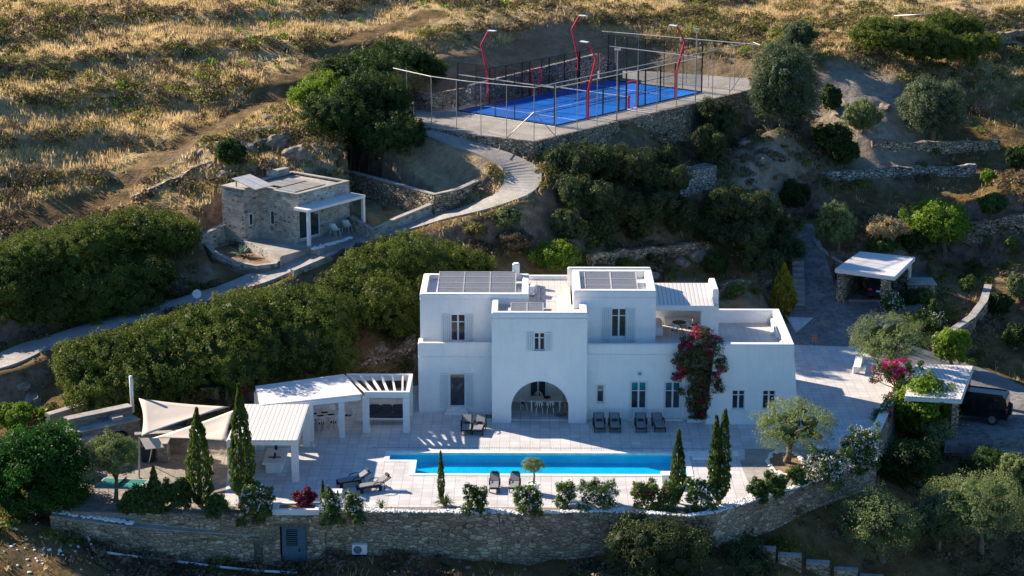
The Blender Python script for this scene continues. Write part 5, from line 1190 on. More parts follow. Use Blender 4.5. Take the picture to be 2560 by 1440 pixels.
p = G(935, 1224); dup(l5, (p.x, p.y, .004), R(-64), 'sun lounger in the sun left of the pool, nearest the front edge')
# potted olive
pp_ = G(1334, 1232); pot = thing('potted_olive', 'small olive tree with pebbles in a white round pot by the pool', 'potted tree', tuple(pp_))
mb = MB(); mb.lathe([(.24, .004), (.34, .5), (.38, .52), (.38, .6), (.33, .6), (.32, .52)], tuple(pp_), 20); mb.build('pot', M['plaster'], pot, smooth=False)
mb = MB(); mb.lathe([(.33, .53), (.1, .58)], tuple(pp_), 14); mb.build('pebbles', M['pebble'], pot)
q = pp_+Vector((0, 0, .5)); mb = MB(); tp = Yp(1333, 1165, pp_.y); mb.tube([q, q.lerp(tp, .5)+Vector((.05, 0, 0)), tp], [.07, .05, .03], 7); mb.build('trunk', M['bark'], pot, smooth=True)
rg = np.random.default_rng(4); cV, cT = crown_mesh('c', sub_blobs(tp.x, tp.y, tp.z, .62, .6, .42, 6, rg), .2, .16, 16, .17, .045, 3, core=0); crown_obj('crown', cV, cT, L['olive'], pot)
# white speakers / bollards by the front edge
for px, py, lb in ((840, 1285, 'white tapered lamp block between two flowering shrubs near the cellar entrance'), (1668, 1243, 'white tapered planter block by the pool edge with a dry flower stalk')):
    p = G(px, py-28 if px < 900 else 1212); t = thing('white_block', lb, 'planter', tuple(p)); mb = MB(); mb.frus((p.x-.28, p.x+.28, p.y-.28, p.y+.28), (p.x-.38, p.x+.38, p.y-.38, p.y+.38), .004, .72); mb.build('body', M['plaster'], t, bevel=.03)
# swimming pool shower bench? low white bench by the right terrace
bn = G(2141, 935, 0); t = thing('white_bench', 'white slab bench on the sunny terrace right of the villa', 'bench', tuple(bn))
q0 = G(2140, 933, 0); q1 = G(2150, 908, 0)
for i, q in enumerate((q0, q1)): mb = MB(); mb.box(q.x-.22, q.x+.22, q.y-.1, q.y+.1, .003, .42); mb.build('support', M['coping'], t)
mb = MB(); mb.bar(q0+Vector((0, -.25, .47)), q1+Vector((0, .3, .47)), .5, .09); mb.build('seat', M['coping'], t, bevel=.01)
# barefoot things: garden spot lamp cross stand on the courtyard
fx = G(2036, 866, 0); t = thing('garden_ornament', 'thin bronze garden ornament on a stake at the courtyard edge', 'ornament', tuple(fx)); mb = MB(); mb.tube([fx, fx+Vector((0, 0, .75))], .02, 5); mb.build('stake', M['rust'], t)
mb = MB(); 
for a in range(0, 360, 60): mb.tube([fx+Vector((0, 0, .62)), fx+Vector((math.cos(R(a))*.22, 0, .62+math.sin(R(a))*.25))], [.03, .06], 5)
mb.build('flower', M['terracotta'], t)
# planter at the foot of the bougainvillea
bp = G(1748, 1058); t = thing('masonry_planter', 'white masonry planter at the foot of the wall climber', 'planter', tuple(bp)); mb = MB(); mb.box(bp.x-.75, bp.x+.55, bp.y+.1, fy-.01, .003, .22); mb.build('kerb', M['coping'], t); mb = MB(); mb.box(bp.x-.65, bp.x+.45, bp.y+.2, fy-.02, .222, .25); mb.build('soil', M['dirt'], t)
# hoses and rope heap by the arch
def coil(p, r, m, label, k=3):
    mb = MB(); rr = random.Random(4); pts = [(p.x+math.cos(i*.5)*r*(1+.25*math.sin(i*1.3)), p.y+math.sin(i*.5)*r*.7*(1+.2*math.cos(i)), .03+.012*(i/10)) for i in range(k*12)]; mb.tube(pts, .022, 5); tag(mb.build('hose_coil', m, smooth=True), label, 'hose')
coil(G(1216, 1042), .38, M['rust'], 'tangled dark hose lying where the left wing meets the arched block')
mb = MB(); p = G(1301, 1052); mb.box(p.x-.55, p.x+.55, p.y+.05, p.y+.35, .003, .02); tag(mb.build('door_mat', M['cushion_dark']), 'dark door mat lying in the left half of the arch', 'mat')
df = G(1404, 1044, 0); t = thing('driftwood', 'dark driftwood root lying in the right half of the arch', 'driftwood', tuple(df)); mb = MB()
for i in range(9): a = i*.7; mb.tube([df+Vector((0, 0, .15)), df+Vector((math.cos(a)*.3, math.sin(a)*.15, .2+.1*math.sin(i))), df+Vector((math.cos(a+.4)*.55, math.sin(a+.3)*.3, .1+.12*(i % 3)))], [.05, .035, .01], 5)
mb.build('root', M['bark'], t)
# upper terrace furniture
tb_ = G(1697, 832, 4.31); t = thing('round_table', 'small black round table on the upper terrace under the villa pergola', 'table', tuple(tb_)); mb = MB(); mb.lathe([(.42, .70), (.45, .71), (.45, .74), (.02, .745)], tuple(tb_), 18); mb.build('tabletop', M['black_metal'], t)
for a in (0, 120, 240): mb = MB(); mb.tube([tb_+Vector((0, 0, .7)), tb_+Vector((math.cos(R(a))*.3, math.sin(R(a))*.3, 0.003))], .025, 5); mb.build('leg', M['black_metal'], t)
for i, (px, py, a) in enumerate(((1686, 843, 200), (1725, 836, 100), (1737, 829, 60))):
    p = G(px, py, 4.313); dup(chair0, tuple(p), R(a), ['white chair left of the black round table on the upper terrace', 'white chair right of the black round table on the upper terrace', 'white chair furthest right on the upper terrace under the pergola'][i], group='chairs on the upper terrace')

# ------------------------------------------------------------------ paths and roads
def ribbon(name, pts, wd, th, m, wl=None):
    n = len(pts); P2 = []
    # smooth resample
    P_ = [Vector(p) for p in pts]; out = []
    for i in range(n-1):
        a, b, c, d = P_[max(0, i-1)], P_[i], P_[i+1], P_[min(n-1, i+2)]
        for k in range(5):
            t = k/5; out.append(.5*((2*b)+(c-a)*t+(2*a-5*b+4*c-d)*t*t+(3*b-a-3*c+d)*t**3))
    out.append(P_[-1]); n = len(out); vs = []
    for i, p in enumerate(out):
        d = (out[min(i+1, n-1)]-out[max(i-1, 0)]); d = Vector((d.x, d.y)).normalized(); nr = Vector((-d.y, d.x, 0)); w_ = wd if wl is None else wl(i/(n-1))
        vs += [tuple(p+nr*w_/2-Vector((0, 0, th))), tuple(p+nr*w_/2), tuple(p-nr*w_/2), tuple(p-nr*w_/2-Vector((0, 0, th)))]
    fs = []
    for i in range(n-1):
        k = 4*i
        for j in range(3): fs.append((k+j, k+1+j, k+5+j, k+4+j))
    fs += [(3, 2, 1, 0), (4*n-4, 4*n-3, 4*n-2, 4*n-1)]
    mb = MB(); mb.add(vs, fs); o = mb.build(name, m); tag(o, kind='structure'); return out
rp = ribbon('stone_path', PATH, 2.3, .45, M['flag_grey'], lambda t: 2.5 if t < .55 else 2.4+.35*math.sin((t-.55)/.45*3.14))
ribbon('driveway', DRIVE, 4.2, .5, M['flag_road'], lambda t: 5.0-3.0*t)
ribbon('cobbled_road', LOWDRIVE, 4.6, .5, M['cobble'])
mb = MB(); mb.prism(inset(CARPAD, 0.0), -.3, [.40, .02, .5, .8, .85, .9, .85]) ; struct('carport_yard', mb, M['flag_road'])
mb = MB(); mb.prism(JEEPPAD, -3.2, [G(*p).z for p in [(2385, 1108, -1.6), (2560, 1135, -1.75), (2700, 1120, -1.9), (2700, 1000, -1.8), (2520, 960, -1.45), (2400, 905, -1.0)]]+[-.6, -.9, -1.5]); struct('lower_yard', mb, M['flag_road'])
cyd = [tuple(G(1988, 872, -.02).xy), tuple(G(2135, 872, -.02).xy), tuple(G(2230, 870, 0).xy), tuple(G(2180, 815, .1).xy), tuple(G(2080, 800, .2).xy), tuple(G(1985, 800, .3).xy), (16.8, 27), (16.6, 25)]
mb = MB(); mb.prism(cyd, -.6, [-.02, -.02, 0, .1, .2, .2, .1, 0]); struct('courtyard', mb, M['flag_road'])
wt = [G(1965, 790, .35), G(1990, 830, .15), G(2040, 790, .35), G(2005, 778, .4)]; mb = MB(); mb.prism([tuple(p.xy) for p in wt], -.3, [p.z+.02 for p in wt]); tag(mb.build('white_paving', M['deck']), kind='structure')
# stairs beside the drive
stt = thing('garden_steps', 'flight of rough stone steps beside the golden cypress and the drive', 'steps', tuple(G(1995, 770, .5)))
for i in range(9):
    p = G(1998-i*.4, 772-i*15, .5+i*.26); mb = MB(); mb.box(p.x-.45, p.x+.45, p.y-.25, p.y+.6, p.z-.5, p.z+.02); mb.build('tread', M['flag_grey'], stt)
# ------------------------------------------------------------------ guest house
GZ = 7.3; ga = G(745, 607, GZ); gb = G(875, 570, GZ); gc = G(628, 600, GZ)
gu = (gb-ga).normalized(); gv = Vector((-gu.y, gu.x, 0)); gang = math.atan2(gu.y, gu.x); gl = (gb-ga).length
GHR = thing('guest_house', 'small stone guest house with flat roof and white porch above the hedge', 'house', tuple(ga))
def gm(): return MB().at((ga.x, ga.y, GZ), gang)
gd = 5.6; gtop = za(490, ga.y, ga.x)-GZ+.05
gdoor = (.22, 2.4, .12, 2.25)
def gface(mb, x0, x1, z0, z1, y, holes, dep=.16): wallface(mb, x0, x1, z0, z1, y, holes, dep)
m1 = gm(); gface(m1, 0, gl, -.3, gtop, 0, [gdoor]); m1.quad((gl, 0, -.3), (gl, gd, -.3), (gl, gd, gtop), (gl, 0, gtop)); m1.quad((gl, gd, -.3), (0, gd, -.3), (0, gd, gtop), (gl, gd, gtop))
hwn = (2.25, 2.65, .95, 2.0)
# left face with its small window: built as boxes round the opening
m1.add([(0, gd, -.3), (0, hwn[1], -.3), (0, hwn[1], gtop), (0, gd, gtop), (0, hwn[0], -.3), (0, 0, -.3), (0, 0, gtop), (0, hwn[0], gtop), (0, hwn[1], hwn[2]), (0, hwn[0], hwn[2]), (0, hwn[1], hwn[3]), (0, hwn[0], hwn[3])],
       [(0, 1, 2, 3), (4, 5, 6, 7), (1, 4, 9, 8), (10, 11, 7, 2)])
m1.add([(0, hwn[1], hwn[2]), (0, hwn[0], hwn[2]), (.2, hwn[0], hwn[2]), (.2, hwn[1], hwn[2]), (0, hwn[1], hwn[3]), (0, hwn[0], hwn[3]), (.2, hwn[0], hwn[3]), (.2, hwn[1], hwn[3])], [(0, 1, 2, 3), (0, 3, 7, 4), (1, 5, 6, 2), (4, 7, 6, 5)])
m1.build('wall', M['guest_stone'], GHR)
m1 = gm(); m1.box(.05, .12, hwn[0], hwn[1], hwn[2], hwn[3]); q = m1.build('window', M['shutter'], GHR); m1 = gm(); m1.box(.03, .06, hwn[0]+.07, hwn[1]-.07, hwn[2]+.07, hwn[3]-.07); m1.build('pane', M['window'], q)
m1 = gm(); m1.box(-1.5, .0, gd-1.9, gd+.3, -.3, gtop+.12); m1.box(-1.52, -1.35, gd-3.6, gd-1.9, -.3, .9) if False else None; m1.build('side_block', M['guest_stone'], GHR)
m1 = gm(); m1.box(-1.1, -.7, gd-1.935, gd-1.9, .9, 1.8); q = m1.build('window', M['shutter'], GHR); m1 = gm(); m1.box(-1.04, -.76, gd-1.945, gd-1.93, .97, 1.73); m1.build('pane', M['window'], q)
m1 = gm(); m1.box(.3, gl-.3, .3, gd-.3, gtop-.35, gtop-.1); m1.build('roof_slab', M['cap'], GHR)
for q in ((-.03, gl+.03, -.03, .3, gtop+.002, gtop+.09), (-.03, .3, .303, gd-.3, gtop+.002, gtop+.09), (gl-.3, gl+.03, .303, gd-.3, gtop+.002, gtop+.09), (-.03, gl+.03, gd-.297, gd+.03, gtop+.002, gtop+.09), (-1.55, -.033, gd-1.95, gd+.35, gtop+.122, gtop+.2)):
    m1 = gm(); m1.box(*q); m1.build('capping', M['cap'], GHR)
for q in ((0, gl, .0, .27, gtop-.1, gtop), (0, .27, .27, gd, gtop-.1, gtop)): pass
m1 = gm(); m1.box(gl-2.4, gl-.5, gd-.2, gd+.3, gtop+.09, gtop+.45); m1.build('chimney_block', M['guest_stone'], GHR)
# glazing
m1 = gm(); x0, x1, z0, z1 = gdoor
for q in ((x0, x1, .08, .14, z0, z0+.09), (x0, x1, .08, .14, z1-.09, z1), (x0, x0+.09, .08, .14, z0+.09, z1-.09), (x1-.09, x1, .08, .14, z0+.09, z1-.09), ((x0+x1)/2-.05, (x0+x1)/2+.05, .075, .14, z0+.09, z1-.09)): m1.box(*q)
q = m1.build('glass_door', M['shutter'], GHR)
for a in (x0+.05, (x0+x1)/2+.04): m1 = gm(); m1.box(a, a+(x1-x0)/2-.1, .12, .15, z0+.05, z1-.05); m1.build('pane', M['window'], q)
# porch
m1 = gm(); m1.box(-.35, gl+.2, -1.4, -.002, 2.42, 2.62); m1.build('porch_roof', M['paint'], GHR, bevel=.02)
for x in (-.32, gl-.05): m1 = gm(); m1.box(x, x+.22, -1.37, -1.15, 0, 2.418); m1.build('porch_post', M['paint'], GHR, bevel=.01)
m1 = gm(); m1.box(-.4, gl+1.3, -2.4, -.01, -.8, 0.0); m1.build('porch_floor', M['flag_grey'], GHR)
# roof solar panels
for j in range(2):
    for i in range(4):
        if j == 1 and i == 0: continue
        m1 = gm(); m1.box(.45+i*.82, 1.22+i*.82, .6+j*1.9, 2.4+j*1.9, gtop+.02, gtop+.07); t = thing('solar_panel', 'dark solar panel lying flat on the guest house roof, %s of the %s row' % (['first', 'second', 'third', 'fourth'][i], ['front', 'back'][j]), 'solar panel', (ga.x, ga.y, GZ+gtop), 'solar panels on the guest house roof'); m1.build('glass', M['panel_beige'], t)
        m1 = gm()
        for yy_ in (.6+j*1.9, 2.38+j*1.9): m1.box(.45+i*.82, 1.22+i*.82, yy_, yy_+.02, gtop+.072, gtop+.085)
        m1.build('frame', M['black_metal'], t)
for k in range(2):
    a = G(640+k*28, 455-k*2, GZ+gtop+.35); t = thing('water_collector', ['left', 'right'][k]+' of the two white tilted collectors at the left end of the guest house roof', 'solar panel', tuple(a), 'tilted collectors on the guest house roof')
    m1 = gm(); m1.prism([(-1.35+k*.95, gd-2.9), (-.45+k*.95, gd-2.9), (-.45+k*.95, gd-.6), (-1.35+k*.95, gd-.6)], [gtop+.25, gtop+.25, gtop+.75, gtop+.75], [gtop+.3, gtop+.3, gtop+.8, gtop+.8]); m1.build('panel', M['bar_white'], t)
    m1 = gm(); m1.box(-1.2+k*.95, -1.12+k*.95, gd-.9, gd-.82, gtop+.2, gtop+.72); m1.build('stand', M['steel'], t)
# terraces of the guest house
tz = GZ-.05
ft = [G(620, 600, tz), G(700, 650, tz-.05), G(780, 625, tz), G(745, 607, tz), G(650, 590, tz)]
mb = MB(); fl_ = [tuple(G(*p).xy) for p in [(610, 603, 7.15), (703, 641, 7.15), (790, 618, 7.15), (756, 606, 7.15), (668, 588, 7.15), (560, 575, 7.15)]]; mb.prism(fl_, 5.6, 7.18); struct('guest_terrace', mb, M['flag_grey'])
w1 = [G(703, 643, 7.18), G(618, 603, 7.18)]; o = wallrun([p.xy for p in w1], 7.2, 6.0, .1, 'terrace_edge', M['guest_stone']); tag(o, 'stone edge of the small terrace above the agave bed', 'wall')
w2 = [G(500, 592, 7.7), G(560, 575, 7.7), G(622, 562, 7.7)]; o = wallrun([p.xy for p in w2], [7.7, 8.0, 8.3], 6.0, .4, 'side_wall', M['guest_stone'], cap=M['cap']); tag(o, 'grey stone wall with flat capping left of the guest house', 'wall')
w3 = [G(500, 600, 7.2), G(530, 640, 6.7), G(580, 660, 6.6), G(640, 670, 6.6), G(690, 662, 6.75), G(706, 646, 6.9)]; o = wallrun([p.xy for p in w3], [7.2, 6.95, 6.75, 6.7, 6.8, 6.95], [6.0]*6, .3, 'bed_wall', M['guest_stone'], cap=M['cap']); tag(o, 'curved low stone wall round the agave bed', 'wall')
mb = MB(); mb.prism([tuple(p.xy) for p in w3]+[tuple(G(618, 603, 6.6).xy)], 5.8, 6.55); struct('agave_bed_soil', mb, M['dirt'])
w5 = [G(775, 690, 6.6), G(740, 690, 6.4), G(830, 640, 7.0)]; o = wallrun([G(735, 684, 6.45).xy, G(832, 640, 7.0).xy], [6.62, 7.1], 4.6, .35, 'path_wall', M['guest_stone'], cap=M['cap']); tag(o, 'stone wall with pale capping between the path and the hedge', 'wall')
pbs = []; rg = np.random.default_rng(8)
for i in range(130):
    t = rg.uniform(); p = G(785+t*95, 622-t*26, 7.35); pbs.append((p.x+rg.uniform(-.15, .15), p.y+rg.uniform(-.3, .3), 7.36+t*.05))
stones('pebble_row', pbs, .1, M['pebble'], 'row of white pebbles on the paving in front of the guest house porch')
# lounge chairs on the porch
def shell_chair(label):
    t = thing('shell_chair', label, 'chair', (0, 0, 0), 'white shell chairs on the guest house porch'); mb = MB(); vs = []; fs = []
    prof = [(-.28, .42), (-.1, .38), (.1, .38), (.22, .46), (.3, .66), (.36, .88)]
    for i, (y, z) in enumerate(prof):
        wd = [.26, .3, .31, .31, .29, .2][i]
        for j in range(7): u = (j-3)/3; vs.append((u*wd, y-(.10*abs(u)**2 if i > 2 else 0), z+(.16*abs(u)**3 if 0 < i < 4 else .02*abs(u))))
    for i in range(5):
        for j in range(6): k = i*7+j; fs.append((k, k+1, k+8, k+7))
    mb.add(vs, fs); o = mb.build('shell', M['paint'], t, smooth=True); sd = o.modifiers.new('s', 'SOLIDIFY'); sd.thickness = .03
    for x in (-1, 1):
        for y in (-.22, .24): mb = MB(); mb.tube([(x*.2, y*.8, .39), (x*.26, y*1.1, 0)], .018, 6); mb.build('leg', M['paint'], t)
    return t
sc = shell_chair('left of the two white shell chairs on the guest house porch'); p = G(838, 590, GZ); sc.location = (p.x, p.y, GZ+.003); sc.scale = (1.12,)*3; sc.rotation_euler.z = R(150)
p = G(868, 581, GZ); dup(sc, (p.x, p.y, GZ+.003), R(160), 'right of the two white shell chairs on the guest house porch')
# garden bed walls
UB = [G(*p) for p in UPBED_PX]
o = wallrun([p.xy for p in UB], [p.z+.12 for p in UB], [p.z-1.6 for p in UB], .4, 'garden_wall', M['rubble'], cap=M['cap']); tag(o, 'curved dry stone wall with pale capping round the upper sandy bed', 'wall')
LB = [G(872, 552, 7.9), G(930, 585, 7.75), G(1000, 555, 8.1), G(1085, 520, 8.7)]
o = wallrun([p.xy for p in LB], [p.z+.3 for p in LB], [p.z-.8 for p in LB], .35, 'garden_wall', M['guest_stone'], cap=M['cap']); tag(o, 'low stone wall between the lower sandy bed and the path', 'wall')
pipe('tap_pipe', [G(1247, 378, 11.9), G(1252, 358, 12.1)+Vector((0, 0, .2)), G(1268, 354, 12.5)], .03, M['steel'], 'bent steel tap pipe at the foot of the sports court wall')
# satellite dish
sd_ = G(494, 762, 4.9); t = thing('satellite_dish', 'white satellite dish by the path behind the long hedge', 'satellite dish', tuple(sd_)); mb = MB().at((sd_.x, sd_.y, sd_.z+.75), 0, R(70)); mb.lathe([(.02, .0), (.18, .04), (.30, .10), (.31, .10), (.18, .02), (.02, -.02)], n=18); mb.build('dish', M['lamp_white'], t, smooth=True); mb = MB(); mb.tube([sd_-Vector((0, 0, .3)), sd_+Vector((0, .1, .75))], .035, 6); mb.build('mast', M['steel'], t)

# ------------------------------------------------------------------ padel court
pad = MB(); pad.prism(PAD, 9.0, PADZ); struct('court_terrace', pad, M['flag_grey'])
PW = [G(1035, 292, PADZ), G(1060, 319, PADZ), G(1170, 336, PADZ), G(1335, 353.5, PADZ), G(1560, 299.5, PADZ), G(1882, 223, PADZ)]
PW2 = [p for p in PW[2:]]
o = wallrun([p.xy+Vector((.02, -.03)) for p in PW2], PADZ-.02, [9.8, 9, 8, 7.0], .5, 'court_wall', M['rubble']); tag(o, 'high rubble stone retaining wall under the sports court', 'retaining wall')
o = wallrun([p.xy for p in PW[:3]], PADZ+.02, [11.6, 11.8, 11.4], .35, 'court_wall', M['rubble']); tag(o, 'low rubble wall at the left end of the court terrace beside the path', 'wall')
CT_ = thing('padel_court', 'blue padel court inside a cage of glass panels and black posts', 'court', (CB.x, CB.y, CZ))
def cm(): return MB().at((CB.x, CB.y, 0), math.atan2(CU.y, CU.x))
m1 = cm(); m1.box(-.15, 20.15, -.15, 10.15, PADZ+.004, CZ-.012); m1.build('kerb', M['coping'], CT_)
m1 = cm(); m1.box(0, 20, 0, 10, CZ-.011, CZ); m1.build('turf', M['court_blue'], CT_)
for q in ((3.0, 3.06, .05, 9.95), (16.94, 17.0, .05, 9.95), (3.06, 16.94, 4.97, 5.03), (.05, 19.95, .05, .09), (.05, 19.95, 9.91, 9.95)):
    m1 = cm(); m1.box(*q, CZ+.004, CZ+.008); m1.build('line', M['line_white'], CT_)
# end walls and return walls of glass (3 m), mesh above to 4 m, mesh sides
def glasspane(x0, x1, y0, y1, z0, z1):
    m1 = cm(); m1.add([(x0, y0, CZ+z0), (x1, y1, CZ+z0), (x1, y1, CZ+z1), (x0, y0, CZ+z1)], [(0, 1, 2, 3)]); m1.build('glass_panel', M['court_glass'], CT_)
def meshpane(x0, x1, y0, y1, z0, z1):
    m1 = cm(); m1.add([(x0, y0, CZ+z0), (x1, y1, CZ+z0), (x1, y1, CZ+z1), (x0, y0, CZ+z1)], [(0, 1, 2, 3)]); m1.build('mesh_panel', M['net_black'], CT_)
for x in (0, 20):
    for k in range(5): glasspane(x, x, k*2+.02, k*2+1.98, .02, 2.98)
    meshpane(x, x, 0, 10, 3.02, 3.98)
for y in (0, 10):
    for a, b in ((0, 2), (2, 4), (16, 18), (18, 20)): glasspane(a+.02, b-.02, y, y, .02, 2.98)
    for a, b in ((4, 9.2), (10.8, 16)): meshpane(a, b, y, y, .02, 2.98)
def cbar(name, a, b, w, m='black_metal', h=None):
    m1 = cm(); m1.bar((a[0], a[1], CZ+a[2]), (b[0], b[1], CZ+b[2]), w, h); m1.build(name, M[m], CT_)
for x in (0, 20):
    for y in (0, 10): cbar('corner_post', (x, y, 0), (x, y, 4.0), .09)
    cbar('top_rail', (x, 0, 3.0), (x, 10, 3.0), .06, 'bar_white'); cbar('top_rail', (x, 0, 4.0), (x, 10, 4.0), .05); cbar('base_rail', (x, 0, .04), (x, 10, .04), .08)
    for y in (2, 4, 6, 8): cbar('glass_post', (x+(-.06 if x == 0 else .06), y, 0), (x+(-.06 if x == 0 else .06), y, 4.0), .05)
for y in (0, 10):
    o_ = -.07 if y == 0 else .07
    for x in (4, 6.1, 8.2, 9.2, 10.8, 11.8, 13.9, 16): cbar('side_post', (x, y+o_, 0), (x, y+o_, 3.0), .09)
    for a, b in ((4, 9.2), (10.8, 16)):
        for z in (1.0, 2.0): cbar('mid_rail', (a, y, z), (b, y, z), .04)
    for a, b in ((0, 9.2), (10.8, 20)): cbar('base_rail', (a, y, .04), (b, y, .04), .07)
    cbar('top_rail', (0, y, 3.0), (20, y, 3.0), .06, 'bar_white' if y == 0 else 'black_metal')
    for a, b in ((0, 3), (17, 20)): cbar('upper_rail', (a, y, 4.0), (b, y, 4.0), .05)
    for x in (9.3, 10.7): cbar('door_frame', (x, y, 0), (x, y, 2.2), .1, 'red_metal')
    cbar('door_frame', (9.3, y, 2.2), (10.7, y, 2.2), .1, 'red_metal')
nt_ = thing('court_net', 'net with white top band and red posts across the blue court', 'net', tuple(court(10, 5)))
m1 = cm(); m1.add([(10, .3, CZ+.02), (10, 9.7, CZ+.02), (10, 9.7, CZ+.88), (10, .3, CZ+.88)], [(0, 1, 2, 3)]); m1.build('netting', M['net_black'], nt_)
m1 = cm(); m1.box(9.98, 10.02, .3, 9.7, CZ+.88, CZ+.95); m1.build('top_band', M['line_white'], nt_)
for y in (.2, 9.7): m1 = cm(); m1.box(9.9, 10.1, y, y+.1, CZ+.009, CZ+1.05); m1.build('post', M['red_metal'], nt_)
for i, (u, v, s) in enumerate(((4.0, -.2, -1), (16, -.2, -1), (4.0, 10.2, 1), (16, 10.2, 1))):
    p = court(u, v); n3 = Vector((CV.x*s, CV.y*s, 0)); t = thing('court_lamp', 'red angled floodlight mast, ' + ['near side left', 'near side right', 'far side left', 'far side right'][i]+' of the blue court', 'floodlight', tuple(p))
    k1 = p+Vector((0, 0, 2.4)); k2 = p+n3*.75+Vector((0, 0, 4.9)); k3 = p-n3*.05+Vector((0, 0, 6.05)); 
    mb = MB(); mb.tube([p-Vector((0, 0, .04)), k1], .10, 8); mb.tube([k1-Vector((0, 0, .1)), k2], .09, 8); mb.tube([k2-n3*.02-Vector((0, 0, .04)), k3], .08, 8); mb.build('mast', M['red_metal'], t)
    mb = MB(); hd_ = k3-n3*.75; mb.bar(k3+Vector((0, 0, .04)), hd_+Vector((0, 0, .06)), .34, .08); mb.build('lamp_head', M['lamp_white'], t, bevel=.02)
# outer wire fence round the court terrace
def fence(label, P, posts, h, seed, rail='bar_white', netm='net'):
    t = thing('wire_fence', label, 'fence', tuple(P[0]))
    for a, b in zip(P[:-1], P[1:]):
        mb = MB(); mb.tube([a+Vector((0, 0, h)), b+Vector((0, 0, h))], .034, 6); mb.build('top_rail', M[rail], t)
        mb = MB(); mb.add([tuple(a), tuple(b), tuple(b+Vector((0, 0, h))), tuple(a+Vector((0, 0, h)))], [(0, 1, 2, 3)]); mb.build('wire_net', M[netm], t)
    for p, hh in posts:
        mb = MB(); mb.tube([p, p+Vector((0, 0, hh))], .03, 6); mb.build('post', M['steel'], t)
    return t
PH = 4.05
def padpt(px, z=PADZ): 
    for a, b in zip(PW[:-1], PW[1:]):
        pa2 = 1280+F*float((np.array(a)-CAM)@rt)/float((np.array(a)-CAM)@fw); pb2 = 1280+F*float((np.array(b)-CAM)@rt)/float((np.array(b)-CAM)@fw)
        if pa2 <= px <= pb2: q = a.lerp(b, (px-pa2)/(pb2-pa2)); return Vector((q.x-.0, q.y+.15, z))
    return Vector(PW[-1])
lp = [padpt(x) for x in (1079, 1142, 1203, 1267)]; cr = Vector((PW[3].x, PW[3].y+.15, PADZ)); s0 = G(985, 300, 12.5)
f1 = fence('wire fence with pale top rail along the left front of the court terrace', [Vector((s0.x, s0.y, PADZ)), padpt(1079), padpt(1170), cr], [(p, PH) for p in lp]+[(cr, PH), (G(1018, 298, PADZ), PH)], PH, 1)
mb = MB(); mb.tube([cr+Vector((0, 0, 2.2)), padpt(1267)], .035, 6); mb.build('brace', M['steel'], f1); mb = MB(); mb.tube([cr+Vector((0, 0, 2.2)), padpt(1386)], .035, 6); mb.build('brace', M['steel'], f1)
rp2 = [padpt(x) for x in (1386, 1440, 1490, 1590, 1637, 1685, 1775, 1820)]
er = Vector((PW[-1].x-.1, PW[-1].y+.1, PADZ))
f2 = fence('long wire fence with pale top rail along the right front edge of the court terrace', [cr, er], [(p, PH) for p in rp2]+[(er, 4.0)], PH, 2)
bl_ = G(1505, 78, PADZ+PH); bl_.z = PADZ; br_ = G(1900, 112, PADZ+PH); br_.z = PADZ
f3 = fence('wire fence with pale top rail behind the far end of the court', [bl_, br_], [(bl_.lerp(br_, t), PH) for t in (.09, .24, .55, .69, .85, 1)], PH, 3)
f4 = fence('short wire fence closing the right end of the court terrace', [er, Vector((br_.x, br_.y-.1, PADZ))], [], PH, 4)
mb = MB(); mb.tube([er+Vector((0, 0, 2.6)), padpt(1820)+Vector((0, 0, .2))], .04, 6); mb.build('brace', M['steel'], f2)
for px, hh, lb in ((1541, 5.6, 'tall thin camera post on the fence in the middle of the right front court edge'), (1732, 6.0, 'tall thin lamp post on the fence near the right end of the court')):
    p = padpt(px); p.y += .12; t = thing('camera_post', lb, 'post', tuple(p)); mb = MB(); mb.tube([p, p+Vector((0, 0, hh))], .05, 6); mb.build('pole', M['steel'], t); mb = MB(); mb.box(p.x-.25, p.x+.25, p.y-.06, p.y+.06, p.z+hh, p.z+hh+.12); mb.build('head', M['bar_white'], t)
# small wooden gate at the left end
gt = G(1024, 298, PADZ); t = thing('garden_gate', 'small pale wooden gate at the left end of the court terrace', 'gate', tuple(gt)); mb = MB()
for a, b in (((0, 0, 0), (0, 0, 1.3)), ((.3, .6, 0), (.3, .6, 1.3)), ((0, 0, 1.2), (.3, .6, 1.2)), ((0, 0, .2), (.3, .6, .2)), ((0, 0, 1.2), (.3, .6, .2))): mb.bar(gt+Vector(a), gt+Vector(b), .07)
mb.build('frame', M['bar_white'], t)
# back stone wall behind the far side of the court
o = wallrun([court(3.2, 11.4).xy, court(20.3, 11.4).xy], [PADZ+1.6, PADZ+2.2], PADZ-.5, .4, 'court_back_wall', M['rubble_grey']); tag(o, 'grey stone wall running behind the far long side of the court', 'wall')
o = wallrun([court(20.3, 11.2).xy, court(21.6, 9.6).xy], [PADZ+2.2, PADZ+1.0], PADZ-.5, .4, 'court_back_wall', M['rubble_grey']); tag(o, 'short end of the grey stone wall at the far corner of the court', 'wall')
o = wallrun([G(1020, 268, PADZ).xy, court(-1.5, 11.6).xy, court(2.8, 11.6).xy], [PADZ+1.4, PADZ+1.5, PADZ+1.4], PADZ-.6, .4, 'court_back_wall', M['rubble']); tag(o, 'brown dry stone wall at the left end of the court terrace', 'wall')

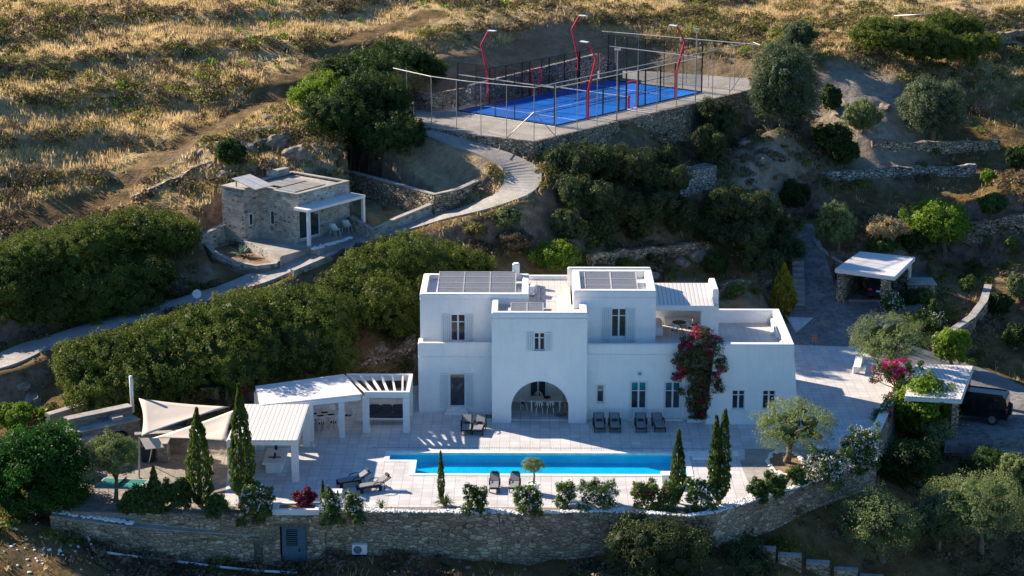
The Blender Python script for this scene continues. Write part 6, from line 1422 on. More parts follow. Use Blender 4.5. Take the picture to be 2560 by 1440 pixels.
# ------------------------------------------------------------------ carports, cars, yard
cpt = [G(2150, 629, 3.35), G(2288, 643, 3.35), G(2237, 692, 3.35), G(2087, 672, 3.35)]
cp1 = thing('carport', 'white flat roofed carport on stone piers above the courtyard', 'carport', tuple(G(2180, 740, .8)))
mb = MB(); mb.prism([tuple(p.xy) for p in cpt], 3.05, 3.37); mb.build('roof', M['paint'], cp1, bevel=.02)
ud = (cpt[2]-cpt[3]); ud.z = 0; ud.normalize(); vd = (cpt[0]-cpt[3]); vd.z = 0; vd.normalize(); cang = math.atan2(ud.y, ud.x)
def pier(p, w_, d_, z0, z1, m='rubble', nm='pier'): 
    mb = MB().at((p.x, p.y, 0), cang); mb.box(0, w_, 0, d_, z0, z1); mb.build(nm, M[m], cp1)
c3 = Vector((cpt[3].x, cpt[3].y, 0)); pier(c3+ud*.15+vd*.15, .5, 4.8, .2, 3.045); pier(c3+ud*3.6+vd*.1, .6, .6, .2, 3.045)
c1_ = Vector((cpt[1].x, cpt[1].y, 0)); mb = MB(); q = c1_-ud*.3-vd*.3; mb.box(q.x-.12, q.x+.12, q.y-.12, q.y+.12, .3, 3.045); mb.build('post', M['paint'], cp1)
pier(c3+ud*.7+vd*4.6, 3.6, .4, .2, 2.6, nm='back_wall')
M['kerb_stone'] = M['cap']
ys = G(2290, 745, .8); stonewall('low stone store wall to the right of the upper carport', [(ys.x-.6, ys.x+1.6, ys.y+.4, ys.y+2.4, .2, 1.7)], 'store_wall', 'rubble')
def car(label, loc, rz, paint, L_=4.4, W_=1.8, Hh=1.6, suv=False, spare=False, plate=True, name='parked_car'):
    t = thing(name, label, 'car', (0, 0, 0)); hw = W_/2
    if suv: prof = [(-L_/2, .45), (-L_/2, 1.05), (-L_/2+.05, 1.15), (-L_/2+.10, Hh-.12), (-L_/2+.25, Hh), (.35, Hh), (.75, Hh-.15), (1.15, 1.22), (L_/2-.12, 1.12), (L_/2, .95), (L_/2, .4)]
    else: prof = [(-L_/2, .4), (-L_/2-.02, .9), (-L_/2+.1, 1.0), (-L_/2+.55, Hh-.12), (-L_/2+.95, Hh), (.1, Hh), (.5, Hh-.1), (1.15, 1.02), (L_/2-.3, .85), (L_/2, .62), (L_/2, .35)]
    lowp = prof[:2]; vs = []; n = len(prof)
    def half(z): return hw*(1 if z < 1.1 else 1-.22*(z-1.1)/(Hh-1.1)*(.45 if suv else 1))
    for s in (-1, 1):
        for x, z in prof: vs.append((x, s*half(z), z))
    fs = [(i, i+1, n+i+1, n+i) for i in range(n-1)]+[(0, n, 2*n-1, n-1)]+[tuple(range(n))[::-1], tuple(range(n, 2*n))]
    mb = MB(); mb.add(vs, fs); mb.build('body', M[paint], t, bevel=.05, seg=2)
    # glass
    gz0, gz1 = 1.12 if suv else 1.02, Hh-.12
    for s in (-1, 1):
        ysg = [s*(half(gz0)+.008), s*(half(gz1)+.008)]; xa0, xa1, xb0, xb1 = (-L_/2+.25, -L_/2+.35, 1.0, .65) if suv else (-L_/2+.75, -L_/2+.95, .95, .45)
        segs = [(0, .33), (.35, .66), (.68, 1)] if suv else [(0, .3), (.32, .64), (.67, 1)]
        for a, b in segs:
            f = lambda k, z: (xa0+(xb0-xa0)*k) if z == 0 else (xa1+(xb1-xa1)*k)
            q = [(f(a, 0), ysg[0], gz0), (f(b, 0), ysg[0], gz0), (f(b, 1), ysg[1], gz1), (f(a, 1), ysg[1], gz1)]; mb = MB(); mb.add(q if s < 0 else q[::-1], [(0, 1, 2, 3)]); mb.build('side_window', M['car_glass'], t)
    rw = (-L_/2+.075-.01, -L_/2+.1-.01) if suv else (-L_/2+.12, -L_/2+.5)
    mb = MB(); h0 = half(1.15)*.82; h1 = half(gz1)*.82
    xr0, xr1 = rw if suv else (-L_/2+.16, -L_/2+.545-.03)
    mb.add([(xr0-.02, -h0, 1.18 if suv else 1.06), (xr1-.02, -h1, Hh-.16), (xr1-.02, h1, Hh-.16), (xr0-.02, h0, 1.18 if suv else 1.06)], [(0, 1, 2, 3)]); mb.build('rear_window', M['car_glass'], t)
    mb = MB(); a_, b_ = ((.80, Hh-.17), (1.14, 1.25)) if suv else ((.53, Hh-.13), (1.14, 1.04)); mb.add([(a_[0]+.015, -half(a_[1])*.85, a_[1]+.01), (b_[0]+.015, -half(b_[1])*.9, b_[1]+.01), (b_[0]+.015, half(b_[1])*.9, b_[1]+.01), (a_[0]+.015, half(a_[1])*.85, a_[1]+.01)], [(0, 1, 2, 3)]); mb.build('windscreen', M['car_glass'], t)
    for x in (-L_/2+.85, L_/2-.85):
        for s in (-1, 1):
            mb = MB().at((x, s*(hw-.1), .37), 0, R(90)); mb.lathe([(.2, -.12), (.37, -.12), (.38, 0), (.37, .12), (.2, .12)], n=20); wv = mb.build('wheel', M['tyre'], t)
            mb = MB().at((x, s*(hw-.1), .37), 0, R(90)); mb.lathe([(.24, -.13), (.24, .13)], n=12); mb.build('rim', M['grille'], wv)
            mb = MB(); mb.tube([(x+.46*math.cos(R(a)), s*(hw+.01), .37+.46*math.sin(R(a))) for a in range(0, 181, 20)], .04, 5); mb.build('wheel_arch', M['black_metal'], t)
    for s in (-1, 1):
        mb = MB(); x = -L_/2-.02; mb.box(x-.02, x+.05, s*hw*.78-.14, s*hw*.78+.14, .82 if not suv else .85, .95 if not suv else 1.12); mb.build('tail_light', M['red_metal'], t)
        mb = MB(); mb.box(L_/2-.06, L_/2+.02, s*hw*.75-.15, s*hw*.75+.15, .65, .8); mb.build('headlight', M['lamp_white'], t)
        mb = MB(); mb.box(.85, 1.0, s*(hw+.09)-.09, s*(hw+.09)+.09, 1.08, 1.22); mb.build('mirror', M[paint], t, bevel=.02)
    mb = MB(); mb.box(-L_/2-.10, -L_/2+.04, -hw+.05, hw-.05, .38, .62); mb.build('bumper', M['black_metal'] if suv else M[paint], t, bevel=.03)
    if plate: mb = MB(); yo = -.45 if suv else 0; zz = .64 if suv else .72; mb.box(-L_/2-.115, -L_/2-.06, yo-.26, yo+.26, zz, zz+.11); mb.build('number_plate', M['lamp_white'], t)
    if spare:
        mb = MB().at((-L_/2-.16, .12, .98), 0, 0, R(90)); mb.lathe([(.2, -.1), (.38, -.1), (.39, 0), (.38, .1), (.05, .11)], n=20); mb.build('spare_wheel', M['tyre'], t)
    mb = MB(); mb.box(-L_/2+.3, .5, -hw*.7, -hw*.7+.04, Hh+.003, Hh+.05); mb.build('roof_rail', M['black_metal'], t); mb = MB(); mb.box(-L_/2+.3, .5, hw*.7-.04, hw*.7, Hh+.003, Hh+.05); mb.build('roof_rail', M['black_metal'], t)
    t.location = loc; t.rotation_euler.z = rz; return t
cq = G(2190, 745, .84)
car('dark blue hatchback seen from behind, parked under the upper carport', (cq.x+.5, cq.y+1.0, .93), R(78), 'car_paint')
mb = MB(); ca_ = [(cq.x-2.2, cq.y-.8), (cq.x+2.6, cq.y-.8), (cq.x+4.2, cq.y+6.0), (cq.x-1.0, cq.y+6.0)]; mb.prism(ca_, -.2, .92); struct('carport_floor', mb, M['flag_road'])
jp = G(2455, 1068, -1.55)
car('black off road car with spare wheel on its back, parked beside the ribbed carport', (jp.x-.35, jp.y+1.5, -1.42), R(158), 'car_black', 4.6, 1.95, 1.95, True, True, name='offroad_car')
mb = MB(); mb.prism([(26.4, 8.5), (36, 8.5), (36, 18.5), (27, 18.5)], -2.2, -1.43); struct('parking_floor', mb, M['flag_road'])
cr2 = [Yp(2285, 912, 18.2), Yp(2432, 918, 17.2), Yp(2400, 1000, 11.2), Yp(2230, 975, 12.5)]
zr = 1.15; cr2 = [G(2290, 908, zr), G(2432, 915, zr), G(2402, 998, zr), G(2262, 990, zr)]
cp2 = thing('ribbed_carport', 'white ribbed carport roof behind the lime green tree at the lower drive', 'carport', tuple(G(2350, 1000, -1.5)))
mb = MB(); mb.prism([tuple(p.xy) for p in cr2], zr-.12, zr); mb.build('roof', M['corrugated'], cp2)
for a, b in ((cr2[1], cr2[2]), (cr2[2], cr2[3])): mb = MB(); mb.bar(Vector((a.x, a.y, zr-.2)), Vector((b.x, b.y, zr-.2)), .12, .2); mb.build('beam', M['paint'], cp2)
for i, q in enumerate((cr2[2], cr2[1])): mb = MB(); mb.box(q.x-.5, q.x-.06, q.y+.06, q.y+.5, -2.2, zr-.125); mb.build('pier', M['rubble'], cp2)
# dry stone walls around the valley
def dwall(label, pts, h, m='rubble', th=.5, jit=.12, name='dry_stone_wall', capm=None, zs=None, dz=0):
    P = []
    for q in pts: P.append(G(*q) if len(q) == 3 else hit(*q))
    zt = [p.z+h for p in P]; o = wallrun([p.xy for p in P], zt, [p.z-1.0 for p in P], th, name, M[m], jit=jit, cap=capm); tag(o, label, 'wall'); return o
dwall('pale grey dry stone wall crossing the slope behind the carport valley', [(1985, 470), (2100, 455), (2200, 448), (2330, 447), (2440, 440)], .95, 'rubble_grey')
dwall('brown dry stone terrace wall under the big round olive on the right', [(2180, 378), (2300, 380), (2420, 380), (2500, 378)], .9)
dwall('rough brown stone wall at the right edge below the lime green tree', [(2400, 612), (2480, 600), (2560, 585), (2700, 570)], 1.7)
dwall('tumbled stone wall high on the right slope behind the green thicket', [(2240, 95), (2330, 105), (2450, 115), (2560, 100)], 1.0)
dwall('rough stone bank wall behind the villa and below the junipers', [(1480, 668), (1600, 650), (1720, 640), (1790, 625)], .9)
dwall('stone wall left of the golden cypress behind the upper terrace', [(1800, 730), (1860, 722), (1930, 715)], .6)
dwall('dry stone wall and rubble under the pipe at the lower left', [(60, 1370, -3.2), (170, 1385, -3.4), (260, 1395, -3.9)], .9)
dwall('stone wall climbing from the beam pergola past the villa corner', [(880, 960, .2), (950, 940, .5), (1010, 915, 1.0), (1040, 880, 1.8)], 1.3, th=.6)
dwall('small square stone hut ruin among the junipers', [(1700, 490), (1760, 478), (1790, 470)], 1.8, 'rubble_grey', th=1.4)
dwall('low dry stone wall on the left hill above the long hedge', [(330, 505), (420, 470), (520, 420), (600, 385), (700, 350)], .5)
dwall('stone edged curb wall beside the drive above the carport', [(2030, 600, 3.2), (2045, 630, 2.7), (2075, 655, 2.1), (2110, 675, 1.7)], .35, 'rubble_grey', .3, .02, 'drive_kerb', M['cap'])
dwall('curved stone wall with flat capping right of the lawn', [(2462, 720, 1.0), (2450, 760, .8), (2420, 800, .6), (2375, 830, .4), (2330, 850, .2)], .25, 'rubble', .5, .01, 'garden_wall', M['cap'])
for i, (x, y, w_, z) in enumerate([(1885, 1375, 55, -3.0), (1945, 1392, 60, -3.3), (2015, 1410, 60, -3.6), (2085, 1428, 60, -3.9), (2150, 1445, 60, -4.2)]):
    h_ = hit(x+w_/2, y+26); z = h_.z+.65; a = Vector((xa(x, h_.y, z), h_.y, z)); b = Vector((xa(x+w_-2, h_.y, z), h_.y-.2, z)); o = wallrun([a.xy, b.xy], z, z-2.5, .5, 'stepped_wall', M['retaining'], cap=M['cap']); tag(o, 'stepped stone wall block in the olive grove below the terrace, %s from the left' % ['first', 'second', 'third', 'fourth', 'fifth'][i], 'wall', 'stepped wall blocks below the terrace')
gr = G(2130, 133, 14.7); mb = MB(); gh_ = hit(2150, 134); mb.box(gh_.x-1.2, gh_.x+1.2, gh_.y-.5, gh_.y+.5, gh_.z, gh_.z+.12); tag(mb.build('rusty_grating', M['rust']), 'dark rusty grating lying at the top of the pale spoil heap', 'grating')
pipe('hill_pipe', [hit(2235, 52)+Vector((0, 0, .5)), hit(2340, 75)+Vector((0, 0, 1.6)), hit(2470, 98)+Vector((0, 0, .3))], .05, M['steel'], 'long pale water pipe across the green thicket at upper right')
# overhead wires
for i, (a, b, lb) in enumerate((((960, 30, 40), (2560, 105, 60), 'upper thin overhead wire crossing in front of the court hillside'), ((960, 78, 40), (2560, 128, 60), 'lower thin overhead wire crossing in front of the court hillside'))):
    A_ = Yp(a[0]-400, a[1], a[2]); B_ = Yp(b[0]+300, b[1], b[2]); mb = MB(); mb.tube([A_.lerp(B_, t)-Vector((0, 0, 4*t*(1-t)*.6)) for t in [k/12 for k in range(13)]], .007, 4); tag(mb.build('overhead_wire', M['black_metal']), lb, 'wire')

# ------------------------------------------------------------------ trees and plants
OL = L['olive']
def pg(px, py, z=0.0): return G(px, py, z)
tree('olive_tree', 'small olive tree with twin trunks beside the green table tennis table', 'olive tree', 282, 1138, 128, 108, 0, 0, OL, seed=2, base=pg(290, 1256, -.1), nb=10, ll=.13, lw=.05, per=36)
tree('olive_tree', 'large spreading olive tree in a ring of white stones on the terrace', 'olive tree', 1983, 1068, 215, 125, 0, 0, OL, seed=3, base=pg(1966, 1158), nb=14, ll=.13, lw=.05, per=44, r0=.22)
tree('olive_tree', 'rounded olive tree above the pink bougainvillea, right of the sunny terrace', 'olive tree', 2222, 846, 200, 125, 0, 0, OL, seed=4, base=pg(2240, 955), nb=14, ll=.13, lw=.05, per=44, r0=.2)
tree('olive_tree', 'broad olive tree alone in the grove below the right corner of the wall', 'olive tree', 2196, 1308, 245, 165, 0, 0, OL, seed=5, base=pg(2205, 1412, -4.4), nb=16, ll=.13, lw=.05, per=44)
tree('olive_tree', 'leaning olive tree with bare forked trunk at the lower right', 'olive tree', 2440, 1262, 290, 150, 0, 0, OL, seed=6, base=pg(2452, 1378, -4.2), nb=16, ll=.13, lw=.05, per=42, r0=.16)
tree('olive_tree', 'dark olive tree crowding behind the leaning one at lower right', 'olive tree', 2335, 1300, 140, 130, 0, 0, L['wild_olive'], seed=66, base=pg(2345, 1370, -3.8), nb=8, ll=.15, lw=.06)
tree('olive_tree', 'pale olive tree at the far right edge under the lower yard', 'olive tree', 2545, 1190, 110, 120, 0, 0, OL, seed=67, base=pg(2555, 1250, -3.4), nb=8, ll=.15, lw=.06)
tree('olive_tree', 'grey green loose olive tree standing left behind the upper carport', 'olive tree', 2090, 558, 108, 120, 2095, 628, OL, style='open', seed=7, nb=16, ll=.17, lw=.07)
tree('olive_tree', 'huge dense wild olive tree at the right end of the court terrace', 'olive tree', 1962, 215, 182, 235, 1955, 345, L['wild_olive'], style='solid', seed=8, nb=16, ll=.19, lw=.09, base=Yp(1955, 345, 54))
tree('olive_tree', 'smaller olive crown rising behind the huge wild olive by the court', 'olive tree', 1997, 92, 92, 84, 1990, 150, L['wild_olive'], style='solid', seed=9, nb=8, ll=.19, lw=.09, base=Yp(1992, 145, 68))
tree('olive_tree', 'big round olive tree on the terrace below the pale spoil heap', 'olive tree', 2332, 268, 184, 150, 2330, 350, L['wild_olive'], style='solid', seed=10, nb=13, ll=.19, lw=.09)
tree('olive_tree', 'small pale olive at the foot of the spoil heap', 'olive tree', 2152, 290, 100, 76, 2160, 338, OL, style='round', seed=12, nb=8, ll=.18, lw=.08)
tree('lime_green_tree', 'bright lime green leafy tree with bare pale trunk behind the carport', 'tree', 2345, 560, 180, 115, 2362, 648, L['lime'], style='round', seed=13, nb=12, ll=.2, lw=.12)
tree('lime_green_tree', 'bright green fig like tree in front of the ribbed carport', 'tree', 2318, 1015, 175, 170, 0, 0, L['lime'], style='solid', seed=14, base=pg(2330, 1085, -2), nb=12, ll=.2, lw=.13, per=24)
tree('lime_green_tree', 'rounded yellow green tree between the two carports', 'tree', 2378, 865, 96, 98, 0, 0, L['lime'], style='solid', seed=15, base=pg(2380, 915, -.8), nb=8, ll=.16, lw=.09)
tree('carob_tree', 'dense dark green carob tree at the lower left corner', 'tree', 90, 1180, 285, 245, 0, 0, L['carob'], style='solid', seed=16, base=pg(100, 1310, -1.5), nb=24, ll=.15, lw=.10, per=50)
tree('juniper_tree', 'large bushy juniper in front of the retaining wall', 'tree', 1650, 1368, 290, 210, 0, 0, L['juniper'], style='spire', seed=17, base=pg(1650, 1470, -4), nb=17, ll=.16, lw=.06, per=46, trunk=True)
tree('juniper_tree', 'second juniper, lower and darker, at the bottom edge below the wall', 'tree', 1835, 1420, 200, 140, 0, 0, L['juniper'], style='spire', seed=18, base=pg(1830, 1475, -4.2), nb=10, ll=.16, lw=.06, per=40)
# cypresses
cypress('tall bushy cypress between the shade sails and the shrubs', 500, 1022, 1272, 62, pg(502, 1270, -.1), seed=1)
cypress('tallest bushy cypress at the left post of the ribbed pergola', 608, 962, 1258, 60, pg(608, 1256, 0), seed=2)
cypress('thin pencil cypress in front of the left end of the pool', 1103, 1130, 1240, 17, pg(1103, 1258, 0), seed=3)
cypress('medium cypress in front of the right end of the pool', 1693, 1075, 1240, 38, pg(1693, 1258, 0), seed=4)
cypress('cypress with two pointed tips right of the pool', 1796, 1025, 1245, 62, pg(1796, 1262, 0), seed=5, tips=((-.35, .93), (.35, 1.0)))
cypress('small young cypress left of the bushy cypress by the walkway', 388, 1168, 1262, 32, pg(388, 1268, -.1), seed=6)
cypress('very small pencil cypress beside the cellar entrance', 808, 1201, 1262, 12, pg(808, 1268, 0), seed=7, stem=.1)
cypress('tiny pencil cypress beside the white lamp block', 845, 1228, 1262, 9, pg(845, 1268, 0), seed=8, stem=.1)
cypress('golden conical cypress beside the garden steps behind the villa', 1957, 662, 780, 62, hit(1957, 782), L['gold'], seed=9, stem=.05)
# long evergreen masses
hedge('evergreen_hedge', 'long mastic hedge mass filling the slope between the path and the left pergola', 'hedge',
      [(210, 900, 1.9, 2.0, 2.0), (290, 880, 2.3, 2.2, 2.2), (380, 860, 2.4, 2.4, 2.4), (470, 840, 2.5, 2.4, 2.5), (560, 810, 2.6, 2.5, 2.8), (640, 790, 2.5, 2.3, 2.7), (720, 778, 2.5, 2.3, 2.6), (800, 785, 2.1, 2.1, 2.6),
       (240, 960, 2.0, 2.0, 2.0), (350, 940, 2.2, 2.2, 2.2), (450, 920, 2.3, 2.3, 2.3), (560, 890, 2.5, 2.3, 3.0), (660, 870, 2.5, 2.3, 3.2), (760, 850, 2.4, 2.2, 3.2), (300, 1000, 1.3, 1.3, 1.2), (840, 880, 1.3, 1.4, 1.6)], L['mastic'], 21)
hedge('evergreen_hedge', 'tall evergreen mass between the guest house and the villa', 'hedge',
      [(865, 708, 1.9, 1.9, 1.9), (930, 668, 2.2, 2.1, 2.2), (1010, 640, 2.5, 2.3, 2.4), (1090, 650, 2.4, 2.3, 2.3), (1140, 690, 2.0, 2.2, 2.0), (880, 750, 2.2, 2.0, 2.2), (950, 740, 2.4, 2.2, 2.4), (1020, 740, 2.4, 2.2, 2.4), (1000, 790, 1.8, 1.6, 1.6), (1180, 655, 1.6, 1.8, 1.5)], L['mastic'], 22)
hedge('evergreen_hedge', 'dark dense shrub mass above the path at the left edge of the photo', 'hedge',
      [(20, 660, 2.6, 2.4, 2.2), (110, 630, 2.7, 2.5, 2.3), (200, 600, 2.6, 2.5, 2.2), (290, 570, 2.5, 2.3, 2.0), (370, 560, 2.3, 2.2, 1.9), (430, 570, 1.7, 1.8, 1.6), (40, 710, 2.2, 2.0, 1.7), (140, 715, 2.0, 2.0, 1.7), (220, 700, 2.2, 2.0, 1.9), (300, 685, 2.2, 2.0, 1.9), (370, 670, 1.8, 1.8, 1.6), (60, 765, 1.7, 1.5, 1.3), (150, 765, 1.7, 1.5, 1.3), (240, 750, 1.7, 1.5, 1.4), (340, 738, 1.5, 1.4, 1.2), (400, 700, 1.2, 1.2, 1.0)], L['mastic'], 23)
hedge('evergreen_tree_clump', 'large dark round evergreen clump left of the court', 'tree clump',
      [(900, 170, 3.2, 2.6, 2.3), (990, 145, 3.0, 2.6, 2.2), (1045, 165, 2.0, 2.0, 1.6), (840, 270, 2.6, 2.3, 2.2), (920, 290, 3.0, 2.5, 2.6), (980, 320, 2.4, 2.2, 2.1), (930, 230, 2.8, 2.6, 2.4), (960, 200, 2.8, 2.5, 2.4)], L['dark'], 24, ll=.16, lw=.09)
hedge('evergreen_shrub', 'bright green mastic shrub on the left flank of the dark clump by the court', 'shrub', [(770, 225, 1.6, 1.6, 1.3), (820, 205, 1.7, 1.6, 1.5), (840, 250, 1.4, 1.4, 1.2)], L['lime'], 25, ll=.18)
hedge('juniper_thicket', 'dark juniper thicket below the court wall', 'thicket',
      [(1420, 400, 2.0, 1.9, 1.8), (1500, 400, 2.4, 2.2, 2.2), (1580, 410, 2.4, 2.2, 2.3), (1650, 440, 2.1, 2.0, 2.1), (1440, 480, 2.1, 2.0, 2.2), (1530, 500, 2.3, 2.1, 2.3), (1620, 510, 2.1, 2.0, 2.0)], L['juniper'], 26, ll=.17, lw=.07)
hedge('juniper_thicket', 'broad dark juniper thicket left of the drive behind the villa', 'thicket',
      [(1800, 510, 2.3, 2.2, 2.1), (1870, 520, 2.5, 2.3, 2.2), (1930, 560, 2.2, 2.2, 2.0), (1780, 570, 1.9, 1.9, 1.7), (1860, 590, 2.2, 2.0, 1.9), (1940, 610, 2.1, 2.0, 1.7), (1900, 645, 1.6, 1.5, 1.3)], L['juniper'], 27, ll=.17, lw=.07)
tree('juniper_tree', 'dark juniper against the court wall, upper one of two', 'tree', 1790, 305, 100, 130, 1790, 370, L['juniper'], style='spire', seed=30, nb=9, ll=.17, lw=.07)
tree('juniper_tree', 'dark juniper below the court wall, lower one of two', 'tree', 1775, 370, 96, 110, 1775, 425, L['juniper'], style='spire', seed=31, nb=8, ll=.17, lw=.07)
hedge('green_thicket', 'bright green shrub thicket high on the right slope', 'thicket', [(2210, 75, 2.6, 2.4, 1.9), (2290, 85, 2.8, 2.4, 2.0), (2370, 60, 2.6, 2.4, 2.0), (2400, 100, 2.3, 2.0, 1.7), (2340, 110, 2.2, 1.9, 1.6), (2460, 90, 1.5, 1.5, 1.0)], L['mastic'], 32, ll=.2)
SHR = [  # label, px, py centre, w, h, base px, base py, material, category, style
 ('bright green rounded shrub just above the villa roof terrace', 1385, 640, 130, 78, 1385, 675, 'lime', 'solid'),
 ('small dark shrub right of the bright rounded shrub behind the villa roof', 1565, 662, 60, 30, 1570, 680, 'mastic', 'solid'),
 ('dark upright juniper bush low on the slope left of the thicket below the court', 1420, 565, 90, 90, 1420, 612, 'juniper', 'spire'),
 ('dark juniper bush in front of the middle of the thicket below the court', 1505, 572, 96, 90, 1505, 618, 'juniper', 'spire'),
 ('dark juniper bush at the lower right foot of the thicket below the court', 1592, 566, 90, 84, 1592, 608, 'juniper', 'spire'),
 ('dark juniper bush filling the gap between the two juniper thickets', 1705, 545, 100, 96, 1705, 592, 'juniper', 'spire'),
 ('upper dark juniper bush between the court wall and the stone hut ruin', 1660, 400, 90, 84, 1660, 440, 'juniper', 'spire'),
 ('brown grey bush on the bank above the villa chimney', 1290, 600, 90, 50, 1290, 628, 'heath', 'solid'),
 ('dark green bush right behind the villa pergola', 1790, 660, 70, 50, 1790, 690, 'dark', 'solid'),
 ('low green bush on the bank behind the villa terrace', 1835, 728, 46, 30, 1835, 742, 'shrub', 'solid'),
 ('round dark bush above the juniper thicket left of the grey stone wall', 1985, 487, 86, 74, 1985, 525, 'dark', 'solid'),
 ('small dark pine like bush at the left of the spoil heap', 2078, 245, 56, 66, 2078, 280, 'dark', 'solid'),
 ('dark bush under the small pale olive', 2085, 345, 110, 80, 2085, 388, 'dark', 'solid'),
 ('dark green bush under the round olive tree, left one', 2110, 380, 80, 60, 2110, 410, 'dark', 'solid'),
 ('rounded dark bush beyond the lime green tree at right', 2480, 512, 76, 60, 2480, 545, 'shrub', 'solid'),
 ('dark grey green bush at the right edge of the upper slope', 2548, 395, 70, 70, 2548, 430, 'dark', 'solid'),
 ('small lime shrub by the end of the grey dry stone wall', 2470, 440, 38, 36, 2470, 462, 'lime', 'solid'),
 ('dark bush below the lime green tree, left one', 2285, 600, 70, 60, 2285, 635, 'dark', 'solid'),
 ('green bush just behind the upper carport roof', 2200, 615, 90, 40, 2200, 640, 'shrub', 'solid'),
 ('low round shrub in the yard in front of the store wall', 2300, 742, 70, 44, 2300, 768, 'shrub', 'solid'),
 ('dark low shrub in front of the upper carport on the right', 2265, 748, 70, 40, 2265, 772, 'dark', 'solid'),
 ('low dark shrub bed beside the olive behind the terrace', 2310, 800, 110, 40, 2310, 826, 'shrub', 'solid'),
 ('olive green shrub under the lower drive wall, upper one', 2345, 1092, 84, 84, 2345, 1140, 'olive', 'solid'),
 ('large dark shrub below the right terrace wall', 2270, 1150, 170, 110, 2270, 1210, 'dark', 'solid'),
 ('dark shrub mass right of the lower olive path', 2480, 1160, 150, 80, 2480, 1200, 'dark', 'solid'),
 ('feathery green shrub at the left edge of the terrace', 35, 1042, 110, 62, 35, 1072, 'lime', 'solid'),
 ('pale round bush at the right edge below the curved garden wall', 2545, 715, 60, 70, 2545, 750, 'olive', 'solid'),
 ('dark scrub bush in the gully at the right edge, upper one', 2500, 760, 60, 60, 2500, 795, 'dark', 'round'),
 ('dark scrub bush in the gully at the right edge, lower one', 2540, 840, 70, 60, 2540, 875, 'dark', 'round'),
 ('grey green shrub above the long hedge right end near the path', 1165, 672, 46, 30, 1165, 690, 'olive', 'solid'),
 ('dark bush on the rocks above the guest house, left one', 575, 380, 80, 70, 575, 415, 'dark', 'solid'),
 ('dark bush at the court path corner behind the sandy bed', 1000, 345, 60, 40, 1000, 365, 'dark', 'solid'),
 ('grey green bush beside the guest house path bend', 1265, 545, 80, 46, 1265, 568, 'olive', 'solid'),
 ('second grey green bush beside the guest house path bend', 1190, 575, 60, 36, 1190, 595, 'scrub', 'solid'),
 ('small fruit tree on the lawn inside the curved garden wall', 2422, 712, 42, 44, 2424, 755, 'shrub', 'round'),
 ('small young tree on the lawn at the right edge below the stone wall', 2530, 608, 36, 28, 2532, 640, 'shrub', 'round'),
 ('thin young tree with sparse leaves in front of the lawn', 2335, 770, 24, 50, 2337, 815, 'shrub', 'open'),
 ('yellow green broom bush in the lower sandy bed', 970, 480, 46, 44, 972, 508, 'lime', 'open'),
 ('dark bush on the bank beside the low oven wall', 560, 965, 70, 40, 560, 985, 'dark', 'solid'),
 ('bush on the outcrop left of the path, under the dark shrub mass', 440, 720, 60, 50, 440, 748, 'heath', 'solid'),
 ('dry brown grassy bush behind the upper carport', 2215, 570, 110, 60, 2215, 605, 'straw', 'solid'),
]
for i, (lb, cx_, cy_, w_, h_, bx_, by_, mk, sty) in enumerate(SHR):
    tree('shrub', lb, 'shrub', cx_, cy_, w_, h_, bx_, by_, L[mk], style=sty, seed=100+i, nb=7 if w_ < 80 else 9, ll=.15 if cy_ > 700 else .18, lw=.09, per=22, trunk=sty != 'solid')
# flowering oleanders: leaves plus white flower specks
def flowering(label, cx_, cy_, w_, h_, base, seed, fl='white', nf=260, lm='shrub', fsz=.07, cat='flowering shrub', sty='open', nb=15, low=True):
    t = tree('flowering_shrub', label, cat, cx_, cy_, w_, h_, 0, 0, L[lm], style=sty, seed=seed, base=base, nb=nb, ll=.13, lw=.065, per=22, r0=.05)
    s = ppm(base); c = Yp(cx_, cy_, base.y); rg = np.random.default_rng(seed+900); bl = sub_blobs(c.x, c.y, c.z, w_/2/s, w_/2/s*.9, h_/2/s, nb, np.random.default_rng(seed*13+5), .34, .8)
    P, O = blob_clumps(bl, .2, rg); k_ = O[:, 1] < .35; P = P[k_]+O[k_]*.14; P = P[rg.integers(0, len(P), nf)]+rg.normal(0, .07, (nf, 3))
    V, tt_ = leaves(P, np.full(nf, .04), 2, fsz*1.5, fsz*1.2, rg, .3); tag(crown_obj('flowers', V, tt_, L[fl], t), kind='stuff'); return t
flowering('tall white flowering oleander hanging over the right corner of the wall', 2152, 1125, 100, 120, pg(2150, 1175), 41, nf=900)
flowering('low white flowering oleander left of the tall one at the wall corner', 2068, 1165, 112, 84, pg(2070, 1200), 42, nf=800)
flowering('white flowering shrub at the cellar entrance under the tallest cypress', 640, 1252, 92, 84, pg(640, 1290, -.2), 43, nf=420)
flowering('white flowering shrub, left of the pair beside the white lamp block', 828, 1268, 46, 70, pg(828, 1292), 44, nf=300)
flowering('white flowering shrub, right of the pair beside the white lamp block', 884, 1262, 50, 66, pg(884, 1284), 45, nf=260)
flowering('dark green shrub with few flowers drooping over the wall left of the near loungers', 1190, 1248, 58, 62, pg(1195, 1276), 46, nf=30)
flowering('white flowering shrub in front of the potted olive', 1322, 1246, 84, 62, pg(1325, 1282), 47, nf=260)
flowering('white flowering shrub, left of the pair in front of the pool middle', 1418, 1233, 52, 52, pg(1418, 1262), 48, nf=140)
flowering('wider white flowering shrub, right of the pair in front of the pool middle', 1497, 1231, 100, 58, pg(1495, 1262), 49, nf=380)
flowering('shrub with pink flowers by the front edge left of the medium cypress', 1612, 1232, 66, 56, pg(1612, 1262), 50, 'pink', 60)
flowering('shrub with red flowers at the foot of the medium cypress', 1672, 1240, 60, 54, pg(1672, 1268), 51, 'pink', 60)
flowering('dark white flowered shrub at the foot of the two tipped cypress', 1752, 1238, 78, 72, pg(1755, 1272), 52, nf=260)
flowering('white flowering oleander in front of the upper carport pier', 2228, 755, 60, 60, hit(2230, 792), 53, nf=260)
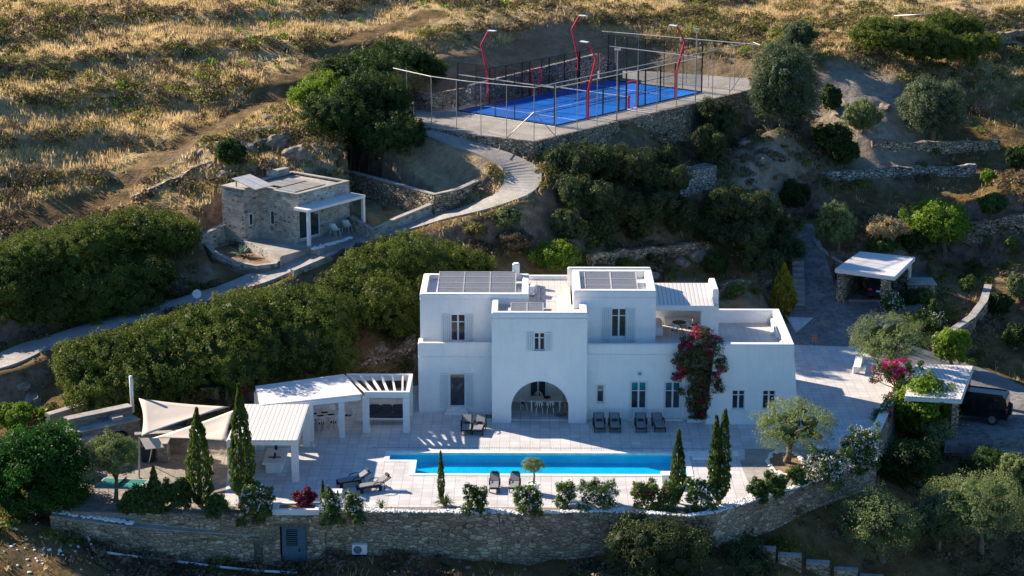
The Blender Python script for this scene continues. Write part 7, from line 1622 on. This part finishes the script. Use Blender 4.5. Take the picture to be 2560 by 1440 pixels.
flowering('low white flowering shrub right of the carport oleander', 2345, 800, 60, 40, hit(2345, 826), 54, nf=150)
for i, (x, y, w_, h_) in enumerate([(350, 1245, 50, 50), (398, 1242, 46, 56), (430, 1235, 34, 62), (462, 1232, 36, 60), (540, 1262, 50, 40), (330, 1250, 40, 34)]):
    tree('shrub', ['dark shrub right of the small olive by the table tennis table', 'dark bushy shrub under the small young cypress', 'upright leafy shrub third along the walkway planting', 'upright leafy shrub touching the bushy cypress on its left', 'low dark shrub between the two bushy cypresses', 'lowest dark shrub at the left end of the walkway planting'][i], 'shrub', x, y, w_, h_, 0, 0, L['shrub'], style='round', seed=160+i, base=pg(x, y+h_/2+6, -.05), nb=7, ll=.14, lw=.08, per=20, r0=.04)
for i, (x, y, w_, h_) in enumerate([(1895, 1222, 54, 44), (1940, 1208, 56, 44), (1992, 1190, 46, 36)]):
    tree('shrub', ['bright green shrub on the wall edge nearest the two tipped cypress', 'middle bright green shrub on the curved wall edge', 'bright green shrub on the wall edge next to the white oleanders'][i], 'shrub', x, y, w_, h_, 0, 0, L['shrub'], style='round', seed=170+i, base=pg(x, y+h_/2), nb=7, ll=.14, lw=.08, per=24, r0=.04)
# wall climber with crimson bracts
cl = thing('bougainvillea', 'tall crimson bougainvillea climbing the white villa wall to the terrace', 'climber', tuple(bp))
rg = np.random.default_rng(77); y_ = 8.15
bl = []
for (px, py, w_, h_) in [(1748, 870, 62, 60), (1725, 880, 55, 60), (1770, 890, 60, 60), (1745, 930, 75, 60), (1715, 925, 45, 50), (1785, 930, 45, 45), (1745, 985, 60, 50), (1760, 960, 60, 50), (1735, 1010, 35, 40), (1755, 1000, 35, 40), (1750, 835, 60, 44), (1718, 858, 40, 40), (1785, 862, 44, 44), (1795, 900, 40, 40), (1700, 900, 36, 40), (1790, 960, 34, 36), (1805, 915, 22, 20), (1692, 945, 20, 16), (1700, 975, 14, 10), (1742, 1035, 30, 26), (1758, 1030, 22, 22)]:
    c = Yp(px, py, y_); s = ppm(c); bl.append((c.x, y_-rg.uniform(0, .35), c.z, w_/2/s, .55, h_/2/s))
V, t = crown_mesh('c', bl, .26, .2, 22, .12, .07, 5, core=.5); 
top = V.mean(1)[:, 2]; nz = vnoise(V.mean(1)[:, 0]*1.0+50, V.mean(1)[:, 2]+50, .4, 3); pk = nz > .67
crown_obj('foliage', V[~pk], t[~pk], L['vine'], cl); crown_obj('blossom', V[pk], t[pk], L['darkpink'], cl)
mb = MB(); b0 = Vector((bp.x-.1, 8.2, .2))
for px, py in ((1740, 960), (1755, 920), (1725, 900), (1765, 880)): q = Yp(px, py, 8.25); mb.tube([b0, b0.lerp(q, .5)+Vector((rg.uniform(-.15, .15), 0, 0)), q], [.07, .05, .02], 6)
mb.build('stem', M['bark'], cl, smooth=True)
# pink bougainvillea on the right wall and behind the pergola
def pinkbush(label, pts, y, seed, mk='pink', share=.45, thr=.5):
    rg = np.random.default_rng(seed); bl = []
    for px, py, w_ in pts: c = Yp(px, py, y); s = ppm(c); bl.append((c.x, c.y+rg.uniform(-.2, .2), c.z, w_/2/s, w_/2/s, w_/2/s*.8))
    t0 = thing('bougainvillea', label, 'climber', (bl[0][0], bl[0][1], bl[0][2]-.8)); V, t = crown_mesh('c', bl, .26, .2, 18, .13, .09, seed, core=0)
    nz = vnoise(V.mean(1)[:, 0]+50, V.mean(1)[:, 2]+50+V.mean(1)[:, 1], .4, seed); pk = nz > thr; crown_obj('foliage', V[~pk], t[~pk], L['shrub'], t0); crown_obj('blossom', V[pk], t[pk], L[mk], t0)
    mb = MB(); c = bl[0]
    for b in bl: mb.tube([(c[0]+.2, c[1]+.2, c[2]-1.2), ((c[0]+b[0])/2, c[1], b[2]-.3), b[:3]], [.04, .03, .012], 5)
    mb.build('stem', M['bark'], t0)
pinkbush('bright magenta bougainvillea on the wall edge under the rounded olive tree', [(2235, 930, 46), (2200, 925, 40), (2255, 912, 40), (2190, 950, 24), (2215, 915, 30), (2270, 930, 34), (2240, 950, 40), (2305, 915, 20), (2250, 975, 36)], 13.2, 61, thr=.56)
pinkbush('crimson bougainvillea behind the left end of the long pergola', [(630, 960, 34), (610, 975, 26), (600, 955, 18), (650, 950, 22)], 8.8, 62, 'darkpink', thr=.4)
pinkbush('succulent planting with reddish tips on the right terrace wall', [(2225, 1000, 34), (2205, 1040, 40), (2190, 1060, 40), (2215, 1020, 30)], 8.8, 63, 'darkpink', thr=.72)
# spiky plants
def rosette(name, label, p, n, ln, wd, m, seed, cat='agave', droop=.35, up=.9):
    rg = np.random.default_rng(seed); t0 = thing(name, label, cat, tuple(p)); mb = MB()
    for i in range(n):
        a = rg.uniform(0, 6.28); e = rg.uniform(.25, 1.35)*up; l = ln*rg.uniform(.7, 1.1); d = Vector((math.cos(a)*math.cos(e), math.sin(a)*math.cos(e), math.sin(e))); sd = Vector((-math.sin(a), math.cos(a), 0))
        b = Vector(p)+Vector((0, 0, .05)); m1 = b+d*l*.5; tip = b+d*l-Vector((0, 0, droop*l*math.cos(e)))
        mb.add([tuple(b-sd*wd*.4), tuple(b+sd*wd*.4), tuple(m1+sd*wd*.5), tuple(tip), tuple(m1-sd*wd*.5)], [(0, 1, 2, 4), (4, 2, 3)])
    o = mb.build('leaf_rosette', m, t0)
    mb = MB(); mb.lathe([(.12, -.1), (.14, .1), (.05, .2)], tuple(p), 8); mb.build('stem', M['bark'], t0); return t0
rosette('agave', 'large grey green agave in the walled bed by the guest house', G(605, 640, 6.58), 34, 1.15, .16, L['agave'], 1, droop=.15)
rosette('agave', 'small agave in the lower sandy bed under the garden wall', hit(962, 526), 26, .85, .11, L['agave'], 2, droop=.15)
rosette('dracaena', 'spiky reddish green plant at the foot of the pencil cypress', pg(1112, 1262, .05), 70, .85, .07, L['shrub'], 3, 'spiky plant')
rosette('spiky_plant', 'small pale green spiky plant on the pebble strip left of the pencil cypress', pg(953, 1268, .05), 26, .6, .06, L['lime'], 4, 'spiky plant')
rosette('spiky_plant', 'reddish spiky plant right of the cypress shrubs beside the cellar entrance', pg(665, 1278, -.1), 30, .65, .05, L['lime'], 5, 'spiky plant')
rosette('spiky_plant', 'reddish spiky plant left of the white flowering shrub by the walkway', pg(566, 1276, -.1), 34, .75, .05, L['shrub'], 6, 'spiky plant')
for i, (x, y, s_) in enumerate([(190, 1026, 1.3), (106, 1058, 1.2)]):
    p = hit(x, y); p.z += .3; rosette('palm', ['small fan palm behind the low stone wall by the oven', 'small fan palm at the left end of the low stone wall'][i], p, 46, s_, .2, L['lime'], 7+i, 'palm', droop=.5)
pr = pg(760, 1252, .2); tree('succulent', 'purple red succulent growing in the planter over the cellar door', 'succulent', 760, 1245, 52, 26, 0, 0, L['purple'], style='solid', seed=88, base=Vector((pr.x, -6.4, .2)), nb=7, ll=.12, lw=.08, trunk=False)
# stone ring round the big olive and pebbles elsewhere
rr_ = []; oc = pg(1966, 1160); rg = np.random.default_rng(12)
for i in range(230): a = rg.uniform(0, 6.28); k = rg.uniform(.92, 1.1); rr_.append((oc.x+math.cos(a)*1.05*k, oc.y+math.sin(a)*2.0*k, .05+rg.uniform(0, .05)))
stones('pebble_ring', rr_, .09, M['pebble'], 'ring of white stones round the foot of the large terrace olive')
mb = MB(); mb.lathe([(1.0, 0), (.9, .03), (.02, .05)], (0, 0, 0), 20); o = mb.build('soil_ring', M['dirt']); o.location = (oc.x, oc.y, .01); o.scale = (1, 1.9, 1); tag(o, kind='structure')
w1_ = []
for i in range(260): t = rg.uniform(); p = G(130+t*200, 1282+t*20, -.25); w1_.append((p.x, p.y+rg.uniform(-.1, .35), -.2-.25*t+rg.uniform(0, .05)))
stones('pebble_bank', w1_, .09, M['pebble'], 'patch of pale pebbles on the left walkway edge beside the carob tree')
cx_ = pg(2108, 1125, 0); t = thing('white_urn', 'white rounded urn half hidden between the two oleanders', 'urn', tuple(cx_)); mb = MB(); mb.lathe([(.2, 0), (.34, .3), (.32, .7), (.12, .95), (.02, 1.0)], tuple(cx_), 16); mb.build('body', M['plaster'], t, smooth=True)
# boulders
def boulders(pts, m='rock'):
    rg = np.random.default_rng(19)
    for i, (px, py, r, lb) in enumerate(pts):
        p = hit(px, py); p.z -= r*.12; r *= .78; bm = bmesh.new(); bmesh.ops.create_icosphere(bm, subdivisions=3, radius=r)
        for v in bm.verts: k = 1+.35*(vnoise(np.array([v.co.x*2/r+9+i]), np.array([v.co.y*2/r+v.co.z*2/r+7]), .9, i)[0]-.5)*2; v.co = Vector((v.co.x*1.25*k, v.co.y*k, v.co.z*.72*k))
        me = bpy.data.meshes.new('boulder'); bm.to_mesh(me); bm.free(); me.transform(Matrix.Rotation(rg.uniform(0, 3), 4, 'Z')); me.transform(Matrix.Translation(p)); o = link('boulder', me, M[m], None); tag(o, lb, 'boulder', 'boulders lying on the slopes')
bl_ = []
for i, (x, y, r) in enumerate([(86, 1000, 1.0), (60, 965, .5), (700, 350, 1.2), (660, 330, 1.0), (740, 380, 1.1), (620, 370, .9), (800, 400, .8), (830, 370, 1.0), (600, 410, .8), (560, 440, .7), (680, 300, 1.0), (420, 760, .5), (445, 775, .4), (1040, 1384, .35), (1063, 1378, .28), (1105, 1390, .3), (1015, 1378, .3), (1130, 700, .6), (1700, 655, .9), (1740, 640, 1.0), (1620, 690, .8), (1870, 360, 1.1), (1900, 400, 1.0), (1990, 350, .9), (2210, 270, .8), (2240, 245, .7), (950, 870, .8), (990, 850, .6), (530, 410, .6), (510, 380, .6)]):
    bl_.append((x, y, r, 'grey brown boulder %s' % ['at the left edge beside the feathery shrub', 'small, under the left end of the path', 'largest on the outcrop above the guest house', 'on the upper left of the outcrop above the guest house', 'right of the biggest rock above the guest house', 'just left above the guest house roof', 'at the right foot of the outcrop above the guest house', 'under the dark evergreen clump by the guest house', 'touching the guest house back left corner', 'lowest left of the guest house', 'at the top of the outcrop above the guest house', 'on the bank left of the satellite dish', 'small, nearest the satellite dish', 'largest fallen stone at the foot of the retaining wall', 'right hand pale stone of the pair by the retaining wall foot', 'furthest right stone at the retaining wall foot', 'furthest left stone at the retaining wall foot', 'behind the left wing of the villa', 'on the rocky bank behind the upper block', 'highest on the rocky bank behind the villa pergola', 'just above the solar panels of the right block', 'on the bare slope right of the junipers', 'lower on the bare slope right of the junipers', 'under the huge wild olive', 'at the foot of the spoil heap, left one', 'at the foot of the spoil heap, right one', 'on the bare bank left of the villa', 'small, on the bare bank left of the villa', 'on the left hill wall above the hedge', 'small, on the left hill wall'][i]))
boulders(bl_)
# ------------------------------------------------------------------ ground cover: dry grass and low scrub
def occupied(x, y):
    m = inpoly(x, y, UPBED) | inpoly(x, y, LOWBED) | (polydist(x, y, [(-11.5, 52.5, 0), (3, 68.8, 0), (10.5, 68.5, 0), (17, 64, 0)])[0] < 4.6) | (polydist(x, y, TRACK)[0]+(fbm(x, y, 2, 13)-.5)*1.6 < 1.4) | inpoly(x, y, PATIO) | inpoly(x, y, PAD) | inpoly(x, y, GH_PAD) | inpoly(x, y, CARPAD) | inpoly(x, y, JEEPPAD) | inpoly(x, y, cyd)
    m |= (np.exp(-(((x-md.x)/5.0)**2+((y-md.y)/8.0)**2)**2) > .35)
    for pts, wd in ((PATH, 1.4), (DRIVE, 2.6), (LOWDRIVE, 2.5)): m |= polydist(x, y, pts)[0] < wd
    return m
def scatter(n, seed, dens):
    rg = np.random.default_rng(seed); x = rg.uniform(-58, 61, n); y = rg.uniform(-12, 108, n)
    # keep the surveyed wedge only
    D = y+111.5; k = (np.abs(x+.5) < D*.33) & (rg.uniform(0, 1, n) < dens(x, y)) & ~occupied(x, y); return x[k], y[k], rg
def blades(n, seed, dens, hgt, wd, per, spread):
    x, y, rg = scatter(n, seed, dens); N = len(x); idx = np.repeat(np.arange(N), per); M_ = len(idx)
    bx = x[idx]+rg.normal(0, spread, M_); by = y[idx]+rg.normal(0, spread, M_); bz = H(bx, by)-.03; h = hgt*rg.uniform(.5, 1.3, M_)*rg.uniform(.7, 1.3, N)[idx]; a = rg.uniform(0, 6.28, M_); lx = rg.normal(0, .3, M_)*h; ly = rg.normal(0, .3, M_)*h
    w_ = wd*rg.uniform(.6, 1.4, M_); V = np.stack([np.stack([bx-np.cos(a)*w_, by-np.sin(a)*w_, bz], 1), np.stack([bx+np.cos(a)*w_, by+np.sin(a)*w_, bz], 1), np.stack([bx+lx, by+ly, bz+h], 1)], 1)
    return V, rg.uniform(0, 1, N)[idx]*.6+rg.uniform(0, 1, M_)*.4
def band0(x, y):
    k = (H(x, y)+1.6*fbm(x, y, 14, 3))/1.9; f = k-np.floor(k); return np.maximum(sst(.62, .78, f), sst(.12, .02, f))
gd_ = lambda x, y: (np.clip(grassw(x, y)*1.1, 0, 1)*sst(.34, .58, fbm(x, y, 7, 51))*.95+.03)*(1-band0(x, y)*.8)
V, t = blades(225000, 71, gd_, .38, .035, 5, .16); o = link('dry_grass', fastmesh('dry_grass', V, t), L['straw'], None); tag(o, 'golden dry grass covering the upper hillside', 'grass', kind='stuff')
V, t = blades(90000, 72, lambda x, y: (1-gd_(x, y))*sst(.42, .6, fbm(x, y, 5, 61))*.8, .34, .03, 5, .15); o = link('low_grass', fastmesh('low_grass', V, t), L['scrub'], None); tag(o, 'thin dull grass tufts on the lower banks', 'grass', kind='stuff')
def cushions(n, seed, dens, r, m, name, label, ll=.15, per=64):
    x, y, rg = scatter(n, seed, dens); z = H(x, y); rr = r*rg.uniform(.45, 1.5, len(x)); c = np.stack([x, y, z+rr*.12], 1)
    idx = np.repeat(np.arange(len(x)), per); d = unit(len(idx), rg); d[:, 2] = np.abs(d[:, 2]); q = c[idx]+d*(rr[idx]*rg.uniform(.7, 1.08, len(idx)))[:, None]*np.array([1, 1, .72])
    nrm = d+unit(len(idx), rg)*.6; a = np.cross(nrm, unit(len(idx), rg)); a /= np.linalg.norm(a, axis=1, keepdims=True); b = np.cross(nrm, a); b /= np.linalg.norm(b, axis=1, keepdims=True); l = ll*rg.uniform(.6, 1.4, len(idx))[:, None]*(rr[idx]/r)[:, None]**.5
    V = np.stack([q-a*l*.6, q+b*l*.4, q+a*l*.6, q-b*l*.4], 1); o = link(name, fastmesh(name, V, rg.uniform(0, 1, len(x))[idx]*.7+rg.uniform(0, 1, len(idx))*.3), m, None); tag(o, label, 'scrub', kind='stuff')
def band(x, y):
    k = (H(x, y)+1.6*fbm(x, y, 14, 3))/1.9; f = k-np.floor(k); return np.maximum(sst(.62, .78, f), sst(.12, .02, f))
upper = lambda x, y: np.maximum(sst(26, 34, y)*sst(8, -4, x-(y-40)*.35), sst(58, 70, y-.12*x))
cushions(20000, 81, lambda x, y: upper(x, y)*(sst(.48, .64, fbm(x, y, 9, 91))*.55+band(x, y)*.65), .55, L['scrub'], 'hill_scrub', 'low olive brown scrub cushions over the hillside')
cushions(16500, 82, lambda x, y: upper(x, y)*(sst(.52, .68, fbm(x, y, 11, 95))*.4+band(x, y)*.8), .52, L['heath'], 'heath_scrub', 'dull brown thorny scrub cushions in bands on the hillside')
cushions(4000, 83, lambda x, y: upper(x, y)*sst(.6, .7, fbm(x, y, 8, 99))*.6, .5, L['lime'], 'green_scrub', 'scattered bright green cushion plants on the hillside', per=60)
cushions(26000, 84, lambda x, y: (1-upper(x, y))*sst(.42, .56, fbm(x, y, 7, 101))*.8*(1-sst(.3, .8, np.exp(-(((x-31)/6)**2+((y-37)/6)**2)**2))), .5, L['heath'], 'bank_scrub', 'brown dead scrub covering the banks below the path and the court')
cushions(14000, 85, lambda x, y: (1-upper(x, y))*sst(.52, .62, fbm(x, y, 6, 111))*.8, .5, L['mastic'], 'bank_greenery', 'dark green low scrub patches on the banks and in the gully')
# loose stones on bare ground
x, y, rg = scatter(9000, 86, lambda x, y: .12+.5*sst(.55, .68, fbm(x, y, 8, 121))); stones('loose_stones', np.stack([x, y, H(x, y)], 1), .13, M['rock'], 'loose grey brown stones scattered over the slopes', seed=9)
x, y, rg = scatter(40000, 87, lambda x, y: np.exp(-(((x+24)/6)**2+((y+9.5)/2.5)**2))); stones('fallen_pebbles', np.stack([x, y, H(x, y)], 1), .09, M['pebble'], 'white pebbles spilled on the bank under the left wall', seed=10)
